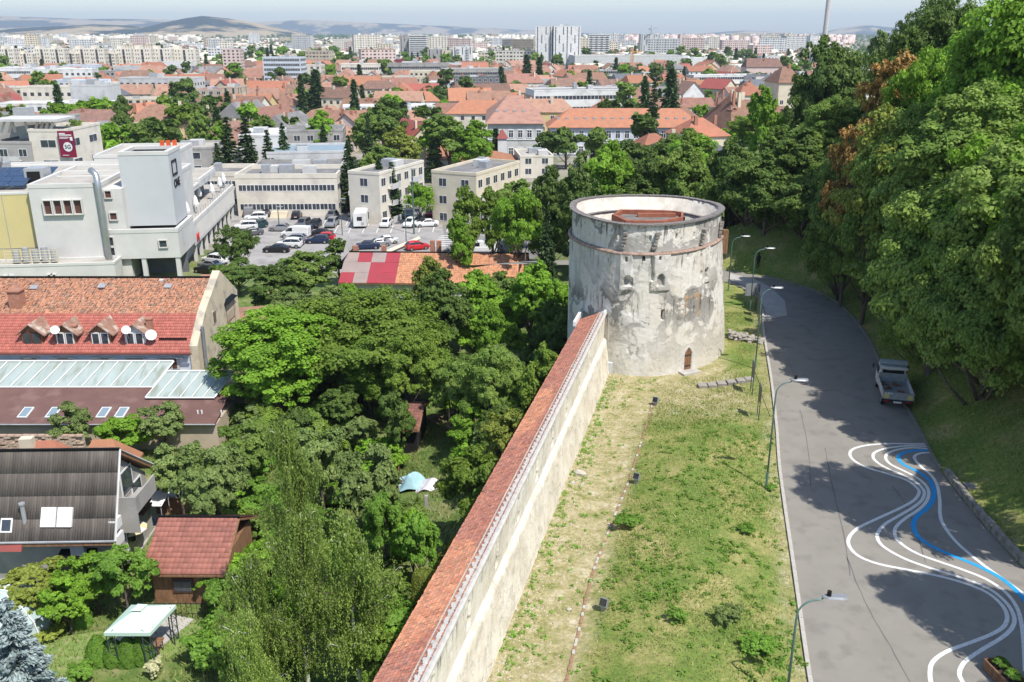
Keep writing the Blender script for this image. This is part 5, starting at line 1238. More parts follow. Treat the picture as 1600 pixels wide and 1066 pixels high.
# school: pink-roofed wing and long orange-roofed range
def school(px0, px1, yb, ye, d, rh, roof, wall, label, Y, kind='hip', rz=0.0, nwin=12, floors=2):
	a, b = atY(px0, yb, Y), atY(px1, yb, Y); w_ = b.x - a.x; h = hz_at(ye, Y) - G0; root = empty('school_building', ((a.x + b.x) / 2, Y + d / 2, G0), rz); tag(root, label, 'school'); FOOT.append((root.location.x, root.location.y, max(w_, d) * .6))
	m = MB(); m.box(-w_ / 2, w_ / 2,-d / 2, d / 2,-.5, h); m.build('wall', PL[wall], root)
	m = MB()
	for z in (h - .35, h * .52,.6): m.box(-w_ / 2 - .18, w_ / 2 + .18,-d / 2 - .18, d / 2 + .18, z, z + .28)
	m.build('cornice', FRm, root)
	m = MB()
	for f in roof_faces(w_, d, h, rh, kind, .7): m.face(f)
	ro = m.build('roof', RF[roof], root); p = w_ / nwin
	for k in range(max(2, nwin - 2)):
		x = -w_ / 2 + w_ * (k + 1) / nwin; m = MB(); zc = h + rh * .38; yc = -d / 2 + d * .18; m.box(x - .45, x + .45, yc, yc + 1.2, zc - .3, zc + .45); m.build('roof_window', metal_g, ro)
	wmb = MB(); wmb.box(-.62,.62,-.02,.0,0,2.0); wm = wmb.mesh('pane', GL)
	f = MB(); f.box(-.8,.8,-.12,0,1.95,2.2); f.box(-.8,.8,-.14,0,-.2,-.02); f.box(-.8,-.6,-.08,0,0,2.0); f.box(.6,.8,-.08,0,0,2.0); f.box(-.05,.05,-.05,0,0,2.0); f.box(-.6,.6,-.05,0,1.3,1.4); fm = f.mesh('window', FRm)
	for fl in range(floors):
		for k in range(nwin):
			w1 = mesh_obj('window', fm, root, (-w_ / 2 + p * (k + .5),-d / 2,.9 + fl * h * .5)); mesh_obj('pane', wm, w1,(0,-.01,0))
	nd = max(1, int(d / 4))
	for sg in (1,-1):
		for fl in range(floors):
			for k in range(nd):
				w1 = mesh_obj('window', fm, root, (sg * w_ / 2,-d / 2 + d * (k + .5) / nd, .9 + fl * h * .5)); w1.rotation_euler = (0,0, sg * pi / 2); mesh_obj('pane', wm, w1,(0,-.01,0))
	return root
school(858,1098,250,197,14,4.4, 'orange', 'blue', 'long white-blue school range with bright orange hipped roof', 262, nwin=17)
school(760,846,248,192,46,6.0, 'pale', 'lgrey', 'grey-white school wing with faded pink tiled roof', 258, nwin=6, rz=.02)
r = random.Random(2)
# bright orange flat-pitched roofs behind the blocks
blk(700,802,262,250,10,.06, fn=house, wall='white', roof='orange', kind='hip', floors=1, rh=1.6, label='low bright orange roof before the grey school wing', Y=226, chim=0)
blk(666,716,262,248,12,.1, fn=house, wall='white', roof='orange', kind='hip', floors=1, rh=3.2, label='orange pyramid roof at the end of the low bright roof', Y=222, chim=0)
blk(622,668,242,222,12,-1.15, fn=house, wall='cream', roof='red', kind='gable', floors=2, rh=5, label='cream gabled villa with red roof and dormer between the trees', Y=240, dormers=0)
blk(612,662,205,188,9,.2, fn=house, wall='pale', roof='pale', kind='gable', floors=2, rh=2.6, label='plain gabled house with pale clay roof behind the cream villa', Y=285)
blk(808,860,268,246,14,.1, wall='pale', roof='gravel', floors=2, label='low grey rooftop terrace building below the school wing', Y=222, huts=2)
# red turret of the school court
t = empty('turret', tuple(atY(785,240,245)[:2]) + (G0,)); tag(t, 'small white turret with pointed red roof beside the school wing', 'turret')
hh = hz_at(216,245) - G0; m = MB(); m.box(-1.2,1.2,-1.2,1.2,0, hh); m.build('wall', PL['white'], t); m = MB(); A = [(-1.5,-1.5, hh),(1.5,-1.5, hh),(1.5,1.5, hh),(-1.5,1.5, hh)]; tp = (0,0, hh + 2.6)
for k in range(4): m.face([A[k], A[(k + 1) % 4], tp])
m.face(A[::-1]); m.build('roof', RF['red'], t)
# brick-red villa with many chimneys
v1 = blk(1122,1188,225,200,18,.35, fn=house, wall='tan', roof='terra', kind='hip', floors=2, rh=8.5, label='big terracotta-roofed villa crowded with brick chimneys before the wood', Y=250, chim=7, dormers=2, seed=5)
blk(1060,1130,232,212,12,.3, fn=house, wall='cream', roof='orange', kind='hip', floors=1, rh=4.0, label='lower orange-roofed annex beside the villa with chimneys', Y=236, chim=3)
blk(1035,1130,262,234,12,.12, fn=house, wall='grey', roof='slate', kind='hip', floors=2, rh=3.2, label='dark slate-roofed house with orange chimney behind the trees', Y=205, chim=1)
blk(1000,1045,245,228,9,.2, fn=house, wall='cream', roof='orange', kind='hip', floors=1, rh=2.5, label='small orange roof beside the slate-roofed house', Y=222, chim=0)
# gabled and small houses on the far right
blk(1066,1082,168,146,10,-1.3, fn=house, wall='white', roof='brown', kind='gable', floors=2, rh=5, label='narrow white gabled house with brown roof beyond the school', Y=400)
blk(1110,1140,150,138,10,-.9, fn=house, wall='cream', roof='red', kind='gable', floors=2, rh=4, label='red half-timbered gable house right of the white gable', Y=430)
blk(1152,1192,158,148,12,.1, fn=house, wall='pale', roof='orange', kind='hip', floors=1, rh=4.5, label='orange hipped cottage before the tall green tree', Y=380)
blk(1172,1206,146,130,10,-.5, fn=house, wall='white', roof='slate', kind='gable', floors=2, rh=4, label='white house with silver-grey metal roof', Y=460)
blk(1165,1222,112,104,12,.05, fn=house, wall='pink', roof='brown', kind='half', floors=2, rh=5, label='long brown-roofed house before the distant blocks', Y=620)
blk(1212,1252,150,128,14,.1, fn=house, wall='cream', roof='terra', kind='hip', floors=2, rh=5, label='terracotta villa half hidden by the dark round tree', Y=330)
blk(1350,1376,112,88,14,.2, wall='white', roof='whitef', floors=3, label='white building glimpsed between the dark tree and the wood', Y=330)
blk(1290,1340,235,220,12,.2, fn=house, wall='cream', roof='orange', kind='hip', floors=1, rh=3, label='orange roof glimpsed through the bare branches', Y=235, chim=0)
# mid-distance long buildings
LB = [
 (840,902,136,118,14, 'pale', 'gravel', 3, 'grid', 'cream institute with rows of small windows, rounded end', 620),
 (902,955,137,120,12, 'pale', 'gravel', 3, 'grid', 'cream institute wing continuing behind the conifers', 600),
 (806,890,156,139,14, 'tan', 'felt', 3, 'grid', 'beige barrack-like building with weathered facade', 470),
 (896,1008,152,138,12, 'lgrey', 'wine', 2, 'grid', 'long grey building with maroon flat roof behind the beige barrack', 480),
 (955,1012,134,120,12, 'white', 'whitef', 2, 'grid', 'white low hall beside the cream institute', 590),
 (1005,1062,131,115,14, 'lgrey', 'gravel', 3, 'grid', 'light grey three-storey building before the mall', 640),
 (709,779,152,122,14, 'dgrey', 'felt', 4, 'grid', 'dark grey apartment building with terraces beside the columnar tree', 490),
 (671,710,152,130,14, 'white', 'whitef', 4, 'grid', 'white four-storey building next to the dark grey apartments', 500),
 (413,472,124,91,14, 'blue', 'felt', 7, 'band', 'pale blue hotel slab with white end wall', 560),
 (474,502,122,103,14, 'pale', 'terra', 5, 'grid', 'cream block with clay top beside the hotel slab', 580),
 (533,592,118,101,14, 'pale', 'whitef', 3, 'band', 'cream low office with long window bands', 640),
 (618,630,108,94,10, 'wine', 'felt', 3, 'grid', 'narrow dark red block', 700),
 (628,655,110,98,10, 'white', 'whitef', 2, 'band', 'white hall with black window band beside the dark red block', 690),
 (303,350,163,142,15, 'tan', 'wine', 4, 'grid', 'weathered tan apartment block with red roof edge and balconies', 400),
 (350,374,163,138,13, 'tan', 'gravel', 4, 'slots', 'beige windowless end tower of the tan apartment block', 396),
 (0,68,129,107,14, 'white', 'whitef', 3, 'band', 'white office with black ribbon windows at the left edge', 590),
 (66,104,128,108,14, 'white', 'whitef', 3, 'band', 'stepped white office end with black ribbon windows', 585),
 (100,150,117,103,12, 'blue', 'whitef', 3, 'grid', 'small pale blue office with lattice windows', 680),
 (84,160,143,127,12, 'blue', 'whitef', 3, 'grid', 'long pale blue block with regular windows beside the tree row', 480),
 (160,240,142,131,12, 'cream', 'whitef', 2, 'band', 'long cream school block between two pale blocks', 485),
 (238,330,141,130,12, 'white', 'whitef', 2, 'grid', 'long plain white block with small square windows', 490),
 (178,238,114,105,14, 'lgrey', 'green', 1, 'band', 'low market hall with green roof', 700),
 (243,292,115,107,14, 'lgrey', 'green', 1, 'band', 'second low hall with pale green roof', 690),
 (232,296,107,98,12, 'white', 'gravel', 2, 'band', 'white two-storey gallery with shadowed deck', 760),
 (349,376,111,78,14, 'pink', 'wine', 9, 'grid', 'pink-brown apartment tower with red stair shaft', 720),
 (112,170,157,135,12, 'lgrey', 'felt', 1, 'grid', 'low grey workshop among the orange roofs', 350),
 (895,1072,110,88,40, 'lgrey', 'gravel', 1, 'slots', 'huge grey shopping mall with panelled front and orange crane', 860),
 (1070,1136,109,92,30, 'white', 'whitef', 1, 'slots', 'white cantilevered end of the shopping mall', 850),
 (837,863,108,42,16, 'white', 'lgrey', 15, 'slots', 'white slab of the patterned office tower, first half', 900),
 (864,906,106,42,18, 'white', 'lgrey', 15, 'slots', 'white patterned office tower with black slit windows', 895),
 (784,800,95,62,18, 'grey', 'gravel', 11, 'band', 'dark concrete slab left of the patterned tower, first', 1150),
 (800,835,94,62,18, 'tan', 'gravel', 11, 'band', 'beige-grey concrete slab beside the patterned tower', 1160),
 (905,920,84,60,16, 'cream', 'gravel', 8, 'grid', 'cream block peeping behind the patterned tower', 1350),
 (919,952,84,54,18, 'white', 'whitef', 10, 'band', 'white balcony tower with dark left flank', 1380),
 (1000,1034,84,54,20, 'lgrey', 'gravel', 12, 'slots', 'unfinished grey tower with crane on top', 1350),
 (625,640,92,56,16, 'grey', 'gravel', 12, 'slots', 'grey tower with mast beside the glass tower', 1180),
 (640,668,88,56,18, 'white', 'whitef', 12, 'band', 'white and dark blue glass tower', 1170),
 (670,698,90,58,18, 'pale', 'gravel', 12, 'grid', 'cream tower with small roof mast', 1190),
 (668,692,104,78,16, 'grey', 'gravel', 8, 'slots', 'striped grey and white slab before the cream tower', 900),
 (692,712,106,80,16, 'cream', 'gravel', 8, 'slots', 'cream slab with black slits', 880),
 (708,738,107,74,16, 'white', 'gravel', 9, 'slots', 'stepped white apartment slab with balconies', 870),
 (590,612,86,69,14, 'cream', 'gravel', 7, 'grid', 'cream block behind the dark hill knoll', 1300),
 (520,558,73,62,14, 'pale', 'gravel', 6, 'grid', 'long cream block before the far fields', 1900),
]
PL['wine'] = RF['wine']; RF['lgrey'] = PL['lgrey']
for i, (a, b, yb, yt, d, wa, rf, fl, stl, lab, Y) in enumerate(LB):
	blk(a, b, yb, yt, d, random.Random(i).uniform(-.08,.12), Y=Y, wall=wa, roof=rf, floors=fl, style=stl, label=lab, frames=Y < 600, huts=2 if Y < 1000 else 1, seed=i, name='city_building', pitch=2.8 if Y < 850 else 3.4, ww=1.5 if stl == 'grid' else .9, wh=1.5 if stl != 'slots' else 2.4, par=.6, balc='balcon' in lab)
# staggered white apartment towers at the far left: each tower two slabs with a dark slot and round opening
tw = [(2,24,112,76),(56,80,113,76),(80,102,112,76),(118,142,112,76),(142,164,112,76),(182,206,106,76),(210,236,106,76),(238,268,106,76),(272,306,112,77),(28,50,103,84),(104,118,106,84),(165,180,108,84)]
names = 'first second third fourth fifth sixth seventh eighth ninth tenth eleventh twelfth'.split()
for i, (a, b, yb, yt) in enumerate(sorted(tw)):
	Y = 770 + (i % 3) * 12; A, B = atY(a, yb, Y), atY(b, yb, Y); w_ = B.x - A.x; h = hz_at(yt, Y) - G0; root = empty('apartment_tower', ((A.x + B.x) / 2, Y + 8, G0),.12); FOOT.append((root.location.x, Y + 8, w_ * .6 + 4))
	tag(root, f'white apartment tower with dark stair slot, {names[i]} from the left in the long staggered row', 'building', 'staggered white apartment towers')
	m = MB(); m.box(-w_ / 2,-1.0,-8,8,-.5, h); m.box(1.0, w_ / 2,-8,8,-.5, h); m.box(-1,1,-6.5,7,-.5, h - 1); m.box(-w_ / 2 + 1,-w_ / 2 + 5,-5,5, h, h + 2.2); m.build('wall', PL['pale'], root)
	g = MB(); n = 7
	for q in range(n):
		z = q * h / n + .8; g.box(-1.0,1.0,-7.2,-6.6, z, z + 2.0 if q < 6 else z + 1.4)
		for x in (-w_ * .36,-w_ * .22, w_ * .22, w_ * .36): g.face([(x - .35,-8.03, z),(x + .35,-8.03, z),(x + .35,-8.03, z + 1.3),(x - .35,-8.03, z + 1.3)])
		for y in (-4,0,4): g.face([(w_ / 2 + .03, y - .8, z),(w_ / 2 + .03, y + .8, z),(w_ / 2 + .03, y + .8, z + 1.3),(w_ / 2 + .03, y - .8, z + 1.3)])
	g.build('window_panes', GL, root, kind='stuff')
# cranes, masts, chimney
ym = mat('crane_orange', (0.50,0.24,0.05), rough=.6)
def crane(x, yb, yt, Y, jib, label, m_=ym, jz=None):
	p = atY(x, yb, Y); top = hz_at(yt, Y); c = empty('tower_crane', (p.x, p.y, p.z),.4); tag(c, label, 'crane'); h = top - p.z
	m = MB(); [m.box(sx * .9 - .15, sx * .9 + .15, sy * .9 - .15, sy * .9 + .15,0, h) for sx in (-1,1) for sy in (-1,1)]
	k = 0
	while k < h - 2: m.tube([(-.9,-.9, k),(.9,-.9, k + 2)],.1,4); m.tube([(.9,.9, k),(.9,-.9, k + 2)],.1,4); k += 2
	m.build('mast', m_, c); m = MB(); m.box(-jib * .3, jib, -.5,.5, h, h + .9); m.tube([(0,0, h + 4),(jib * .8,0, h + .8)],.1,4); m.box(-.4,.4,-.4,.4, h, h + 4); m.build('jib', m_, c); m = MB(); m.box(-jib * .3,-jib * .18,-.8,.8, h - 1.6, h + .6); m.build('counterweight', PL['grey'], c)
crane(987,108,82,850,10, 'orange tower crane in front of the shopping mall'); crane(1017,54,45,1345,10, 'small grey crane on top of the unfinished tower', metal_g); crane(1190,66,58,2500,14, 'far thin crane over the distant estates', metal_g)
ch = empty('chimney', (at(1284,66, G0).x * .5, at(1284,66, G0).y * .5, G0)); Y = 1100; p = atY(1284,100, Y); ch.location = (p.x, Y, G0); tag(ch, 'tall slim concrete power station chimney rising out of the picture behind the round tree', 'chimney')
m = MB(); n = 20; H_ = 110; ringc = lambda z, r_: [(cos(2 * pi * k / n) * r_, sin(2 * pi * k / n) * r_, z) for k in range(n)]
m.sweep([ringc(z, 3.1 - 1.0 * z / H_) for z in range(0, H_ + 1,10)]); m.build('shaft', mat('chimney_concrete', (0.40,0.37,0.36),(0.48,0.45,0.43),.4,.9), ch, True)
for z in (38,62,88): m = MB(); m.sweep([ringc(z, 2.9 - z / H_ + .25), ringc(z + .5,2.9 - z / H_ + .25)]); m.build('gallery', metal_g, ch)
# ------------------------------------------------------------------ white culture hall with tower block and terrace wing
def theatre():
	R0 = at(287,437,-8); a = radians(7); T = empty('culture_hall', (R0.x, R0.y, G0), a); tag(T, 'large white modernist culture hall with windowless tower block, yellow side hall and roof terrace', 'theatre')
	wh = mat('render_white', (0.56,0.55,0.52),(0.50,0.49,0.465),.35,.9,.15,5, c3=(0.58,0.56,0.52), s3=.25); bw = mat('render_bluewhite', (0.47,0.485,0.49),(0.44,0.455,0.46),.3,.8,.05,5)
	yl = mat('yellow_cladding', (0.56,0.47,0.22),(0.52,0.44,0.21),.3,.6,.05)
	def bx(name, x0, x1, y0, y1, z0, z1, m=wh, par=None, parent=T):
		b = MB(); b.box(x0, x1, y0, y1, z0, z1); return b.build(name, m, parent or T)
	def slab(x0, x1, y0, y1, z, m=RF['gravel'], h=.55, t=.45, nm='roof_deck'):
		b = MB(); b.box(x0 + t, x1 - t, y0 + t, y1 - t, z - .2, z + .03); o = b.build(nm, m, T)
		b = MB(); e = .05
		b.box(x0 - e, x1 + e, y0 - e, y0 + t, z, z + h); b.box(x0 - e, x1 + e, y1 - t, y1 + e, z, z + h); b.box(x0 - e, x0 + t, y0 + t, y1 - t, z, z + h); b.box(x1 - t, x1 + e, y0 + t, y1 - t, z, z + h); b.build('parapet', wh, o); return o
	# heights above the town ground
	bx('stage_block', -19.2,-9.7,0,13,-.5,13.6); slab(-19.2,-9.7,0,13,13.6)
	bx('link_block', -9.7,-7.1,.6,13,-.5,13.2)
	bx('tower_block', -7.4,-.6,2.2,9.5,7.6,17.6, bw); slab(-7.4,-.6,2.2,9.5,17.6, dark, .5,.6, 'tower_well')
	bx('lower_block', -9.6,0,0,10,3.3,7.0); slab(-9.6,0,0,10,7.0)
	bx('annex', -24.6,-8.2,-3.5,0,-.5,3.4); slab(-24.6,-8.2,-3.5,0,3.4, RF['gravel'],.35,.3)
	for x in (-9.4,-5.2,-.5): bx('pillar', x - .3, x + .3,.1,.7,-.5,3.3)
	bx('undercroft_wall', -9.6,-.2,4.5,5,-.5,3.3, PL['dgrey'])
	# yellow hall and roofs behind
	bx('yellow_hall', -46,-19.3,1.2,30,-.5,12.6, yl); slab(-46,-19.3,1.2,30,12.6, RF['gravel'],.3,.5)
	for x in (-41,-36.5,-32,-27.6,-23.3): bx('panel_joint', x - .04, x + .04,1.16,1.2,0,12.6, PL['grey'])
	bx('panel_joint', -46,-19.3,1.15,1.2,5.0,5.06, PL['grey'])
	bx('rear_hall', -20,-2,10,22,-.5,13.2); slab(-20,-2,10,22,13.2)
	bx('fly_tower', -17,-5,22,38,-.5,14.8); slab(-17,-5,22,38,14.8, RF['gravel'],.5,.4)
	# terrace wing running back
	bx('terrace_wing', -14,0,10,46,2.8,5.9); slab(-14,0,10,46,5.9, RF['gravel'],.6,.3, 'terrace_deck')
	bx('wing_undercroft', -13,-2.4,10,45,-.5,2.8, PL['dgrey'])
	for k in range(9): bx('pillar', -.7,-.2,11 + k * 4.2,11.5 + k * 4.2,-.5,2.8)
	bx('recessed_floor', -13,-4.2,11,40,5.9,8.9, PL['dgrey']); bx('terrace_canopy', -14,-2.4,10.5,28,8.9,9.4); slab(-14,-2.4,10.5,28,9.4, RF['gravel'],.35,.3); bx('terrace_canopy', -13.5,-2.2,28.3,42,8.9,10.0, PL['lgrey'])
	slab(-13.4,-2.3,28.4,41.9,10.0, RF['gravel'],.3,.3)
	rl = MB()
	for k in range(18): rl.tube([(-.2,11 + k * 2,6.5),(-.2,11 + k * 2,7.4)],.04,4)
	rl.tube([(-.2,10.5,7.4),(-.2,45.8,7.4)],.04,4); rl.tube([(-.2,10.5,7.0),(-.2,45.8,7.0)],.03,4); rl.build('terrace_railing', metal_g, T)
	# ribbed grooves on the wing side
	for k in range(46): bx('fin', 0,.06,12.4 + k * .72,12.6 + k * .72,3.2,5.7, wh)
	# windows
	def win(x, z, w_, h, y=0.0, fm=FRb, side='f', nm='window', dp=.22):
		f = MB(); g = MB(); t = .14
		if side == 'f':
			for x0, x1, z0, z1 in ((x - w_ / 2 - t, x + w_ / 2 + t, z + h, z + h + t),(x - w_ / 2 - t, x + w_ / 2 + t, z - t, z),(x - w_ / 2 - t, x - w_ / 2, z, z + h),(x + w_ / 2, x + w_ / 2 + t, z, z + h)): f.box(x0, x1, y - dp, y, z0, z1)
			g.box(x - w_ / 2, x + w_ / 2, y - .03, y - .005, z, z + h)
		o = f.build(nm, wh, T); g.build('pane', fm, o); return o
	for k in range(4): win(-16.9 + k * 1.33,10.0,.98,1.9,0, FRb, dp=.45)
	win(-8.9,12.0,.8,.95,.6, FRb); win(-8.6,8.9,.9,.95,.6, FRb); win(-2.2,4.9,1.0,.95,0, GL); win(-9.2,5.3,.55,1.2,0, GL); win(-9.2,3.9,.55,1.1,0, GL)
	for x in (-22.6,-22.0,-16.9,-16.4): win(x, .6,.5,1.6,-3.5, GL)
	# round recess on the corner
	m = MB(); n = 18; m.face([(.03,3.0 + cos(2 * pi * k / n) * .5,5.5 + sin(2 * pi * k / n) * 1.2) for k in range(n)]); m.build('round_recess', PL['lgrey'], T)
	# logo on the tower's side and red sign
	lt = mat('letter_black', (.02,.015,.02)); rs = mat('sign_red', (.55,.02,.02), rough=.5)
	def letters(txt, size, loc, rot, m_, nm='lettering'):
		cu = bpy.data.curves.new(nm, 'FONT'); cu.body = txt; cu.size = size; cu.extrude = .06; t = bpy.data.objects.new(nm, cu); t.location = loc; t.rotation_euler = rot; link(t, T); cu.materials.append(m_)
		bpy.context.view_layer.update(); dg = bpy.context.evaluated_depsgraph_get(); me = bpy.data.meshes.new_from_object(t.evaluated_get(dg)); o = bpy.data.objects.new(nm, me); o.location = loc; o.rotation_euler = rot; bpy.data.objects.remove(t); link(o, T); return o
	m = MB(); 
	for y0, y1, z0, z1 in ((3.4,3.7,14.4,16.6),(6.0,6.3,14.4,16.6),(3.7,6.0,16.3,16.6),(3.7,6.0,14.4,14.7)): m.box(-.6,-.5, y0, y1, z0, z1)
	m.build('logo_frame', lt, T); letters('ONE', 1.7,(-.55,3.6,12.7),(pi / 2,0, pi / 2), lt)
	letters('M', 2.0,(.1,11.0,3.0),(pi / 2,0, pi / 2), rs, 'red_sign')
	m = MB(); [m.box(-3.2 + k * .9,-2.6 + k * .9,9.0,9.15,17.7,18.9) for k in range(3)]; m.build('red_rooftop_letters', mat('sign_orange', (.6,.10,.03), rough=.6), T)
	# big duct climbing the corner
	dm = mat('duct_metal', (0.45,0.47,0.48),(0.38,0.40,0.41),.8,.35, metal=.7)
	m = MB(); m.tube([(-11.2,2,15.6),(-10.6,.4,15.9),(-9.9,-.3,15.3),(-9.75,-.45,13.5),(-9.7,-.45,8),(-9.7,-.45,-.3)],.42,12); m.build('ventilation_duct', dm, T, True)
	# roof plant: cooling units, solar arrays, glazed plant box
	sol = mat('solar_panel', (0.025,0.045,0.09),(0.04,0.07,0.13),3,.25)
	for j in range(3):
		for k in range(9):
			b = MB(); x = -44 + k * 2.5; y = 5 + j * 5.5; M = Matrix.Translation((x, y, 13.2)) @ Matrix.Rotation(.22,4, 'X'); b.box(0,2.4,0,1.6,0,.06, M); b.box(0,2.4,1.68,3.28,0,.06, M); b.build('solar_panel', sol, T)
	for k in range(5):
		b = MB(); x = -45 + k * 3.1; b.box(x, x + 2,22,24.2,12.6,14.3); M = Matrix.Translation((x + 1,22.2,14.4)) @ Matrix.Rotation(1.1,4, 'X'); b.tube([M @ Vector((0,0,0)), M @ Vector((0,0,1.3))],[.7,.9],10); b.build('cooling_unit', metal_g, T)
	b = MB(); b.box(-22.5,-19.8,8,11,12.7,15.2); o = b.build('air_handler', metal_g, T); b = MB(); b.box(-22.1,-20.3,7.9,7.99,13.1,14.8); b.build('air_intake', dark, o)
	b = MB(); b.box(-46,-17,30,30.5,12.6,13.3); b.build('back_screen_wall', wh, T)
	b = MB()
	for k in range(6): b.box(-22.4,-15.6,-3.3,-3.26,3.6 + k * .38,3.68 + k * .38)
	for x in (-22.4,-19,-15.6): b.box(x - .06, x + .06,-3.36,-3.24,3.5,5.9)
	b.build('plant_screen', PL['cream'], T)
	for k in range(5): 
		b = MB(); x = -21.6 + k * 1.25; b.tube([(x, -1.6,3.8),(x, -1.6,5.4 + .3 * (k % 2))],[.5,.45],10); b.build('vent_cylinder', metal_g, T)
	# closed white parasols on the terrace
	for i, (x, y) in enumerate([(-1.6,14),(-1.5,20),(-3.0,30),(-1.4,33),(-1.3,40),(-1.5,45),(-6,44)]):
		w = T.matrix_basis @ Vector((x, y, 5.95)); 
		u = empty('parasol', tuple(w)); tag(u, ('closed white parasol on the roof terrace', 'closed')[0] + f', {names[i]} from the tower block', 'parasol', 'terrace parasols'); b = MB(); b.tube([(0,0,0),(0,0,2.9)],.05,5); b.build('pole', metal_g, u); b = MB(); b.tube([(0,0,1.1),(0,0,1.5),(0,0,2.5),(0,0,2.95)],[.42,.5,.3,.03],8); b.build('canopy', FRm, u)
bpy.context.view_layer.update()
theatre(); FOOT.append((-57,140,34))

# ------------------------------------------------------------------ helper for sloped near roofs
def slope(o, e, up, nrow, wid, thick, arch, seed, cols, jit=.012, patch=None):
	"""o lower-left, e lower-right, up upper-left corner"""
	o, e, up = Vector(o), Vector(e), Vector(up); u = (e - o); W_ = u.length; u.normalize(); v = up - o; v = v - u * v.dot(u); L_ = v.length; v.normalize(); lng = L_ / nrow
	return tile_field(o, u, v, max(1, int(W_ / wid)), nrow, wid, lng, thick, np.random.default_rng(seed), arch, jit, cols=cols, patch=patch)
clay_o = mat('old_clay_tile', (0.44,0.22,0.14),(0.36,0.18,0.12),.8,.88,.3,20, tint=True, c3=(0.30,0.20,0.14), s3=2.2)
clay_r = mat('new_red_tile', (0.40,0.125,0.092),(0.35,0.11,0.085),.7,.6,.1, tint=True)
clay_or = mat('orange_clay_tile', (0.52,0.255,0.14),(0.44,0.21,0.12),.7,.8,.2,12, tint=True)
clay_s = mat('terracotta_sheet', (0.29,0.115,0.085),(0.25,0.10,0.078),.8,.55,.1, tint=True)
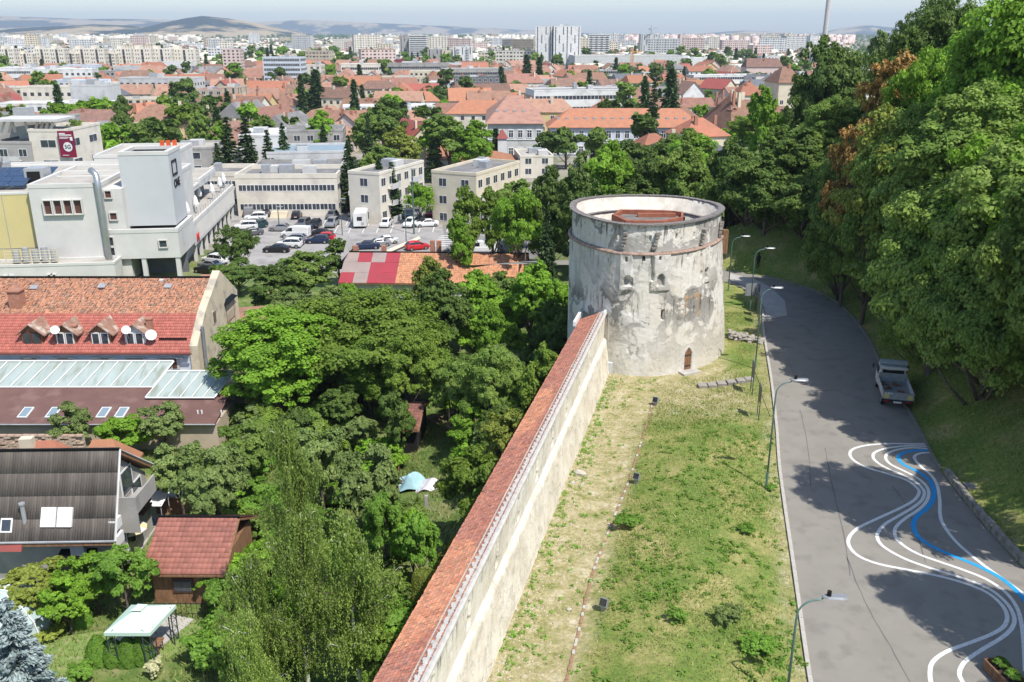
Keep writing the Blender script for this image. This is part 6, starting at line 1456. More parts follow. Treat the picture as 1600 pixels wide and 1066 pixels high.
# ------------------------------------------------------------------ old townhouse: clay roof, red lower slope, dormers
def townhouse():
	xL = -58.0; E = Vector((-29.6,78.2,-1.9)); T = empty('old_townhouse', (xL, 78.2, G0)); tag(T, 'old townhouse with mossy clay roof above a new red tiled slope and four dormers', 'house'); o = Vector(T.location)
	L = lambda x, y, z: Vector((x, y, z)) - o
	xr = -29.9; xr2 = -30.0; brk = (81.6,.62); rdg = (86.6,2.75); xg = -28.9
	b = MB(); b.box(xL - o.x, xr - o.x, .25,8.4,-.5,6.0); b.face([L(xr, 78.45,-2.0), L(xr, 86.6,-2.0), L(xr, 86.6,2.6), L(xr, 81.6,.5)]); b.build('wall', PL['blue'], T)
	# stone gable wall standing proud of the roof
	g = MB(); gp = [(78.3,-9),(78.3,-1.5),(81.6,1.0),(86.8,3.5),(91.5,.2),(91.5,-9)]
	g.sweep([[L(xr, y, z) for y, z in gp],[L(xr + .75, y, z) for y, z in gp]]); gm = mat('old_gable_plaster', (0.58,0.50,0.36),(0.46,0.40,0.30),.6,.95,.5,5, c3=(0.34,0.30,0.25), s3=.8); g.build('gable_wall', gm, T)
	for y, z in ((83.6,-1.0),(88.2,-5.4)):
		b = MB(); b.box(xr + .76 - o.x, xr + .82 - o.x, y - .5 - o.y, y + .5 - o.y, z - o.z, z + 1.3 - o.z); w = b.build('window', gm, T); b = MB(); b.box(xr + .82 - o.x, xr + .85 - o.x, y - .36 - o.y, y + .36 - o.y, z + .12 - o.z, z + 1.18 - o.z); b.build('pane', GL, w)
	dk_ = mat('drain_zinc', (0.22,0.24,0.26),(0.30,0.32,0.34),2,.4, metal=.4); b = MB(); b.tube([L(xr + .95,79.6,.0), L(xr + .95,79.4,-8)],.17,8); b.build('drainpipe', dk_, T)
	V1 = slope(L(xL, 81.5,.66), L(xr, 81.5,.66), L(xL, 86.6,2.78),20,.24,.05,.03,1,((1,1,1),(1.12,1.1,1.05),(.8,.85,.9),(.95,.9,.85),(1.05,.95,.85),(.62,.68,.7)),.03)
	V1b = slope(L(xr, 91.3,.2), L(xL, 91.3,.2), L(xr, 86.6,2.78),16,.3,.04,.03,2,((1,1,1),(.8,.85,.9)),.02)
	V1b = tile_field(L(xr, 91.3,.2),(-1,0,0), Vector((0,-4.7,2.58)).normalized(), int((xr - xL) / .3),16,.3, Vector((0,-4.7,2.58)).length / 16,.04, np.random.default_rng(2),.03,.02)
	ro = tiles_obj('clay_roof', [V1, V1b], clay_o, T)
	x0 = -51.4
	V2 = slope(L(x0,77.9,-2.05), L(-29.7,77.9,-2.05), L(x0,81.55,.68),14,.2,.035,.03,3,((1,1,1),(1.05,1.05,1.05),(.94,.94,.94)),.003)
	r2 = tiles_obj('red_tiled_slope', [V2], clay_r, T)
	b = MB(); b.sweep([[L(xL, 81.4,.5), L(xL, 86.6,2.62), L(xL, 91.2,.05)],[L(xr, 81.4,.5), L(xr, 86.6,2.62), L(xr, 91.2,.05)]]); b.sweep([[L(xL, 78.0,-2.15), L(xL, 81.5,.55), L(xL, 81.5,-2.15)],[L(xr, 78.0,-2.15), L(xr, 81.5,.55), L(xr, 81.5,-2.15)]]); b.build('roof_boarding', wood, T)
	b = MB(); b.tube([L(x0,77.8,-2.1), L(-29.6,77.8,-2.1)],.09,6); b.build('gutter', mat('gutter_brown', (.16,.05,.04), rough=.5), T)
	b = MB(); b.tube([L(xL, 86.6,2.85), L(xr, 86.6,2.85)],.13,6); b.build('ridge_cap', clay, T)
	ox = mat('rusty_sheet', (0.30,0.20,0.15),(0.22,0.11,0.075),1.5,.8,.3,8, c3=(0.45,0.40,0.34), s3=1.2)
	for i, (px_, wm) in enumerate([(50, FRb),(102, FRm),(157, FRm),(211, FRm)]):
		p = atY(px_, 520,78.9); X = p.x; b = MB(); d0, d1, z0, zt = 78.75,82.3,-1.55,-.25
		b.box(X - .95 - o.x, X + .95 - o.x, d0 - o.y, d1 - o.y, z0 - o.z - .3, zt - o.z); b.face([L(X - .95, d0, zt), L(X + .95, d0, zt), L(X, d0, zt + .75)]); dm_ = b.build('dormer', wood if i != 3 else PL['white'], r2)
		b = MB(); hx = 1.35
		for s in (-1,1):
			q = [L(X + s * hx, d0 - .35, zt - .25), L(X, d0 - .35, zt + .82), L(X, d1 + 1.4, zt + .82), L(X + s * hx, d1, zt - .25)]; b.face(q if s < 0 else q[::-1]); q2 = [p_ - Vector((0,0,.1)) for p_ in q]; b.face(q2[::-1] if s < 0 else q2); b.face([q2[0], q2[1], q[1], q[0]])
		b.build('dormer_roof', ox, r2)
		for s in (-.42,.42):
			b = MB(); b.box(X + s - .38 - o.x, X + s + .38 - o.x, d0 - .08 - o.y, d0 - o.y, z0 + .05 - o.z, zt - .08 - o.z); w = b.build('window', wm, r2); b = MB(); b.box(X + s - .28 - o.x, X + s + .28 - o.x, d0 - .1 - o.y, d0 - .082 - o.y, z0 + .16 - o.z, zt - .18 - o.z); b.build('pane', GL, w)
	# ground-floor windows just under the eave, with brown frames
	for px_ in (45,100,157,211,263):
		X = atY(px_, 560,78.4).x; b = MB(); b.box(X - .95 - o.x, X + .95 - o.x, .14,.25,4.2,5.4); w = b.build('window', PL['lgrey'], T); b = MB(); b.box(X - .75 - o.x, X + .75 - o.x, .10,.14,4.3,5.25); b.build('pane', FRb, w)
	for px_ in (43,83,112,150,177,240,280):
		X = atY(px_, 552,78.3).x; b = MB(); M = Matrix.Translation((X - o.x, -.15,5.35)) @ Matrix.Rotation(-.5,4, 'X'); b.box(-.35,.35,-.02,.5,0,.04, M); b.build('eave_flap', FRm, T)
	# chimneys
	for px_, py_, Y_, h, w_, ml in ((27,470,82.6,1.7,.55, 'b'),(118,530,79.4,2.0,.28, 'b'),(235,515,79.8,1.7,.26, 'b'),(59,445,86,.8,.2, 'w'),(161,445,86,.8,.22, 'w'),(253,443,86,1.0,.16, 'w'),(322,437,87.2,1.0,.4, 'b'),(338,440,88.2,1.2,.5, 'b')):
		p = atY(px_, py_, Y_); b = MB(); b.box(p.x - w_ - o.x, p.x + w_ - o.x, p.y - w_ - o.y, p.y + w_ - o.y, p.z - 1.2 - o.z, p.z + h - .7 - o.z); b.box(p.x - w_ * 1.2 - o.x, p.x + w_ * 1.2 - o.x, p.y - w_ * 1.2 - o.y, p.y + w_ * 1.2 - o.y, p.z + h - .7 - o.z, p.z + h - .58 - o.z); b.build('chimney', CHm if ml == 'b' else PL['white'], T)
	for px_, py_, Y_ in ((54,452,85),(160,450,85),(263,450,85.2)):
		p = atY(px_, py_, Y_); b = MB(); M = Matrix.Translation(p - o + Vector((0,0,.15))) @ Matrix.Rotation(.4,4, 'X'); b.box(-.35,.35,-.3,.3,0,.12, M); b.build('roof_hatch', metal_g, ro)
	for k, (px_, py_) in enumerate([(70,538),(190,536),(270,530),(285,538)]):
		p = atY(px_, py_, 78.9); b = MB(); b.box(p.x - 1.3 - o.x, p.x + 1.3 - o.x, p.y - o.y, p.y + .06 - o.y, p.z - .05 - o.z, p.z + .1 - o.z); b.build('snow_guard', clay_s, r2)
	# satellite dishes (things of their own)
	for i, (px_, py_, Y_, R_, lab) in enumerate([(86,516,78.3,.4, 'white satellite dish on the first dormer wall of the red slope'),(197,516,78.3,.4, 'white satellite dish beside the white framed dormer'),(236,524,78.6,.5, 'largest white satellite dish on a post low on the red slope')]):
		p = atY(px_, py_, Y_); dd = empty('satellite_dish', tuple(p)); tag(dd, lab, 'satellite dish'); b = MB(); n = 18; rings = []
		dirv = Vector((.35,-.75,.45)).normalized(); Q = dirv.to_track_quat('Z', 'Y').to_matrix().to_4x4()
		for q, f in enumerate((0.02,.35,.7,1.0)): rings.append([Q @ Vector((cos(2 * pi * k / n) * R_ * f, sin(2 * pi * k / n) * R_ * f, .22 * R_ * f * f * 1.5)) for k in range(n)])
		b.sweep(rings, True, True); b.build('reflector', FRm, dd); b = MB(); b.tube([(0,0,-.05),(0,.3,-.9)],.04,5); b.tube([(0,0,0), Q @ Vector((0,-.3,.55))],.02,4); b.build('mounting_arm', metal_g, dd)
	# wooden balcony on the far side of the gable
	b = MB(); px0 = atY(347,500,88.5); q = px0 - o; b.box(q.x - .9, q.x + .9, q.y - 1.2, q.y + 1.6, q.z - .1, q.z + .05)
	for x in (-.85,.85):
		for y in (-1.15,1.5): b.box(q.x + x - .06, q.x + x + .06, q.y + y - .06, q.y + y + .06, q.z - 2.5, q.z + 2.2)
	for k in range(9): b.box(q.x - .9 + k * .22, q.x - .84 + k * .22, q.y - 1.2, q.y - 1.14, q.z, q.z + .9)
	for k in range(12): b.box(q.x + .84, q.x + .9, q.y - 1.2 + k * .23, q.y - 1.14 + k * .23, q.z, q.z + .9)
	b.build('wooden_balcony', wood, T); b = MB(); 
	b.face([(q.x - 1.2, q.y - 1.6, q.z + 2.1),(q.x + 1.3, q.y - 1.6, q.z + 2.1),(q.x + .3, q.y + .2, q.z + 3.1),(q.x - 1.0, q.y + .2, q.z + 3.1)]); b.face([(q.x + 1.3, q.y - 1.6, q.z + 2.1),(q.x + 1.3, q.y + 1.9, q.z + 2.1),(q.x + .3, q.y + .2, q.z + 3.1)]); b.build('balcony_roof', clay_s, T)
townhouse(); FOOT.append((-44,85,18))
# small rusty clay roof beyond the gable
h_ = house(*(lambda p: (p.x, p.y))(atY(378,490,93)),7,6,4.2,1.6,.25, wall='tan', roof='terra', kind='gable', floors=1, chim=0, label='low rusty roof between the gable balcony and the trees')
# left hand end: brown roof with beige wall
h_ = house(-54.8,79.5,7.0,4.6,7.1,1.3,1.45, wall='cream', roof='brown', kind='gable', floors=1, chim=0, label='narrow beige extension with rusty brown roof at the left edge of the red slope')
# ------------------------------------------------------------------ glass lean-to and brown felt roof
def annex():
	A = empty('courtyard_annex', (-58,70, G0)); tag(A, 'low courtyard annex with brown felt roof and long glazed lean-to above it', 'building'); o = Vector(A.location); L = lambda x, y, z: Vector((x, y, z)) - o
	br = mat('brown_felt', (0.155,0.085,0.072),(0.125,0.07,0.062),.6,.9,.2,25, c3=(0.18,0.11,0.095), s3=.7)
	xR = -25.2; bx0 = -58
	b = MB(); b.sweep([[L(bx0,69.6,-5.42), L(bx0,75.2,-4.22), L(bx0,75.2,-4.36), L(bx0,69.6,-5.56)],[L(xR, 69.6,-5.42), L(xR, 75.2,-4.22), L(xR, 75.2,-4.36), L(xR, 69.6,-5.56)]])
	ro = b.build('felt_roof', br, A); b = MB(); b.box(0, xR - bx0,0,5.4,-.5,2.4); b.box(0, xR - bx0,5.2,8.0,-.5,3.6); b.build('wall', gmw := PL['tan'], A)
	b = MB(); b.tube([L(bx0,69.55,-5.5), L(xR, 69.55,-5.5)],.07,5); b.build('gutter', metal_g, A)
	glz = mat('wired_glass', (0.36,0.42,0.40),(0.30,0.35,0.33),1.2,.18, c3=(0.24,0.27,0.22), s3=1.6, spec=.6, stretch=(1,.25,.25)); bar = mat('glazing_bar', (0.60,0.62,0.62), rough=.5)
	def glaz(xa, xb, yl, zl, yh, zh, n, sh):
		for k in range(n):
			x0 = xa + (xb - xa) * k / n; x1 = xa + (xb - xa) * (k + 1) / n; b = MB(); q = [L(x0 + .04, yl, zl), L(x1 - .04, yl, zl), L(x1 - .04 + sh, yh, zh), L(x0 + .04 + sh, yh, zh)]; b.face(q); b.face([p - Vector((0,0,.03)) for p in q][::-1]); b.build('pane', glz, A)
			b = MB(); b.tube([L(x0, yl - .05, zl + .05), L(x0 + sh, yh, zh + .05)],.055,4); b.build('glazing_bar', bar, A)
		b = MB(); b.tube([L(xa, yl, zl - .02), L(xb, yl, zl - .02)],.08,4); b.tube([L(xa + sh, yh, zh + .08), L(xb + sh, yh, zh + .08)],.1,4); b.tube([L(xb, yl, zl + .04), L(xb + sh, yh, zh + .05)],.09,4); b.build('glazing_frame', bar if xa < -50 else bar, A)
	glaz(-58,-32.3,74.9,-4.2,78.0,-2.95,20,0.9); glaz(-32.3,-26.2,73.0,-4.45,76.2,-3.25,6,.9)
	b = MB(); b.sweep([[L(-58,75.3,-4.5), L(-58,78.1,-3.1), L(-58,78.1,-6)],[L(-31.6,75.3,-4.5), L(-31.6,78.1,-3.1), L(-31.6,78.1,-6)]]); b.build('glass_lining', PL['lgrey'], A)
	for px_, py_ in ((43,648),(86,648),(164,645),(192,645)):
		z = -5.05; p = atY(px_, py_, 71.2); b = MB(); M = Matrix.Translation((p.x - o.x, 71.0 - o.y, -5.07 - o.z)) @ Matrix.Rotation(atan2(1.2,5.6),4, 'X'); b.box(-.42,.42,-.75,.75,0,.12, M); w = b.build('skylight', bar, ro); b = MB(); b.box(-.32,.32,-.64,.64,.12,.135, M); b.build('pane', mat('skylight_glass', (.20,.26,.30), rough=.1), w)
	for px_, py_ in ((314,634),(309,645),(345,637)): p = atY(px_, py_, 71); b = MB(); b.tube([(p.x - o.x, 71 - o.y, 2.8),(p.x - o.x, 71 - o.y, 3.2)],.07,6); b.build('vent_pipe', FRm, ro)
annex(); FOOT.append((-42,75,18))
# ------------------------------------------------------------------ ruined brick wall and small red roof at the left edge
bw_ = empty('ruined_brick_wall', (-44,66.5,-8)); tag(bw_, 'crumbling brick garden wall with patched mortar below the brown roof', 'wall')
rbm = mat('ruin_brick', (0.36,0.20,0.14),(0.5,0.42,0.33),1.2,.95,.7,6); r = random.Random(4); m0 = MB(); m0.box(-.24,.24,-.14,.14,-.07,.07); rbme = m0.mesh('brick', rbm)
b = MB(); b.box(-6,9,0.05,.3,0,2.9); b.build('mortar_core', mat('ruin_mortar', (0.34,0.29,0.23),(0.45,0.40,0.33),1,.95,.6,6), bw_)
for j in range(12):
	for i in range(24):
		if r.random() < .82: o = mesh_obj('brick', rbme, bw_, (-5.8 + i * .62 + (j % 2) * .3,0.0 + r.uniform(-.03,.03),1.1 + j * .165)); o.scale = (1.15,1,1)
sh = empty('red_roofed_shed', (-45.5,62.5,-8)); tag(sh, 'corner of a shed with bright red sheet roof and white verge at the left edge', 'shed'); b = MB(); b.box(-4,4.2,-2,2,0,3); b.build('wall', wood, sh)
b = MB(); b.face([(-5,-2.8,4.9),(4.2,-2.8,2.4),(4.2,2.6,2.9),(-5,2.6,5.6)]); b.face([(-5,-2.8,4.8),(-5,2.6,5.5),(4.2,2.6,2.8),(4.2,-2.8,2.3)]); b.build('roof', RF['red'], sh); b = MB(); b.tube([(-5,-2.8,4.9),(4.2,-2.8,2.4),(4.2,2.6,2.9)],.1,4); b.build('verge', FRm, sh)
# ------------------------------------------------------------------ dark roofed house
def dark_house():
	H0 = empty('dark_roofed_house', (-29,50, G0)); tag(H0, 'house with large grey-brown corrugated roof, twin roof windows and cluttered terrace side', 'house'); o = Vector(H0.location); L = lambda x, y, z: Vector((x, y, z)) - o
	zR = .5; R1 = at(187,703, zR); R0 = Vector((R1.x - 22, R1.y - .6, zR)); eR = at(155,846,-4.6); eL = Vector((eR.x - 21, eR.y - .6,-4.6))
	dirx = (R1 - R0).normalized(); eR = Vector((R1.x + .1, eR.y, -4.6)); eL = eR - dirx * 22.1
	cols = ((1,1,1),(1.08,1.06,1.04),(.92,.92,.93)); cm_ = mat('corrugated_sheet', (0.105,0.088,0.078),(0.15,0.13,0.115),.7,.9,.3,8, tint=True, c3=(0.19,0.165,0.145), s3=.9, stretch=(1,.3,.3))
	fr_ = slope(L(*eL), L(*eR), L(*R0),4,.17,.012,.03,8, cols, .002); back = Vector((0,4.6,-3.4)); bR, bL = R1 + back, R0 + back
	vv_ = (R1 - bR); bk_ = tile_field(bR - o, (-dirx), vv_.normalized(), int(22 / .17),4,.17, vv_.length / 4,.03, np.random.default_rng(3),.045,.003, cols=cols)
	ro = tiles_obj('corrugated_roof', [fr_, bk_], cm_, H0)
	b = MB(); dn = Vector((0,0,-.14)); b.sweep([[L(*p) + dn * k for p, k in ((eL, 1),(R0,1),(bL, 1),(bL, 2.2),(R0,2.4),(eL, 2.2))],[L(*p) + dn * k for p, k in ((eR, 1),(R1,1),(bR, 1),(bR, 2.2),(R1,2.4),(eR, 2.2))]]); b.build('roof_boarding', wood, H0)
	b = MB(); b.tube([L(*eR), L(*R1), L(*bR)],.09,4); b.build('verge_board', PL['lgrey'], H0); b = MB(); b.tube([L(*eL), L(*eR)],.08,6); b.build('gutter', metal_g, H0); b = MB(); b.tube([L(*R0) + Vector((0,0,.06)), L(*R1) + Vector((0,0,.06))],.1,6); b.build('ridge_cap', cm_, H0)
	gr = mat('house_render', (0.33,0.31,0.28),(0.42,0.40,0.36),.6,.95,.3,6, c3=(0.27,0.255,0.235), s3=.6); xw = R1.x - .45
	b = MB(); f0 = eR.y + .9; b1 = bR.y - .5; gp = [(f0,-9),(f0,-4.3),(R1.y, zR - .4),(b1,-3.2),(b1,-9)]
	b.sweep([[L(xw - 20, y - .5, z) for y, z in gp],[L(xw, y, z) for y, z in gp]]); b.build('wall', gr, H0)
	# side terrace, balcony, windows on the gable face
	def gp_(y0, y1, z0, z1, m, nm, out=.06, parent=H0, th=.05): b_ = MB(); b_.box(xw + out - th - o.x, xw + out - o.x, y0 - o.y, y1 - o.y, z0 - o.z, z1 - o.z); return b_.build(nm, m, parent)
	w = gp_(f0 + 1.6, f0 + 3.0,-6.9,-5.4, FRm, 'window', .08); gp_(f0 + 1.75, f0 + 2.85,-6.8,-5.5, GL, 'pane', .1, w)
	w = gp_(f0 + 3.4, f0 + 5.0,-4.9,-2.9, FRm, 'window', .08); gp_(f0 + 3.55, f0 + 4.85,-4.8,-3.0, GL, 'pane', .1, w)
	w = gp_(R1.y + .2, R1.y + 2.0,-3.2,-1.4, FRm, 'window', .08); gp_(R1.y + .35, R1.y + 1.85,-3.1,-1.5, GL, 'pane', .1, w)
	b = MB(); ym_ = f0 + 3.2; 
	for k in range(4): b.box(xw - o.x, xw + .7 - o.x, ym_ - o.y, ym_ + 1.6 - o.y, -5.1 + k * .32 - o.z, -4.98 + k * .32 - o.z)
	b.build('slatted_balcony', FRb, H0)
	b = MB(); b.box(xw - o.x, xw + 1.3 - o.x, R1.y - .6 - o.y, R1.y + 2.6 - o.y, -3.8 - o.z, -3.6 - o.z); b.box(xw + 1.2 - o.x, xw + 1.3 - o.x, R1.y - .6 - o.y, R1.y + 2.6 - o.y, -3.6 - o.z, -2.6 - o.z); b.box(xw - o.x, xw + 1.3 - o.x, R1.y - .7 - o.y, R1.y - .6 - o.y, -5.2 - o.z, -2.6 - o.z); b.build('balcony', PL['grey'], H0)
	for z in (-4.2,-5.3): b = MB(); b.box(xw + .05 - o.x, xw + .5 - o.x, R1.y - 2.2 - o.y, R1.y - 1.3 - o.y, z - o.z, z + .7 - o.z); b.build('air_conditioner', FRm, H0)
	# roof furniture
	sl = atan2(R1.z - eR.z, R1.y - eR.y)
	def on_roof(px_, py_):
		n_ = Vector((0,-sin(sl), cos(sl)));
		for k in range(600):
			q = atY(px_, py_, 35 + k * .05)
			if (q - eR).dot(n_) < 0: return q
	q = on_roof(91,808); M = Matrix.Translation(q - o) @ Matrix.Rotation(sl, 4, 'X')
	fl = mat('lead_flashing', (.45,.40,.36), rough=.8)
	for s in (-.52,.52):
		b = MB(); b.box(s - .47, s + .47,-.62,.62,-.05,.26, M); w = b.build('roof_window', FRm, ro); b = MB(); b.box(s - .36, s + .36,-.5,.5,.26,.275, M); b.build('pane', mat('blind_white', (.62,.64,.64), rough=.3), w)
	b = MB(); b.box(-1.35,1.2,-.95,-.65,.0,.06, M); b.build('flashing', fl, ro)
	q = on_roof(15,822); M = Matrix.Translation(q - o) @ Matrix.Rotation(sl, 4, 'X'); b = MB(); b.box(-1.1,.95,-1.6,1.0,.02,.14, M); b.build('red_patch', RF['red'], ro); b = MB(); b.box(-.45,.3,-.4,.5,.05,.26, M); w = b.build('roof_window', FRm, ro); b = MB(); b.box(-.36,.2,-.3,.4,.26,.275, M); b.build('pane', GL, w)
	q = on_roof(40,822); b = MB(); p = q - o; b.tube([p - Vector((0,0,.3)), p + Vector((0,.05,1.55))],.14,10); b.tube([p + Vector((0,.05,1.5)), p + Vector((0,.05,1.62))],.2,10); b.build('flue', metal_g, ro)
	# front porch with lean-to roof, lower corner
	b = MB(); p = at(105,905,-6.8); b.face([L(p.x - 1.3, p.y - .5,-6.9), L(p.x + 1.5, p.y - .5,-6.9), L(p.x + 1.3, p.y + 1.8,-5.6), L(p.x - 1.0, p.y + 1.8,-5.6)]); b.face([L(p.x - 1.0, p.y + 1.8,-5.7), L(p.x + 1.3, p.y + 1.8,-5.7), L(p.x + 1.5, p.y - .5,-7.0), L(p.x - 1.3, p.y - .5,-7.0)]); b.build('porch_roof', cm_, H0)
	p = at(121,872,-6); b = MB(); b.box(p.x - .45 - o.x, p.x + .45 - o.x, f0 - .5 - o.y, f0 + .5 - o.y, -.5,3.6); b.build('pier', PL['lgrey'], H0)
	return f0, xw
df0, dxw = dark_house(); FOOT.append((-33,52,10))
# front lower wing at the left edge (roof continues down)
# orange roofs peeping over the ridge
for i, (px_, py_, w_, lab) in enumerate([(58,704,2.0, 'small orange pyramid roof with brick chimney behind the dark roof ridge'),(152,702,1.6, 'tip of an orange hipped roof behind the dark ridge, beside the lilac')]):
	p = atY(px_, py_, 57.5); house(p.x, p.y + 1, w_ + 1.5,3.0, p.z - G0 - 1.4,1.7,.1, wall='cream', roof='orange', kind='hip', floors=1, chim=1 - i, label=lab, name='outbuilding')
# ------------------------------------------------------------------ red roofed garden shed
def shed(px_q, zt, zb, label, nm, tm, cols, nrow, wid, wallm, arch=.03, thick=.035, back=True):
	(ax, ay),(bx_, by),(cx, cy_) = px_q; A = at(ax, ay, zb); B = at(bx_, by, zb); C = at(cx, cy_, zt); u = (B - A).normalized(); v = C - A; v -= u * v.dot(u); rz = atan2(u.y, u.x)
	o = Vector((A.x, A.y, G0)); S = empty(nm, tuple(o)); tag(S, label, 'shed'); W_ = (B - A).length; Lv = v.length
	V1 = slope(A - o, B - o, A + v - o, nrow, wid, thick, arch, 5, cols, .004); fl = []
	vb = Vector((v.x, v.y, -v.z)); topR = B + v; botR = topR + vb
	V2 = tile_field(botR - o, -u, (-vb).normalized(), int(W_ / wid), nrow, wid, Lv / nrow, thick, np.random.default_rng(1), arch, .004, cols=cols)
	ro = tiles_obj('tiled_roof', [V1, V2] if back else [V1], tm, S)
	n_ = u.cross(v.normalized()); b = MB(); d = Vector((0,0,-.07)); P4 = [A, A + v, A + v + vb]; Q4 = [B, B + v, B + v + vb]
	b.sweep([[p - o + d for p in P4] + [p - o + d * 3 for p in P4[::-1]],[p - o + d for p in Q4] + [p - o + d * 3 for p in Q4[::-1]]]); b.build('roof_boarding', wood, ro)
	b = MB(); b.tube([A + v - o + Vector((0,0,.05)), B + v - o + Vector((0,0,.05))],.09,6); b.build('ridge_cap', tm, ro)
	hh_ = Vector((v.x, v.y, 0)); inn = .35; a2 = A + u * inn + hh_ * .18; b2 = B - u * inn + hh_ * .18; c2 = B - u * inn + hh_ * 1.82; d2 = A + u * inn + hh_ * 1.82
	b = MB(); b.prism([(p.x - o.x, p.y - o.y) for p in (a2, b2, c2, d2)],-.3, zb - G0 + .2); b.build('wall', wallm, S)
	return S, A, B, u, hh_, o
cs = ((1,1,1),(1.05,1.04,1.03),(.95,.95,.95))
S, A_, B_, u_, h_, o_ = shed([(220,897),(352,898),(262,808)],-3.5,-5.4, 'garden shed with terracotta red tiled roof behind the gazebo', 'garden_shed', clay_s, cs, 11,.30, wood)
b = MB(); q = A_ + u_ * 1.6 - o_ + h_ * .17; b.box(q.x, q.x + 1.3, q.y - .06, q.y, .9,1.9); b.build('window', FRb, S); b = MB(); q = A_ + u_ * 1.7 - o_ + h_ * .17; b.box(q.x, q.x + 1.1, q.y - .08, q.y - .06,1.0,1.8); b.build('pane', GL, S)
fr = MB(); p0 = A_ + u_ * .3 - h_ * .25 - o_
for k in range(15): fr.box(p0.x + k * .32, p0.x + k * .32 + .03, p0.y, p0.y + .03,0,1.1)
fr.box(p0.x, p0.x + 4.6, p0.y, p0.y + .04,1.05,1.1); fo = fr.build('iron_fence', mat('iron', (0.04,0.035,0.03), rough=.6), None, loc=tuple(o_)); tag(fo, 'low dark iron fence in front of the terracotta roofed shed', 'fence')
shed([(617,671),(655,672),(640,630)],-4.2,-5.2, 'little hut with brown tiled roof under the walnut tree', 'garden_hut', mat('brown_tile', (0.20,0.085,0.065),(0.16,0.07,0.055),.8,.7,.1, tint=True), cs, 9,.24, dark)
# ------------------------------------------------------------------ long orange roof with patched wine-red end
def long_house():
	zb, zt = -5.2,-2.4; A = at(528,442, zb); B = at(812,445, zb); C = at(541,394, zt); D = at(826,399, zt); u = (B - A).normalized(); v = C - A; v -= u * v.dot(u); o = Vector((A.x, A.y, G0)); W_ = (D - C).length; A = C - v; B = A + u * W_
	S = empty('long_low_house', tuple(o)); tag(S, 'long low orange-roofed house with one end patched in wine red and grey sheet', 'house'); k = .30; Lv = v.length
	A1 = A + u * W_ * .30; V1 = slope(A1 - o, B - o, A1 + v - o, 17,.24,.04,.045,6,((1,1,1),(1.06,1.05,1.03),(.93,.93,.93),(.85,.82,.8)),.006)
	vb = Vector((v.x, v.y, -v.z)); tr = B + v + vb; V2 = tile_field(tr - o, -u, (-vb).normalized(), int(W_ / .26),14,.26, Lv / 14,.04, np.random.default_rng(4),.04,.006)
	ro = tiles_obj('clay_roof', [V1, V2], clay_or, S); r = random.Random(9)
	ws = mat('wine_sheet', (0.33,0.045,0.06),(0.28,0.045,0.055),.7,.5,.1); gs = mat('grey_felt_sheet', (0.30,0.235,0.215),(0.25,0.20,0.185),.7,.85,.2); pat = [[0,0,1,0],[1,0,0,1],[0,1,0,0],[1,0,1,1]]
	pat = [[1,0,1,1],[0,1,1,1],[0,0,1,1],[0,0,1,1]]
	for j in range(3):
		for i in range(4):
			p = A + u * (W_ * .3 * i / 4) + v * (j / 3); q = p + u * (W_ * .3 / 4 * .995); t = p + v / 3 * 1.01; s = q + v / 3 * 1.01; n_ = u.cross(v.normalized()) * (.03 + .012 * ((i + j) % 3)); b = MB(); b.face([p - o + n_, q - o + n_, s - o + n_ * .5, t - o + n_ * .5]); b.face([p - o + n_ - Vector((0,0,.05)), q - o + n_ - Vector((0,0,.05)), q - o + n_, p - o + n_])
			b.build('sheet_panel', ws if [[1,0,1,1],[0,0,1,1],[0,1,0,1]][j][i] else gs, ro)
	b = MB(); d = Vector((0,0,-.06)); b.sweep([[p - o + d for p in (A, A + v, A + v + vb)] + [p - o + d * 3 for p in (A + v + vb, A + v, A)],[p - o + d for p in (B, B + v, B + v + vb)] + [p - o + d * 3 for p in (B + v + vb, B + v, B)]]); b.build('roof_boarding', wood, S)
	b = MB(); b.tube([A + v - o + Vector((0,0,.06)), B + v - o + Vector((0,0,.06))],.11,6); b.build('ridge_cap', clay_or, S)
	hh_ = Vector((v.x, v.y, 0)); P4 = [A + u * .4 + hh_ * .12, B - u * .4 + hh_ * .12, B - u * .4 + hh_ * 1.88, A + u * .4 + hh_ * 1.88]; b = MB(); b.prism([(p.x - o.x, p.y - o.y) for p in P4],-.5,2.9)
	for q0, q1 in ((P4[0], P4[3]),(P4[1], P4[2])): b.face([q0 - o + Vector((0,0,2.8)), q1 - o + Vector((0,0,2.8)),(q0 + q1) / 2 - o + Vector((0,0,2.8 + v.z * .85))])
	b.build('wall', PL['lgrey'], S)
	for px_ in (556,600,676,686):
		p = atY(px_, 392,(C.y + .4)); b = MB(); b.box(p.x - .32 - o.x, p.x + .32 - o.x, p.y - .3 - o.y, p.y + .3 - o.y, zt - 1 - o.z, zt + (.8 if px_ < 640 else 1.5) - o.z); b.build('chimney', CHm, ro)
long_house(); FOOT.append((-8,112,16))
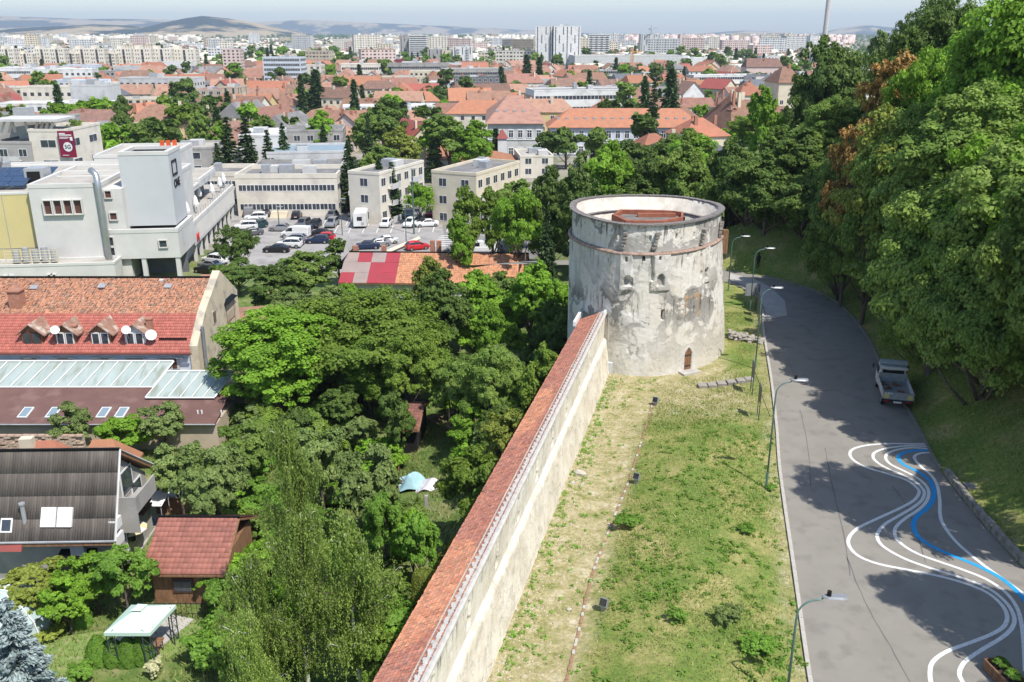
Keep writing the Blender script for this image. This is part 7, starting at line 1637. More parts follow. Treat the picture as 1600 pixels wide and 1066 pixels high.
# ------------------------------------------------------------------ car park
lot = mat('car_park_asphalt', (0.27,0.255,0.245),(0.33,0.315,0.30),.12,.95,.3,30, c3=(0.22,0.21,0.205), s3=.35)
P_ = [at(x, y, G0) for x, y in [(330,402),(370,420),(560,428),(700,408),(905,412),(905,372),(800,358),(716,330),(545,316),(372,318),(360,345)]]
b = MB(); b.prism([(p.x, p.y) for p in P_], G0 - .1, G0 + .02); b.build('car_park', lot, None, kind='structure')
b = MB(); P2 = [at(x, y, G0) for x, y in [(700,404),(905,404),(1010,380),(1010,360),(880,366),(780,372),(735,366),(712,344),(690,345)]]; b.prism([(p.x, p.y) for p in P2], G0 - .1, G0 + .024); b.build('street', mat('street_asphalt', (0.17,0.165,0.16),(0.22,0.21,0.20),.2,.9,.2,30), None, kind='structure')
wl = empty('bay_markings', (0,0,0)); tag(wl, kind='structure')
def stripe(p, q, w_=.14, z=.028, m=white):
	p, q = Vector((p.x, p.y)), Vector((q.x, q.y)); d = (q - p).normalized(); n = Vector((-d.y, d.x)) * w_ / 2; b = MB(); b.face([(p.x - n.x, p.y - n.y, G0 + z),(q.x - n.x, q.y - n.y, G0 + z),(q.x + n.x, q.y + n.y, G0 + z),(p.x + n.x, p.y + n.y, G0 + z)]); b.build('painted_line', m, wl)
g_ = lambda x, y: at(x, y, G0)
for k in range(8): stripe(g_(470 + k * 17.5,353), g_(478 + k * 17.2,340))
for k in range(12): stripe(g_(548 + k * 15,340), g_(556 + k * 14.4,328))
for k in range(11): stripe(g_(478 + k * 22,365 - k * .2), g_(486 + k * 21.5,352))
for k in range(9): stripe(g_(445 + k * 9,392 - k * 5.2), g_(462 + k * 9,391 - k * 5.2))
stripe(g_(478,353), g_(715,352)); stripe(g_(480,342), g_(545,341)); stripe(g_(380,373), g_(408,345))
for k in range(6): stripe(g_(672 + k * 3.4,385 - k * 3.2), g_(700 + k * 3.4,384 - k * 3.2),.4)
# ---- car with a shaped body
PT = {}
def paint(n, c, met=.35): return mat('car_paint_' + n, c, rough=.28, metal=met, spec=.5)
PT = {'white': paint('white', (.66,.66,.65),0), 'black': paint('black', (.02,.02,.022)), 'blue': paint('dark_blue', (.02,.035,.08)), 'grey': paint('grey', (.12,.125,.13)), 'silver': paint('silver', (.38,.39,.40),.6), 'red': paint('red', (.50,.02,.025),.1), 'wine': paint('wine', (.20,.02,.03)), 'teal': paint('teal', (.02,.06,.07))}
tyre = mat('tyre', (.015,.015,.015), rough=.9); rim = mat('rim', (.4,.4,.41), rough=.35, metal=.8); glassc = mat('car_glass', (.012,.015,.018), rough=.06, spec=.8); lampr = mat('tail_lamp', (.35,.01,.01), rough=.3); lampw = mat('head_lamp', (.7,.7,.68), rough=.2)
def car_meshes(kind):
	"""profile stations along y (rear - .. front +): (y, half width, z low, z beltline, z roof, roof half width)"""
	if kind == 'hatch': st = [(-1.98,.70,.42,.78,.80,.60),(-1.9,.82,.25,.92,.98,.64),(-1.45,.86,.2,.95,1.40,.60),(-.6,.87,.18,.94,1.47,.62),(.35,.87,.18,.92,1.38,.60),(1.05,.86,.18,.90,.93,.62),(1.75,.82,.2,.78,.80,.6),(2.0,.66,.36,.62,.64,.5)]
	if kind == 'sedan': st = [(-2.2,.72,.42,.82,.84,.60),(-2.1,.84,.25,.93,.96,.66),(-1.45,.87,.2,.95,.99,.64),(-.85,.88,.18,.94,1.36,.60),(.25,.88,.18,.92,1.36,.60),(1.05,.87,.18,.90,.93,.62),(1.95,.83,.2,.78,.80,.6),(2.2,.68,.36,.62,.64,.5)]
	if kind == 'suv': st = [(-2.15,.76,.45,.92,.94,.66),(-2.08,.88,.3,1.02,1.15,.70),(-1.8,.91,.28,1.04,1.60,.68),(-.6,.92,.26,1.03,1.68,.68),(.4,.92,.26,1.01,1.58,.66),(1.1,.91,.26,.98,1.03,.66),(1.95,.86,.28,.88,.90,.62),(2.18,.72,.42,.70,.72,.5)]
	if kind == 'van': st = [(-2.6,.86,.4,1.1,1.9,.80),(-2.5,.95,.3,1.15,1.98,.84),(-1.2,.96,.28,1.15,2.02,.84),(.2,.96,.28,1.12,2.0,.84),(1.0,.95,.28,1.1,1.85,.78),(1.6,.92,.28,1.05,1.1,.72),(2.3,.86,.3,.92,.95,.66),(2.5,.74,.4,.72,.74,.5)]
	b = MB(); rings = []
	for y, w_, zl, zb, zr, wr in st:
		rings.append([(-w_ * .92, y, zl),(w_ * .92, y, zl),(w_, y, zl + .22),(w_, y, zb - .08),(w_ * .96, y, zb),(wr, y, zr - .02),(wr * .8, y, zr),(-wr * .8, y, zr),(-wr, y, zr - .02),(-w_ * .96, y, zb),(-w_, y, zb - .08),(-w_, y, zl + .22)])
	b.sweep([[Vector(p) for p in r_] for r_ in rings]); body = b.mesh('body', PT['white'], False)
	g = MB()    # glass: side panes + screens, slightly proud of the body
	def lerp(a, c, t): return tuple(a[i] + (c[i] - a[i]) * t for i in range(3))
	for sg, ia, ic in ((1,4,5),(-1,9,8)):
		for k in range(len(st) - 1):
			if st[k][4] - st[k][3] < .3 and st[k + 1][4] - st[k + 1][3] < .3: continue
			if kind == 'van' and k < 3: continue
			a, c, d, e = rings[k][ia], rings[k + 1][ia], rings[k + 1][ic], rings[k][ic]; q = [lerp(a, e, .12), lerp(c, d, .12), lerp(c, d, .86), lerp(a, e, .86)]; q = [(p[0] + sg * .012, p[1], p[2] + .004) for p in q]
			q[0] = lerp(q[0], q[1],.03); q[3] = lerp(q[3], q[2],.03); g.face(q if sg > 0 else q[::-1])
	for k in range(len(st) - 1):
		dz = st[k + 1][4] - st[k][4]
		if abs(dz) > .28:
			a, c = rings[k], rings[k + 1]; q = [a[7], a[6], c[6], c[7]]; cx = [sum(p[i] for p in q) / 4 for i in range(3)]; q = [lerp(p, cx, .07) for p in q]; q = [(p[0] * 1.12, p[1] + (-.012 if dz > 0 else .012), p[2] + .014) for p in q]; g.face(q)
	glass = g.mesh('window', glassc)
	w = MB(); n = 12; rr = .31 if kind in ('hatch', 'sedan') else .35; w.sweep([[Vector((x, cos(2 * pi * k / n) * rr, sin(2 * pi * k / n) * rr)) for k in range(n)] for x in (-.1,.1)]); wheel = w.mesh('wheel', tyre)
	w = MB(); w.sweep([[Vector((x, cos(2 * pi * k / n) * rr * .62, sin(2 * pi * k / n) * rr * .62)) for k in range(n)] for x in (-.108,.108)]); rimm = w.mesh('rim', rim)
	l = MB(); l.box(-.13,.13,-.03,.03,-.07,.07); lw = l.mesh('headlight', lampw); lr = l.mesh('tail_light', lampr); p = MB(); p.box(-.26,.26,-.01,.01,-.055,.055); pm = p.mesh('number_plate', FRm)
	return body, glass, wheel, rimm, lw, lr, pm, st, rr
CK = {k: car_meshes(k) for k in ('hatch', 'sedan', 'suv', 'van')}
def car(kind, col, x, y, rz, label, z=None, name='parked_car', group='cars in the car park'):
	body, glass, wheel, rimm, lw, lr, pm, st, rr = CK[kind]; root = empty(name, (x, y, (G0 + .03) if z is None else z), rz); tag(root, label, 'van' if kind == 'van' else 'car', group)
	mesh_obj('body', body, root, mat=PT[col]); mesh_obj('window', glass, root)
	ax = st[-1][0] - .78, st[0][0] + .72; tw_ = st[3][1] - .09
	for yy in ax:
		for s in (-1,1): w = mesh_obj('wheel', wheel, root, (s * tw_, yy, rr)); mesh_obj('rim', rimm, w)
	for s in (-1,1):
		mesh_obj('headlight', lw, root, (s * .58, st[-2][0] + .14,.62 if kind != 'van' else .75)); mesh_obj('tail_light', lr, root, (s * .66, st[0][0] + .03,.74 if kind != 'van' else 1.0))
	mesh_obj('number_plate', pm, root, (0, st[0][0] - .005,.55)); return root
# photo column,row of the wheels on the ground, kind, colour, heading (degrees: 0 = nose away), what singles it out
CARS = [(391,337, 'van', 'silver', 10, 'small silver van under the ramp of the cream office'),(403,334, 'suv', 'white', 170, 'white car backed in under the ramp of the cream office'),(417,337, 'sedan', 'grey', 10, 'dark grey car in the shade of the office ramp'),
 (400,345, 'suv', 'white', 95, 'white car topmost of the cluster beside the terrace wing'),(392,352, 'hatch', 'white', 100, 'second white car of the cluster beside the terrace wing'),(385,359, 'suv', 'white', 98, 'lowest white car of the cluster beside the terrace wing'),(403,357, 'hatch', 'teal', 150, 'dark teal car at the front of the white cluster'),(392,368, 'sedan', 'grey', 120, 'dark grey car half under the dark tree'),
 (464,341, 'hatch', 'black', 5, 'black car with red lamps against the cream office wall'),(519,341, 'hatch', 'grey', 175, 'grey car at the right end of the office wall'),(519,354, 'suv', 'silver', 175, 'silver-grey car right in front of the grey one by the office'),(493,355, 'hatch', 'black', 178, 'small black car beside the silver-grey one'),(474,355, 'suv', 'grey', 170, 'dark grey car in the middle of the car park'),
 (470,361, 'sedan', 'blue', 110, 'dark blue car behind the long white van'),(462,371, 'van', 'white', 83, 'long white panel van in the middle of the car park'),(500,369, 'sedan', 'black', 80, 'black saloon beside the red hatchback'),(506,376, 'hatch', 'red', 84, 'red hatchback between two dark cars'),(497,380, 'hatch', 'blue', 92, 'dark blue hatchback before the red one'),
 (461,378, 'hatch', 'silver', 86, 'silver car right in front of the white van'),(456,383, 'sedan', 'grey', 87, 'dark grey saloon before the silver car'),(452,387, 'suv', 'white', 88, 'white estate at the tree edge of the car park'),(433,394, 'sedan', 'black', 88, 'black car half hidden by the trees at the car park edge'),(440,361, 'sedan', 'silver', 85, 'pale silver car behind the sign post'),
 (552,328, 'suv', 'red', 100, 'red car left of the white gateway'),(555,337, 'hatch', 'silver', 170, 'small silver and dark car in front of the red one'),(590,339, 'hatch', 'blue', 185, 'dark car beside the white gateway'),(607,340, 'sedan', 'blue', 183, 'dark blue car next to the yellow wall'),(637,340, 'suv', 'blue', 180, 'large dark blue car before the yellow wall'),(652,337, 'hatch', 'silver', 185, 'cream-silver car right of the large dark blue one'),(672,338, 'suv', 'wine', 185, 'wine red car under the trees near the apartment block'),(690,337, 'hatch', 'red', 185, 'bright red car at the foot of the grey gable'),
 (603,354, 'hatch', 'white', 176, 'small white car alone in the middle bay'),(642,354, 'suv', 'white', 165, 'white car beside the lamp mast'),(667,354, 'sedan', 'white', 105, 'white saloon turned sideways near the trees'),
 (573,389, 'sedan', 'blue', 100, 'dark blue saloon just above the long orange roof'),(590,385, 'sedan', 'silver', 110, 'silver saloon between the dark blue and the white one'),(602,381, 'sedan', 'white', 112, 'white saloon at the pink paved corner'),(652,390, 'hatch', 'red', 295, 'bright red hatchback driving out of the car park'),(752,395, 'van', 'white', 90, 'white van parked behind the orange roof'),(768,393, 'hatch', 'grey', 90, 'grey car next to the white van on the street'),
 (343,404, 'hatch', 'blue', 60, 'blue car under the terrace wing'),(336,412, 'suv', 'white', 65, 'white car under the terrace wing, above the black ones'),(330,420, 'sedan', 'silver', 62, 'silver car under the terrace wing'),(325,427, 'sedan', 'black', 64, 'black car under the terrace wing, lowest of the row'),(700,402, 'sedan', 'grey', 80, 'grey car glimpsed between chimney and tree')]
for x, y, k, c, dg, lab in CARS: p = at(x, y, G0); car(k, c, p.x, p.y, radians(dg), lab)
for x, y, k, c, dg, lab in [(655,233, 'hatch', 'blue', 90, 'dark blue car in the yard of the cream villa'),(662,231, 'hatch', 'wine', 80, 'wine red car in the yard of the cream villa')]: p = at(x, y, G0); car(k, c, p.x, p.y, radians(dg), lab, group='cars by the villa')
# caravan-like box lorry and white gateway
def motorhome():
	p = at(565,352, G0); M_ = empty('motorhome', (p.x, p.y, G0 + .03), radians(4)); tag(M_, 'boxy white motorhome seen from behind in the car park', 'motorhome'); b = MB()
	s = [(-3.4,1.12,2.85),(-3.3,1.16,2.95),(1.6,1.16,2.95),(2.6,1.1,2.3),(3.2,1.0,1.3),(3.6,.9,1.1)]
	b.sweep([[Vector(q) for q in ((-w, y, .45),(w, y, .45),(w, y, z - .15),(w - .15, y, z),(-w + .15, y, z),(-w, y, z - .15))] for y, w, z in s]); b.build('body', PL['white'], M_)
	b = MB(); b.box(-.45,.45,-3.44,-3.40,1.5,2.2); b.build('rear_window', glassc, M_); b = MB(); b.box(.3,.8,-3.43,-3.40,.7,1.2); b.build('hatch', metal_g, M_)
	for y in (-2.2,2.3):
		for s_ in (-1,1): mesh_obj('wheel', CK['van'][2], M_, (s_ * 1.0, y, .35))
motorhome()
G1 = empty('white_gateway', tuple(at(571,338, G0) + Vector((0,2,0)))); tag(G1, 'white gateway arch at the car park with a small lorry standing in it', 'gateway'); b = MB(); b.box(-2.9,-1.9,-1,1,0,3.9); b.box(1.9,2.9,-1,1,0,3.9); b.box(-2.9,2.9,-1,1,3.2,3.9); b.box(-3.2,3.2,-1.3,1.3,3.9,4.7); b.build('arch', PL['white'], G1)
lr_ = empty('small_lorry', tuple(at(573,341, G0) + Vector((0,.6,.03)))); tag(lr_, 'small silver lorry in front of the white gateway arch', 'lorry'); b = MB(); b.box(-1.05,1.05,1.2,5,.6,2.9); b.build('cargo_box', PL['lgrey'], lr_); b = MB(); b.sweep([[Vector(q) for q in ((-.98, y, .4),(.98, y, .4),(.9, y, z),(-.9, y, z))] for y, z in ((-1.2,1.1),(-.4,2.1),(1.1,2.3))]); b.build('cab', PT['silver'], lr_); b = MB(); b.face([(-.8,-1.12,1.25),(.8,-1.12,1.25),(.76,-.48,2.05),(-.76,-.48,2.05)]); b.build('windscreen', glassc, lr_)
for y in (-.4,3.8):
	for s_ in (-1,1): mesh_obj('wheel', CK['van'][2], lr_, (s_ * .95, y, .35))
b = MB(); p, q = at(580,338, G0), at(640,336, G0); b.box(p.x, q.x, p.y + 2, p.y + 2.3, G0, G0 + 1.1); tag(b.build('yellow_wall', PL['yellow']), 'low yellow wall at the back of the car park', 'wall')
# posts, masts and sign
mast_m = mat('mast_green', (.10,.17,.15), rough=.5, metal=.3)
def mast(x, y, h, label, z=None, arm=None, r=.09):
	p = at(x, y, G0); m_ = empty('lamp_mast', tuple(p)); tag(m_, label, 'mast'); b = MB(); b.tube([(0,0,0),(0,0, h)],[r, r * .6],6); b.build('pole', mast_m, m_); b = MB(); b.box(-.3,.9,-.12,.12, h - .05, h + .1); b.build('lamp_head', metal_g, m_)
mast(647,366,11.5, 'tall green mast with camera in the middle of the car park', r=.16); mast(535,368,6.5, 'thin dark lamp post between the bays of the car park'); mast(635,385,7, 'thin post at the pink paved corner'); mast(801,395,7.5, 'lamp post with white globe on the street behind the orange roof'); mast(437,362,4.5, 'white topped post beside the office steps', r=.12); mast(152,250,10, 'pale blue mast beside the tan street building')
sg = empty('parking_sign', tuple(at(640,334, G0) + Vector((0,1,0)))); tag(sg, 'blue and white parking information sign on a post behind the cars', 'sign'); b = MB(); b.tube([(0,0,0),(0,0,7)],.08,6); b.build('post', metal_g, sg); b = MB(); b.box(-.9,.9,-.1,.0,5.7,7.0); b.build('blue_panel', mat('sign_blue', (.01,.12,.42), rough=.5), sg); b = MB(); b.box(-.85,.85,-.1,.0,3.9,5.5); b.build('white_panel', FRm, sg)
b = MB(); p, q = at(602,400, G0), at(655,377, G0); b.tube([p + Vector((0,0,.5)), q + Vector((0,0,.5))],.35,4); tag(b.build('low_wall', PL['cream']), 'pale low wall along the ramp beside the red hatchback', 'wall')
# flags over the office door
fl = empty('office_flags', tuple(at(418,336, G0))); tag(fl, 'flags above the door of the cream office', 'flag'); b = MB(); b.tube([(0,0,4),(0,-1.2,6)],.04,4); b.build('pole', metal_g, fl); b = MB(); b.box(-.9,-.1,-1,-.96,4.0,5.6); b.build('flag', mat('flag_blue', (.05,.08,.35)), fl); b = MB(); b.box(0,.5,-1,-.96,4.4,5.8); b.build('flag', FRm, fl)
st_ = empty('office_steps', tuple(at(434,342, G0))); tag(st_, 'pale steps up to the dark door of the cream office', 'steps'); b = MB()
for k in range(6): b = MB(); b.box(-1.6,1.6, k * .32,4, k * .17,(k + 1) * .17); b.build('step', PL['cream'], st_)
b = MB(); b.box(-.7,.7,3.6,3.66,1.1,3.3); b.build('door', dark, st_)
# ------------------------------------------------------------------ street lamps along the road
lampm = mat('lamp_green', (.11,.20,.18),(.15,.24,.21),5,.45, metal=.35); headm = mat('lamp_head_grey', (.30,.31,.32), rough=.4, metal=.4)
def street_lamp(x, y, h, arm, rz, label, mod=True):
	o = empty('street_lamp', (x, y, gz(x, y)), rz); tag(o, label, 'street lamp', 'street lamps along the road'); b = MB(); pts = [(0,0,-.2),(0,0, h - .9)]
	for k in range(1,6): a = k / 5 * pi / 2; pts.append((.75 * (1 - cos(a)),0, h - .75 + .75 * sin(a) - .0))
	pts.append((arm, 0, h + .10)); b.tube(pts, [.06,.05] + [.038] * 5 + [.03],8); b.build('pole', lampm, o, True); b = MB(); b.tube([(0,0,-.1),(0,0,1.1)],.075,8); b.build('base_sleeve', lampm, o)
	b = MB(); b.sweep([[Vector(q) for q in ((arm + t, -w, h + .1 + .02),(arm + t, w, h + .12),(arm + t, w * .7, h + .2),(arm + t, -w * .7, h + .2))] for t, w in ((-.1,.07),(.1,.16),(.65,.19),(.85,.12))]); b.build('lamp_head', headm, o)
	if mod: b = MB(); b.tube([(arm + .15,0, h + .18),(arm + .15,0, h + .4)],.09,8); b.build('sensor', dark, o)
def lamp_px(xb, yb, xt, yt, label, arm, rz=-.02, Z=.2):
	p = at(xb, yb, Z); h = hz_at(yt, p.y) - gz(p.x, p.y); street_lamp(p.x, p.y, h, arm, rz, label)
lamp_px(1228,1100,1243,937, 'street lamp with arm and grey head at the bottom beside the kerb', 1.0)
lamp_px(1197,762,1208,597, 'street lamp on the bank halfway between door steps and bottom edge', .9)
lamp_px(1180,572,1188,452, 'street lamp rising beside the stony heap at the tower foot', .75)
lamp_px(1172,483,1178,390, 'street lamp behind the grey notice board', 1.0)
lamp_px(1138,452,1143,371, 'street lamp close to the tower flank', .95)
p = at(1160,432,0); street_lamp(p.x, p.y + 12,6.5,.8,0, 'slim dark lamp in the shade beyond the bend')
# notice boards
bdm = mat('board_dark', (.05,.05,.055),(.09,.09,.1),2,.5); bg_ = mat('board_grey', (.20,.21,.23),(.26,.27,.29),2,.5)
def board(xb, yb, w_, rz, label, hgt=2.6, ph=1.3, mt=bdm, Z=.1):
	p = at(xb, yb, Z); o = empty('notice_board', (p.x, p.y, gz(p.x, p.y)), rz); tag(o, label, 'notice board', 'notice boards on the bank')
	for s in (-1,1): b = MB(); b.tube([(s * (w_ / 2 - .08),0,-.2),(s * (w_ / 2 - .08),0, hgt)],.035,6); b.build('post', bdm, o)
	b = MB(); b.box(-w_ / 2, w_ / 2,-.03,.03, hgt - ph, hgt); b.build('panel', mt, o)
	b = MB(); b.tube([(w_ / 2 - .1,0, hgt * .8),(w_ / 2 - .1,-.9,0)],.02,4); b.build('stay', bdm, o)
board(1184,652,1.05, radians(82), 'dark notice board seen edge-on, lowest on the bank', 2.5,1.2)
board(1174,612,1.05, radians(84), 'dark notice board seen edge-on beside the stone slabs', 2.5,1.2)
board(1185,502,.9, radians(80), 'edge-on board, first of three behind the tall lamp', 2.3); board(1183,492,.9, radians(80), 'edge-on board, second of three behind the tall lamp', 2.3); board(1180,483,.9, radians(80), 'edge-on board, third of three behind the tall lamp', 2.3)
board(1174,478,1.5, radians(4), 'wide grey notice board seen from behind at the bend', 2.4,1.25, bg_)
# flat stone slabs forming steps, single pieces
ss = empty('stone_steps', (0,0,0)); tag(ss, 'row of five grey stone slabs laid as steps between tower door and kerb', 'steps')
slm = mat('slab_grey', (.22,.20,.18),(.32,.30,.27),2,.95,.5,14)
for i, (x, y) in enumerate([(1097,604),(1112,603),(1127,601),(1142,599),(1157,597),(1170,595)]):
	p = at(x, y, .05); b = MB(); b.box(-.34,.34,-.28,.28,-.2,.26); o = b.build('slab', slm, ss, loc=(p.x, p.y, gz(p.x, p.y))); o.rotation_euler = (.12,0,.14 + random.uniform(-.06,.06))
# heap of rubble between tower and road, stone by stone
hp = empty('dry_stone_wall', (0,0,0)); tag(hp, 'tumbled dry stone wall of grey rubble between the tower foot and the road', 'stone wall'); rs_ = mat('rubble_stone', (.24,.22,.19),(.40,.37,.32),3,.95,.8,12); SR = [stone_mesh(20 + i, rs_) for i in range(5)]
r = random.Random(31)
for k in range(210):
	t = r.random(); x = 1139 + t * 52; y = 526 + t * 7 + r.gauss(0,1.6); p = at(x, y, .1); g = gz(p.x, p.y); s = r.uniform(.22,.5); o = mesh_obj('stone', r.choice(SR), hp, (p.x, p.y, g + r.uniform(0,.55 - .3 * t))); o.scale = (s * 1.4, s, s * .7); o.rotation_euler = (r.uniform(-.5,.5), r.uniform(-.5,.5), r.uniform(0,6))
# floodlights along the path
for i, (x, y, lab) in enumerate([(943,957, 'small grey floodlight on the bank, lowest of the three'),(994,758, 'small grey floodlight in the middle of the bank beside the edging'),(1024,632, 'small grey floodlight near the tower, topmost of the three')]):
	p = at(x, y, .1); o = empty('floodlight', (p.x, p.y, gz(p.x, p.y)),2.6); tag(o, lab, 'floodlight', 'floodlights aimed at the wall'); b = MB(); b.box(-.1,.1,-.1,.1,-.1,.3); b.build('foot', headm, o); M = Matrix.Translation((0,0,.45)) @ Matrix.Rotation(.5,4, 'X'); b = MB(); b.box(-.2,.2,-.12,.1,-.2,.2, M); b.build('housing', headm, o); b = MB(); b.box(-.17,.17,.1,.115,-.17,.17, M); b.build('lens', glassc, o)
# stair up the bank with rail
sw = empty('bank_stairs', (0,0,0)); tag(sw, 'concrete stairs with iron rail climbing the shaded bank right of the bend', 'stairs'); p0 = at(1303,441,.4)
for k in range(14):
	b = MB(); M = Matrix.Translation((p0.x + .2 * k, p0.y + .36 * k, .35 + .17 * k)) @ Matrix.Rotation(-.5,4, 'Z'); b.box(-1.0,1.0,-.22,.22,-.5,.08, M); b.build('step', slm, sw)
for s in (-1.1,1.1): b = MB(); c_ = Vector((cos(-.5) * s, sin(-.5) * s, 0)); b.tube([Vector((p0.x, p0.y, 1.3)) + c_, Vector((p0.x + 2.8, p0.y + 5,3.7)) + c_],.035,5); [b.tube([Vector((p0.x + .2 * k, p0.y + .36 * k, .4 + .17 * k)) + c_, Vector((p0.x + .2 * k, p0.y + .36 * k, 1.35 + .17 * k)) + c_],.03,4) for k in range(0,15,3)]; b.build('handrail', bdm, sw)
# small manhole slab on the bank, signs
p = at(1521,752,.6); b = MB(); b.box(-.45,.45,-.35,.35,-.1,.05); o = b.build('manhole_cover', slm, None, loc=(p.x, p.y, gz(p.x, p.y) + .03)); tag(o, 'small grey cover slab in the shaded grass of the bank', 'cover')
# ------------------------------------------------------------------ parked truck
def truck():
	p = at(1394,622,0); T = empty('parked_truck', (p.x, p.y, .02), radians(-15)); tag(T, 'old white flatbed truck with tarpaulin roll over its cab parked at the kerb', 'truck')
	cabm = mat('truck_white', (.55,.56,.56),(.44,.45,.45),2,.5, c3=(.35,.34,.32), s3=5); bed = mat('truck_bed', (.20,.22,.23),(.28,.30,.30),3,.8,.2); dk = mat('chassis', (.03,.03,.032), rough=.8)
	# nose towards +y
	b = MB(); s = [(1.15,.98,1.92),(1.3,1.0,2.05),(2.3,1.0,2.05),(2.75,.98,1.45),(2.95,.95,1.15),(3.0,.9,.6)]; b.sweep([[Vector(q) for q in ((-w, y, .55),(w, y, .55),(w, y, min(z, 1.2)),(w - (.12 if z > 1.3 else .02), y, z),(-w + (.12 if z > 1.3 else .02), y, z),(-w, y, min(z, 1.2)))] for y, w, z in s]); cab = b.build('cab', cabm, T)
	b = MB(); b.box(-.75,.75,1.10,1.14,1.3,1.85); b.build('rear_window', glassc, cab); b = MB(); b.face([(-.85,2.33,1.98),(.85,2.33,1.98),(.9,2.74,1.5),(-.9,2.74,1.5)][::-1]); b.build('windscreen', glassc, cab)
	for s_ in (-1,1): b = MB(); b.box(s_ * 1.0 - .01, s_ * 1.0 + .01,1.5,2.35,1.28,1.85); b.build('side_window', glassc, cab); b = MB(); b.tube([(s_ * 1.0,2.5,1.6),(s_ * 1.25,2.55,1.6)],.02,4); b.box(s_ * 1.25 - .05, s_ * 1.25 + .05,2.5,2.56,1.4,1.75); b.build('mirror', dk, T)
	b = MB(); b.box(-1.02,1.02,-2.3,1.0,.82,.9); b.build('bed_floor', bed, T); pn = []
	for nm, x0, x1, y0, y1 in (('dropside', -1.06,-1.0,-2.3,1.0),('dropside', 1.0,1.06,-2.3,1.0),('headboard', -1.0,1.0,.94,1.0)): b = MB(); b.box(x0, x1, y0, y1,.82,1.32 if nm == 'dropside' else 1.6); b.build(nm, bed if nm == 'headboard' else cabm, T)
	b = MB(); b.box(-1.06,1.06,-2.36,-2.3,.78,1.32); tg = b.build('tailboard', bed, T); ym_ = mat('hazard_yellow', (.55,.45,.12),(.5,.42,.16),30,.7)
	for x0 in (-.98,.62): b = MB(); b.box(x0, x0 + .36,-2.375,-2.36,.86,1.16); b.build('reflector_panel', ym_, tg)
	for x0 in (-.9,-.72,-.54): b = MB(); b.box(x0, x0 + .1,-2.375,-2.36,1.2,1.28); b.build('bolt_plate', FRm, tg)
	b = MB(); b.tube([(-.95,1.55,2.25),(.95,1.55,2.25)],.24,12); b.build('tarpaulin_roll', mat('tarp_blue_grey', (.22,.27,.30),(.28,.33,.35),4,.8,.4,10), T); b = MB(); b.tube([(-.98,1.02,1.98),(-.3,1.0,1.96),(.98,1.02,1.98)],[.11,.14,.1],8); b.build('canvas_roll', mat('canvas_pale', (.55,.55,.52),(.45,.45,.42),4,.9), T)
	b = MB(); b.box(-.4,.4,-2.2,2.6,.45,.75); b.box(-.95,.95,-2.3,-2.2,.5,.75); b.build('chassis', dk, T); b = MB(); b.box(-.28,.28,-2.33,-2.31,.5,.62); b.build('number_plate', FRm, T)
	for s_ in (-1,1): b = MB(); b.box(s_ * .75 - .12, s_ * .75 + .12,-2.33,-2.3,.55,.7); b.build('tail_light', lampr, T); b = MB(); b.box(s_ * .7 - .14, s_ * .7 + .14,2.98,3.02,.7,.9); b.build('headlight', lampw, T)
	for y in (-1.4,2.1):
		for s_ in (-1,1): w = mesh_obj('wheel', CK['van'][2], T, (s_ * .86, y, .38)); w.scale = (1.3,1.08,1.08); mesh_obj('rim', CK['van'][3], w)
	r = random.Random(1); b = MB()
	for k in range(9): x, y = r.uniform(-.8,.8), r.uniform(-1.5,.6); M = Matrix.Translation((x, y, .95)) @ Matrix.Rotation(r.uniform(0,3),4, 'Z'); b.box(-.25,.25,-.1,.1,-.04,.05, M)
	b.build('scraps', wood, T, kind='stuff')
truck()
# planter at the bottom right corner
pl_ = empty('wooden_planter', (0,0,0)); q = at(1567,1062,0); pl_.location = (q.x, q.y, 0.01); pl_.rotation_euler = (0,0,.14); tag(pl_, 'brown wooden planter box with bright leafy plants on the road at the bottom corner', 'planter')
for s_ in (-1,1):
	for k in range(3): b = MB(); b.box(s_ * .42 - .03, s_ * .42 + .03,-.9,.75,.03 + k * .17,.18 + k * .17); b.build('plank', wood, pl_)
	for k in range(3): b = MB(); y = -.9 if s_ < 0 else .72; b.box(-.42,.42, y, y + .05,.03 + k * .17,.18 + k * .17); b.build('plank', wood, pl_)
b = MB(); b.box(-.38,.38,-.85,.7,.05,.42); b.build('soil', mat('soil', (.05,.035,.025), rough=1), pl_)
for i in range(2):
	cme = TREES['bush_b'][0]; o = mesh_obj('plant', cme, pl_, (0,-.45 + i * .75,.4), mat=LM['weed']); o.scale = (.2,.2,.22)
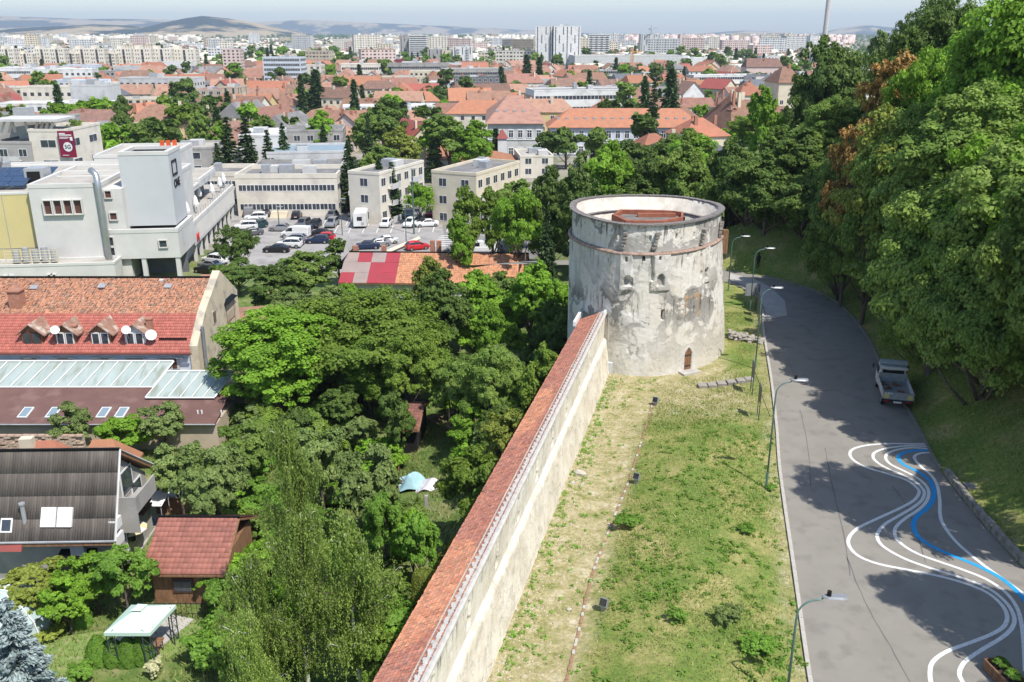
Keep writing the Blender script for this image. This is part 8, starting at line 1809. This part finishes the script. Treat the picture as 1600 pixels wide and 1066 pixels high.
# ------------------------------------------------------------------ garden things
def gazebo():
	z = -5.55; C4 = [at(x, y, z) for x, y in [(162,989),(234,989),(275,945),(205,945)]]; c = sum(C4, Vector()) / 4; G = empty('garden_gazebo', (c.x, c.y, G0 + .05)); tag(G, 'garden gazebo with pale mint canopy on dark lattice legs', 'gazebo'); mint = mat('mint_fabric', (.50,.66,.56),(.46,.62,.53),1.5,.8,.1); o = Vector(G.location); P = [p - o for p in C4]; cc = c - o
	mid = [cc + (p - cc) * .2 + Vector((0,0,.62)) for p in P]; m2 = [cc + (p - cc) * .24 + Vector((0,0,.72)) for p in P]; tp = cc + Vector((0,0,.98)); b = MB()
	for k in range(4):
		j = (k + 1) % 4; b.face([P[k], P[j], mid[j], mid[k]]); b.face([m2[k], m2[j], tp]); b.face([P[k] - Vector((0,0,.22)), P[j] - Vector((0,0,.22)), P[j], P[k]])
	b.build('canopy', mint, G); ir = mat('iron_blue', (.06,.08,.09), rough=.5, metal=.4)
	for k in range(4):
		b = MB(); q = cc + (P[k] - cc) * .95; d1 = (P[(k + 1) % 4] - P[k]).normalized() * .45; d2 = (P[(k - 1) % 4] - P[k]).normalized() * .45; base = -o.z + G0 + .05
		for s in (Vector(), d1, d2): b.tube([Vector((q.x + s.x, q.y + s.y, 0)), Vector((q.x + s.x, q.y + s.y, P[k].z - .1))],.035,5)
		for d in (d1, d2):
			for zz_ in (.3,.9,1.5,2.1): b.tube([Vector((q.x, q.y, zz_)), Vector((q.x + d.x, q.y + d.y, zz_))],.02,4); b.tube([Vector((q.x, q.y, zz_)), Vector((q.x + d.x, q.y + d.y, zz_ + .5))],.014,4)
		b.build('leg', ir, G)
	pv_ = [at(x, y, G0) for x, y in [(168,1012),(236,1026),(303,970),(235,955)]]; b = MB(); b.prism([(p.x, p.y) for p in pv_], G0 - .1, gz(c.x, c.y) + .09); b.build('terrace_paving', conc, None, kind='structure')
	tb = empty('garden_table', (c.x + .2, c.y, gz(c.x, c.y) + .1)); tag(tb, 'dark garden table in the shade of the gazebo', 'table'); b = MB(); b.box(-.8,.8,-.4,.4,.68,.74); b.build('tabletop', wood, tb)
	for x in (-.7,.7):
		for y in (-.3,.3): b = MB(); b.box(x - .03, x + .03, y - .03, y + .03,0,.68); b.build('leg', wood, tb)
gazebo()
# pale lawn paths
b = MB(); P = [at(x, y, G0) for x, y in [(80,1015),(165,1007),(165,1012),(80,1021)]]; b.prism([(p.x, p.y) for p in P], G0 - .3, gz(P[0].x, P[0].y) + .05); b.build('garden_path', conc, None, kind='structure')
lawn = [at(x, y, G0) for x, y in [(70,1000),(170,985),(300,965),(335,1000),(330,1080),(60,1090)]]; b = MB(); b.prism([(p.x, p.y) for p in lawn], G0 - .3, gz(-24,43) + .035)
b.build('lawn', mat('lawn', (0.13,0.21,0.045),(0.20,0.26,0.075),1.2,.95,.6,30, c3=(0.26,0.27,0.12), s3=2.5), None, kind='structure')
# glass dome at the left edge
gd = empty('glass_dome', tuple(at(0,985, G0))); tag(gd, 'rounded polycarbonate greenhouse dome at the left edge above the blue spruce', 'greenhouse'); Rg = 3.2; n = 18; pc = mat('polycarbonate', (.42,.52,.52),(.36,.46,.46),2,.15, spec=.6)
for k in range(n):
	for j in range(4):
		a0, a1 = 2 * pi * k / n, 2 * pi * (k + 1) / n - .02; e0, e1 = j * pi / 8,(j + 1) * pi / 8 - .02; f = lambda a, e: (cos(a) * cos(e) * Rg, sin(a) * cos(e) * Rg, sin(e) * 2.6 + .3); b = MB(); b.face([f(a0, e0), f(a1, e0), f(a1, e1), f(a0, e1)]); b.build('pane', pc, gd)
b = MB(); [b.tube([(cos(2 * pi * k / n) * cos(e) * Rg, sin(2 * pi * k / n) * cos(e) * Rg, sin(e) * 2.62 + .3) for e in (0,.4,.8,1.2,1.5)],.04,4) for k in range(n)]; b.build('ribs', FRm, gd, kind='stuff')
p = at(65,995, G0); tree('bush_b', p.x, p.y, .8, lm='yellow', label='golden yellow low shrub beside the glass dome', name='golden_shrub', cat='shrub', zs=.5)
p = at(245,1058, G0); tree('bush_a', p.x, p.y, .45, lm='blossom', label='cream blossoming panicle shrub at the bottom of the lawn', name='flowering_shrub', cat='shrub', zs=1.2)
# clutter between dark house and shed
def simple(name, label, cat, loc, build):
	o = empty(name, loc); tag(o, label, cat); build(o); return o
yard = [at(x, y, G0) for x, y in [(185,832),(215,872),(262,800),(250,775)]]; b = MB(); b.prism([(p.x, p.y) for p in yard], G0 - .3, gz(yard[0].x, yard[0].y) + .12); b.build('yard_paving', conc, None, kind='structure')
def awn(o): b = MB(); b.face([(-1.0,-.8,2.3),(1.0,-.8,2.3),(1.15,.8,2.75),(-.85,.8,2.75)]); b.face([(-.85,.8,2.7),(1.15,.8,2.7),(1.0,-.8,2.25),(-1.0,-.8,2.25)]); b.build('sheet', FRm, o); b = MB(); [b.tube([(x, y, 0),(x, y, 2.4)],.04,4) for x in (-.8,.9) for y in (-.7,.7)]; b.build('posts', metal_g, o, kind='stuff')
q = at(236,778,-5.4); simple('white_canopy', 'white plastic sheet canopy beside the dark roofed house', 'canopy', (q.x, q.y, G0 + .1), awn)
def para(o):
	b = MB(); n = 10; 
	for k in range(n):
		a0, a1 = 2 * pi * k / n, 2 * pi * (k + 1) / n; b.mat(k % 2); b.face([(cos(a0) * 1.1, sin(a0) * 1.1,2.0),(cos(a1) * 1.1, sin(a1) * 1.1,2.0),(0,0,2.45)]); b.face([(0,0,2.4),(cos(a1) * 1.1, sin(a1) * 1.1,1.96),(cos(a0) * 1.1, sin(a0) * 1.1,1.96)])
	b.build('canopy', [mat('parasol_yellow', (.62,.55,.30), rough=.8), mat('parasol_white', (.66,.62,.56), rough=.8)], o); b = MB(); b.tube([(0,0,0),(0,0,2.4)],.03,5); b.build('pole', metal_g, o)
q = at(204,828,-6.0); simple('sunshade', 'yellow and white striped sunshade on the cluttered terrace', 'parasol', (q.x, q.y, G0 + .1), para)
def shedw(o): b = MB(); b.box(-.6,.6,-.6,.6,0,2.0); b.build('wall', PL['lgrey'], o); b = MB(); b.box(-.7,.7,-.7,.7,2.0,2.1); b.build('lid', metal_g, o)
q = at(226,800,-7); simple('tool_cabinet', 'narrow pale grey cabinet under the white sheet canopy', 'cabinet', (q.x, q.y, G0 + .1), shedw)
def brk_(o): b = MB(); b.box(-1.1,1.1,-.4,.4,0,1.5); b.build('brickwork', CHm, o); b = MB(); b.box(-1.2,1.2,-.5,.5,1.5,1.62); b.build('slab', conc, o)
q = at(264,788,-7); simple('brick_barbecue', 'square brick barbecue behind the terracotta roofed shed', 'barbecue', (q.x, q.y + .5, G0), brk_)
r = random.Random(3); cl = [(.6,.05,.04),(.6,.58,.5),(.05,.3,.2),(.5,.45,.1),(.1,.2,.5),(.6,.6,.6),(.3,.15,.08),(.7,.7,.7),(.2,.4,.2),(.55,.3,.1)]; cn_ = ['red', 'cream', 'dark green', 'yellow', 'blue', 'grey', 'brown', 'white', 'green', 'orange']
for i in range(10):
	q = at(r.uniform(200,245), r.uniform(800,850), G0); b = MB(); n = 8; s = r.uniform(.14,.24); b.tube([(0,0,0),(0,0, s * 2)],[s, s * 1.15],8); bk = b.build('bucket', mat('plastic_' + cn_[i].replace(' ', '_'), cl[i], rough=.5), None, loc=(q.x, q.y, gz(q.x, q.y) + .15)); tag(bk, f'{cn_[i]} tub among the clutter on the terrace of the dark roofed house', 'tub', 'terrace clutter')
# tarpaulin heap in the garden
q = gat(655,765); tp = empty('tarpaulin_heap', (q.x, q.y, gz(q.x, q.y))); tag(tp, 'heap of junk under pale blue and white tarpaulins in the garden', 'tarpaulin')
def cloth(nm, c, off_, sz, seed):
	r_ = np.random.default_rng(seed); n = 30; g_x, g_y = np.meshgrid(np.linspace(-1,1, n), np.linspace(-1,1, n)); h = .6 * np.exp(-(g_x ** 2 + g_y ** 2) * 1.2) + .34 * noise2(g_x * 3, g_y * 3,.8, seed) ; V = np.stack([g_x.ravel() * sz[0] + off_[0], g_y.ravel() * sz[1] + off_[1], h.ravel() * sz[2]],1); idx = np.arange(n * n).reshape(n, n); F = np.stack([idx[:-1, :-1], idx[:-1,1:], idx[1:, 1:], idx[1:, :-1]],-1).reshape(-1,4); mesh_obj(nm, np_mesh(nm, V, F, mat(nm + '_m', c, tuple(x * .8 for x in c),3,.5,.4,6)), tp)
cloth('blue_tarpaulin', (.32,.52,.58),(-.5,.4),(1.1,.9,1.8),3); cloth('white_tarpaulin', (.60,.58,.60),(1.0,-.1),(1.2,.8,1.3),5)
b = MB(); r = random.Random(2); [b.tube([(r.uniform(-2.2,-1), r.uniform(-.6,.8),0),(r.uniform(-2.2,-1), r.uniform(-.6,.8), r.uniform(1,1.7))],.04,4) for _ in range(7)]; b.build('stakes', wood, tp, kind='stuff')
b = MB(); b.box(-.12,.12,-.12,.12,0,1.3); q = gat(667,800); o = b.build('concrete_post', PL['grey'], None, loc=(q.x, q.y, gz(q.x, q.y))); tag(o, 'short grey concrete post below the tarpaulin heap', 'post')
# bare earth patches of the vegetable plot
for (x, y, s) in ((735,668,2.2),(690,655,1.4)): p = gat(x, y); b = MB(); b.prism([(p.x + cos(a) * s * (1 + .2 * sin(3 * a)), p.y + sin(a) * s * .8) for a in np.linspace(0,2 * pi, 14, endpoint=False)], gz(p.x, p.y) - .3, gz(p.x, p.y) + .06); b.build('vegetable_plot', mat('earth', (.20,.14,.09),(.28,.21,.14),1.5,.98,.8,8), None, kind='structure')
# ------------------------------------------------------------------ a person standing in the shade beyond the bend
def person():
	p = gat(1184,421,0); o = empty('person', (p.x, p.y, p.z),.4); tag(o, 'person in dark clothes standing in the shade at the far kerb of the bend', 'person')
	J = [(0,0,.98,.15),(0,0,1.2,.135),(0,0,1.42,.15),(0,0,1.54,.06),(0,.01,1.68,.105),(0,.01,1.76,.08),(-.11,0,.9,.1),(-.13,.02,.5,.07),(-.13,0,.08,.05),(-.13,.14,.04,.04),(.11,0,.9,.1),(.13,.05,.5,.07),(.14,.02,.08,.05),(.14,.16,.04,.04),(-.2,0,1.42,.06),(-.27,.02,1.14,.045),(-.24,.12,.9,.035),(.2,0,1.42,.06),(.27,.02,1.14,.045),(.24,.12,.9,.035)]
	E_ = [(0,1),(1,2),(2,3),(3,4),(4,5),(0,6),(6,7),(7,8),(8,9),(0,10),(10,11),(11,12),(12,13),(2,14),(14,15),(15,16),(2,17),(17,18),(18,19)]
	me = bpy.data.meshes.new('body'); me.from_pydata([j[:3] for j in J], E_, []); b_ = bpy.data.objects.new('body', me); link(b_, o)
	md = b_.modifiers.new('skin', 'SKIN'); sb = b_.modifiers.new('smooth', 'SUBSURF'); sb.levels = sb.render_levels = 1
	for k, j in enumerate(J): me.skin_vertices[0].data[k].radius = (j[3], j[3])
	me.skin_vertices[0].data[0].use_root = True; me.materials.append(mat('dark_clothes', (.018,.018,.022), rough=.9))
	m = MB(); m.sweep([[Vector((cos(2 * pi * k / 8) * r_, .0 + sin(2 * pi * k / 8) * r_, z)) for k in range(8)] for z, r_ in ((1.70,.115),(1.78,.11),(1.83,.04))]); m.build('hair', mat('dark_hair', (.02,.014,.01), rough=.8), o)
person()
# ------------------------------------------------------------------ old town: house by house
r = random.Random(42)
def free(x, y, rad):
	for fx, fy, fr in FOOT:
		if (x - fx) ** 2 + (y - fy) ** 2 < (fr + rad) ** 2 * .75: return False
	return True
for o in TREE_LIST:
	if o.location.y > 190: FOOT.append((o.location.x, o.location.y, 3.5))
TOWN = []; TBK = []; Y = 238.0
roofs = ['orange'] * 6 + ['terra'] * 8 + ['pale'] * 4 + ['brown'] * 5 + ['red', 'felt', 'slate']; wallc = ['cream', 'pale', 'white', 'tan', 'yellow', 'lgrey', 'pink', 'pale', 'cream']
for k in range(34):
	X, s = atY(r.uniform(0,1230),300, r.uniform(330,800)).x, r.uniform(330,800)
	X = atY(r.uniform(0,1230),300, s).x; w_ = r.uniform(20,44)
	if not free(X, s, 2): continue
	o = flat_block(X, s, w_, r.uniform(11,15), r.choice([7,9.5,12.5]), r.uniform(-.1,.3), wall=r.choice(['white', 'white', 'pale', 'lgrey', 'cream', 'grey']), roof=r.choice(['gravel', 'whitef', 'felt']), floors=3, style=r.choice(['grid', 'band', 'grid']), frames=False, name='town_block', group='flat roofed blocks in the old town', seed=k, huts=2); FOOT.append((X, s, w_ * .5)); TBK.append(o)
while Y < 820:
	xl, xr = atY(-20,300, Y).x, atY(1250,300, Y).x; x = xl + r.uniform(0,10)
	while x < xr:
		w_ = r.uniform(13,26); d = r.uniform(8.5,12); s = Y + r.uniform(-5,5); X = x + w_ / 2
		if r.random() < .76 and free(X, s, w_ * .42) and not (s > 560 and X > 30 and r.random() < .55):
			blockrot = .12 + .25 * sin(X / 70) + .2 * sin(s / 90 + 2); rz = blockrot + r.choice([0,0,0, pi / 2, pi / 2]) + r.uniform(-.08,.08)
			TOWN.append((X, s, w_, d, r.uniform(4.4,8.0), d * r.uniform(.32,.46), rz, r.choice(wallc), r.choice(roofs), r.choice(['gable', 'gable', 'hip', 'half']), r.choice([1,2,2,3]) if Y < 520 else 1)); FOOT.append((X, s, max(w_, d) * .40))
		x += w_ * r.uniform(.98,1.25) + (r.uniform(4,12) if r.random() < .2 else 0)
	Y += 15 + (Y - 238) * .016
for t in TOWN:
	X, s, w_, d, h, rh, rz, wa, rf, kd, cm = t
	house(X, s, w_, d, h, rh, rz, wall=wa, roof=rf, kind=kd, floors=2 if h > 4.8 else 1, chim=cm, lod=1 if s < 330 else 2, name='town_house', group='old town houses', seed=int(abs(X * 7 + s)), desc=f'{rf}|{kd}|{wa}', dormers=r.choice([0,0,0,1,2,3]) if s < 480 and kd != 'gable' else 0)
# trees in the yards of the old town
n = 0; TT = []
while n < 290:
	Yt = 235 + 1000 * r.random() ** 1.5; X = atY(r.uniform(-10,1260),300, Yt).x
	if not free(X, Yt, -1.0) : continue
	k = r.choice(['far_a', 'far_a', 'far_b', 'far_b', 'fir_far']); sc = r.uniform(.7,1.35) * (1 + Yt / 2500)
	if k == 'fir_far': sc *= .7
	o = tree(k, X, Yt, sc, lm=r.choice(['maple', 'dark', 'walnut', 'lime', 'dark']) if k != 'fir_far' else 'fir', name='town_tree' if k != 'fir_far' else 'town_fir', group='trees among the old town roofs', z=G0); TT.append(o); FOOT.append((X, Yt, 3)); n += 1
# ------------------------------------------------------------------ newer blocks beyond, to the plain's edge
EST = []; Y = 850.0
while Y < 4300:
	xl, xr = atY(-10,300, Y).x, atY(1270,300, Y).x; x = xl; step = 26 + Y * .012
	while x < xr:
		u_ = 800 + x / Y * 1320; dens = .62 if (u_ < 330 or 560 < u_) else .35
		if 330 < u_ < 560 and Y > 2000: dens *= .4
		w_ = r.uniform(16,48); d = r.uniform(11,15)
		if r.random() < dens and free(x, Y, w_ * .4) and len(EST) < 285:
			tall = r.random() < (.55 if (u_ > 900 or u_ < 330) else .35); h = r.uniform(15,30) if tall else r.uniform(6,13)
			if Y < 1300: h *= .62
			EST.append((x, Y + r.uniform(-8,8), w_, d, h, r.uniform(-.3,.5)))
		x += w_ * 1.15 + step * r.uniform(.2,1.3) * (1 if Y < 2600 else .6)
	Y *= 1.075
print('estate blocks', len(EST)); BB = []
for x, y, w_, d, h, rz in EST:
	wa = r.choice(['white', 'pale', 'cream', 'pale', 'lgrey', 'pink', 'tan', 'white']); fl = max(2, int(h / 2.9)); root = empty('estate_block', (x, y, G0), rz); tag(root, None, 'building', 'blocks of the newer town')
	m = MB(); m.box(-w_ / 2, w_ / 2,-d / 2, d / 2,-.5, h); m.box(-w_ * .3,-w_ * .3 + 3,-2,2, h, h + 2.4)
	if w_ > 30: m.box(w_ * .2, w_ * .2 + 3,-2,2, h, h + 2.4)
	m.build('wall', PL[wa], root); g = MB(); n = max(3, int(w_ / 3.4)); fh = h / fl
	for q in range(fl):
		for i in range(n):
			a = -w_ / 2 + w_ * (i + .5) / n; ww = .75 if (i + int(x)) % 3 else 1.3; g.face([(a - ww, -d / 2 - .04, q * fh + .9),(a + ww, -d / 2 - .04, q * fh + .9),(a + ww, -d / 2 - .04, q * fh + 2.2),(a - ww, -d / 2 - .04, q * fh + 2.2)])
		for yy in (-d * .25, d * .25):
			for sg in (-1,1): g.face([(sg * (w_ / 2 + .04), yy - .7, q * fh + .9),(sg * (w_ / 2 + .04), yy + .7, q * fh + .9),(sg * (w_ / 2 + .04), yy + .7, q * fh + 2.2),(sg * (w_ / 2 + .04), yy - .7, q * fh + 2.2)][::sg])
	g.build('window_panes', GL, root, kind='stuff'); m = MB(); m.box(-w_ / 2 - .1, w_ / 2 + .1,-d / 2 - .1, d / 2 + .1, h, h + .35); m.build('roof', RF[r.choice(['gravel', 'gravel', 'felt', 'whitef', 'terra'])], root); BB.append(root)
# what lies beyond counting: small far buildings and the greenery between
def far_mass():
	rr = np.random.default_rng(77)
	for nm, n, y0, y1, hh, ww, mt, lab in (('distant_houses', 2600,800,5200,(4,9),(6,16), PL['pale'], 'pale mass of small houses and sheds out to the edge of the plain'),('distant_roofs', 1500,800,4200,(5,8),(6,13), RF['terra'], 'scattered clay roofs between the far estates'),('distant_estates', 700,2600,5600,(10,24),(10,22), PL['pale'], 'whitish haze-veiled apartment blocks at the edge of the plain'),('distant_estates_pink', 420,2400,5200,(12,26),(10,20), PL['pink'], 'pinkish haze-veiled apartment blocks at the edge of the plain')):
		y = y0 + (y1 - y0) * rr.random(n) ** (1.3 if y0 < 1000 else .9); u_ = rr.uniform(-.62,.36, n)
		if nm == 'distant_estates_pink': u_ = rr.uniform(.08,.36, n)
		if nm == 'distant_estates': u_ = np.where(rr.random(n) < .5, rr.uniform(-.6,-.33, n), rr.uniform(-.15,.36, n))
		x = y * u_; h = rr.uniform(*hh, n); w2 = rr.uniform(*ww, n) / 2; d2 = rr.uniform(5,8, n); a = rr.uniform(-.4,.4, n)
		ok = np.ones(n, bool)
		for fx, fy, fr in FOOT: ok &= (x - fx) ** 2 + (y - fy) ** 2 > (fr + 8) ** 2
		x, y, h, w2, d2, a = [q[ok] for q in (x, y, h, w2, d2, a)]; n = len(x)
		c = np.array([[-1,-1,0],[1,-1,0],[1,1,0],[-1,1,0],[-1,0,1],[1,0,1]] if 'roof' in nm else [[-1,-1,0],[1,-1,0],[1,1,0],[-1,1,0],[-1,-1,1],[1,-1,1],[1,1,1],[-1,1,1]], float)
		lx = c[None, :, 0] * w2[:, None]; ly = c[None, :, 1] * d2[:, None]; X = x[:, None] + lx * np.cos(a)[:, None] - ly * np.sin(a)[:, None]; Y_ = y[:, None] + lx * np.sin(a)[:, None] + ly * np.cos(a)[:, None]
		Z = G0 + c[None, :, 2] * h[:, None]
		if 'roof' in nm: Z = Z + np.where(c[None, :, 2] > 0,0, h[:, None] * .5)
		V = np.stack([X, Y_, Z],-1).reshape(-1,3); k = c.shape[0]
		fs = np.array([[0,1,5,4],[2,3,4,5],[1,2,5,5],[3,0,4,4]][:2] if 'roof' in nm else [[0,1,5,4],[1,2,6,5],[2,3,7,6],[3,0,4,7],[4,5,6,7]])
		o = mesh_obj(nm, np_mesh(nm, V, (np.arange(n)[:, None, None] * k + fs[None]).reshape(-1,4), mt), kind='stuff'); tag(o, lab, 'buildings')
	for nm, n, y0, y1, s0, s1, lm, lab in (('distant_trees', 4600,420,5200,3,6, 'dark', 'dark green trees scattered among the far houses'),('distant_tree_belts', 1500,4800,7800,6,14, 'dark', 'belts of trees on the plain before the hills')):
		y = y0 + (y1 - y0) * rr.random(n) ** 1.3; x = y * rr.uniform(-.62,.40, n); x = x + 18 * np.sin(y * .05); s = rr.uniform(s0, s1, n); ok = np.ones(n, bool)
		for fx, fy, fr in FOOT: ok &= (x - fx) ** 2 + (y - fy) ** 2 > (fr + 2) ** 2
		x, y, s = x[ok], y[ok], s[ok]; n = len(x); kq = 26; u = unit(rr.normal(size=(n * kq, 3))); u[:, 2] = np.abs(u[:, 2]); S_ = np.repeat(s, kq)
		P = np.stack([np.repeat(x, kq) + u[:, 0] * S_ * .8, np.repeat(y, kq) + u[:, 1] * S_ * .8, G0 + S_ * (.5 + u[:, 2] * 1.1)],1); V, F_, C = leaf_quads(P, unit(u + rr.normal(0,.3, u.shape)),1.0, rr, 1.2, np.repeat(rr.random(n) * .6, kq))
		V = (V.reshape(-1,4,3) - P[:, None]) * (S_ * .55)[:, None, None] + P[:, None]; o = mesh_obj(nm, np_mesh(nm, V.reshape(-1,3), F_, LM[lm], False, C), kind='stuff'); tag(o, lab, 'trees')
far_mass()
# ------------------------------------------------------------------ hills
def ridge(name, pts, Y, depth, c1, c2, sc, seed, back=1.0, c3=None, s3=.001):
	"""a range of hills: crest given by photo columns and rows at distance Y, falling to the plain in front and behind"""
	xs = np.linspace(pts[0][0], pts[-1][0],160); yy = np.interp(xs, [p[0] for p in pts],[p[1] for p in pts]); crest = np.array([list(atY(a, b, Y)) for a, b in zip(xs, yy)])
	nv = 26; t = np.linspace(-1,1, nv); V = []
	for q in t:
		f = (1 - abs(q)) ; f = f * f * (3 - 2 * f); nz_ = noise2(crest[:, 0], crest[:, 1] + q * depth, depth * .35, seed)
		V.append(np.stack([crest[:, 0] * (1 + q * depth / Y * .4), crest[:, 1] + q * depth, G0 - 12 + (crest[:, 2] - G0 + 12) * f * (1 + .22 * nz_ * (1 - f) * 2)],1))
	V = np.concatenate(V); n = 160; idx = np.arange(n * nv).reshape(nv, n); F_ = np.stack([idx[:-1, :-1], idx[:-1,1:], idx[1:, 1:], idx[1:, :-1]],-1).reshape(-1,4)
	return mesh_obj(name, np_mesh(name, V, F_, mat(name, c1, c2, sc, .95, c3=c3, s3=s3, coord='Object', lo=.46, hi=.52), True), kind='structure')
ridge('hill', [(-60,60),(0,49),(40,43),(100,41),(150,38),(200,40),(232,42.5),(262,35),(290,29),(318,25),(350,28),(400,36),(445,46),(490,56),(520,62)],6200,1200,(0.008,0.024,0.030),(0.34,0.27,0.17),.0016,3)
ridge('hill', [(-80,30),(0,24.5),(60,27),(130,30),(180,29.5),(260,31),(330,36),(420,46),(500,55)],12500,2200,(0.05,0.09,0.04),(0.30,0.26,0.16),.0012,7)
ridge('hill', [(300,44),(400,35),(470,31),(560,35),(700,41),(840,48),(1000,56)],14000,900,(0.05,0.09,0.04),(0.16,0.17,0.09),.0008,9)
ridge('hill', [(950,62),(1040,58),(1100,52),(1160,48),(1220,50),(1262,56),(1290,52),(1320,43),(1350,39),(1390,43),(1480,52),(1560,60)],12000,1800,(0.05,0.09,0.04),(0.22,0.21,0.12),.0012,11)
ridge('hill', [(420,66),(440,60),(480,58.5),(505,63),(540,66),(560,67),(585,60),(605,56.5),(622,58),(650,68)],3200,220,(0.07,0.09,0.04),(0.24,0.20,0.12),.01,13)
# ------------------------------------------------------------------ labels that single out each repeated thing
ORD = ['first', 'second', 'third', 'fourth', 'fifth', 'sixth', 'seventh', 'eighth', 'ninth', 'tenth', 'eleventh', 'twelfth', 'thirteenth', 'fourteenth', 'fifteenth', 'sixteenth', 'seventeenth', 'eighteenth', 'nineteenth', 'twentieth']
def ordw(i): return ORD[i] if i < 20 else ('twenty-' + ORD[i - 20] if i < 29 else ('thirtieth' if i == 29 else ('thirty-' + ORD[i - 30] if i < 39 else ('fortieth' if i == 39 else ('forty-' + ORD[i - 40] if i < 49 else 'last')))))
REF = [(120,225, 'the red advertisement'),(235,205, 'the yellow corner mansion'),(338,150, 'the tan apartment block'),(443,108, 'the blue hotel slab'),(563,108, 'the cream ribbon-window office'),(690,140, 'the white four-storey building'),(745,135, 'the dark grey terraces'),(800,195, 'the grey school wing'),(980,205, 'the orange-roofed school'),(1155,190, 'the many-chimneyed villa'),(848,147, 'the beige barrack'),(875,75, 'the patterned tower'),(980,98, 'the shopping mall'),(1017,68, 'the unfinished tower'),(645,72, 'the glass tower'),(360,95, 'the pink-brown tower'),(270,135, 'the plain white block'),(200,137, 'the cream school block'),(50,118, 'the ribbon-window offices'),(200,90, 'the staggered white towers'),(935,70, 'the white balcony tower'),(645,218, 'the cream gabled villa'),(445,290, 'the cream car-park office'),(1103,100, 'the cantilevered mall end'),(1284,30, 'the tall chimney'),(620,62, 'the dark knoll'),(540,66, 'the long cream far block')]
def place_labels(items, fmt):
	"""items: (object, description); label = description + side of the closest landmark + ordinal"""
	G = {}
	for o, ds in items:
		q = to_px(o.location); best = min(REF, key=lambda f: (f[0] - q[0]) ** 2 + ((f[1] - q[1]) * 2.2) ** 2)
		dx, dy = q[0] - best[0],(q[1] - best[1]) * 2.2
		side = ('right of' if dx > 0 else 'left of') if abs(dx) > abs(dy) else ('below' if dy > 0 else 'beyond'); G.setdefault((ds, side, best[2]),[]).append((q[0], o))
	for (ds, side, ref), v in G.items():
		v.sort(key=lambda t: t[0])
		for i, (_, o) in enumerate(v): o['label'] = f'{ds} {side} {ref}' + ('' if len(v) == 1 else f', {ordw(i)} from the left')
NM = {'orange': 'orange', 'terra': 'terracotta', 'pale': 'faded clay', 'brown': 'brown', 'red': 'red', 'wine': 'maroon', 'slate': 'slate', 'felt': 'grey'}
KN = {'gable': 'gabled', 'hip': 'hipped', 'half': 'half-hipped'}; WN_ = {'lgrey': 'grey', 'pale': 'beige'}
items = []
for root, ds, x, y in BL:
	if 'label' in root.keys(): continue
	a, b, c = ds.split('|'); items.append((root, f'{NM[a]} {KN[b]} {WN_.get(c, c)} house'))
place_labels(items, None); place_labels([(o, 'flat roofed pale block') for o in TBK], None)
place_labels([(o, 'dark fir' if o.name.startswith('town_fir') else 'leafy tree') for o in TT], None)
place_labels([(o, ('tall' if o.children[0].dimensions.z > 17 else 'low') + ' ' + ('long' if o.children[0].dimensions.x > 30 else 'short') + ' apartment block') for o in BB], None)
GREF = [(1400,300, 'the golden maple'),(1500,450, 'the parked truck wood'),(1240,330, 'the shaded bend'),(1150,300, 'the tower lamp'),(1010,280, 'the tower rim'),(860,330, 'the short spruce'),(920,270, 'the ash before the school'),(1310,130, 'the round dark tree'),(1570,120, 'the tallest maple'),(500,580, 'the huge walnut'),(650,650, 'the brown hut'),(655,755, 'the tarpaulin heap'),(690,870, 'the clipped hedge'),(860,560, 'the tower end of the wall'),(745,740, 'the tiled wall'),(300,850, 'the red roofed shed'),(450,850, 'the tall birch'),(560,950, 'the lowest birch'),(220,980, 'the gazebo'),(350,700, 'the grey apple tree'),(580,770, 'the yellow-green bushy tree'),(700,480, 'the plum tree'),(480,470, 'the bright garden tree')]
old = REF; REF = GREF; place_labels([(o, 'leafy bush') for _, _, o in UG], None); place_labels([w_ for w_ in WT], None); REF = old
# ------------------------------------------------------------------ summer haze in one closed box of air
b = MB(); b.box(-16500,16500,-400,16800,-26,330); hz = b.build('haze', None)
hm = bpy.data.materials.new('haze'); hm.use_nodes = True; N = hm.node_tree.nodes; L = hm.node_tree.links; N.remove(N['Principled BSDF'])
pv = N.new('ShaderNodeVolumePrincipled'); pv.inputs['Color'].default_value = (0.74,0.86,1.0,1); pv.inputs['Density'].default_value = 0.000085; pv.inputs['Anisotropy'].default_value = 0.15
L.new(pv.outputs[0], N['Material Output'].inputs['Volume']); hz.data.materials.append(hm); hz['kind'] = 'stuff'
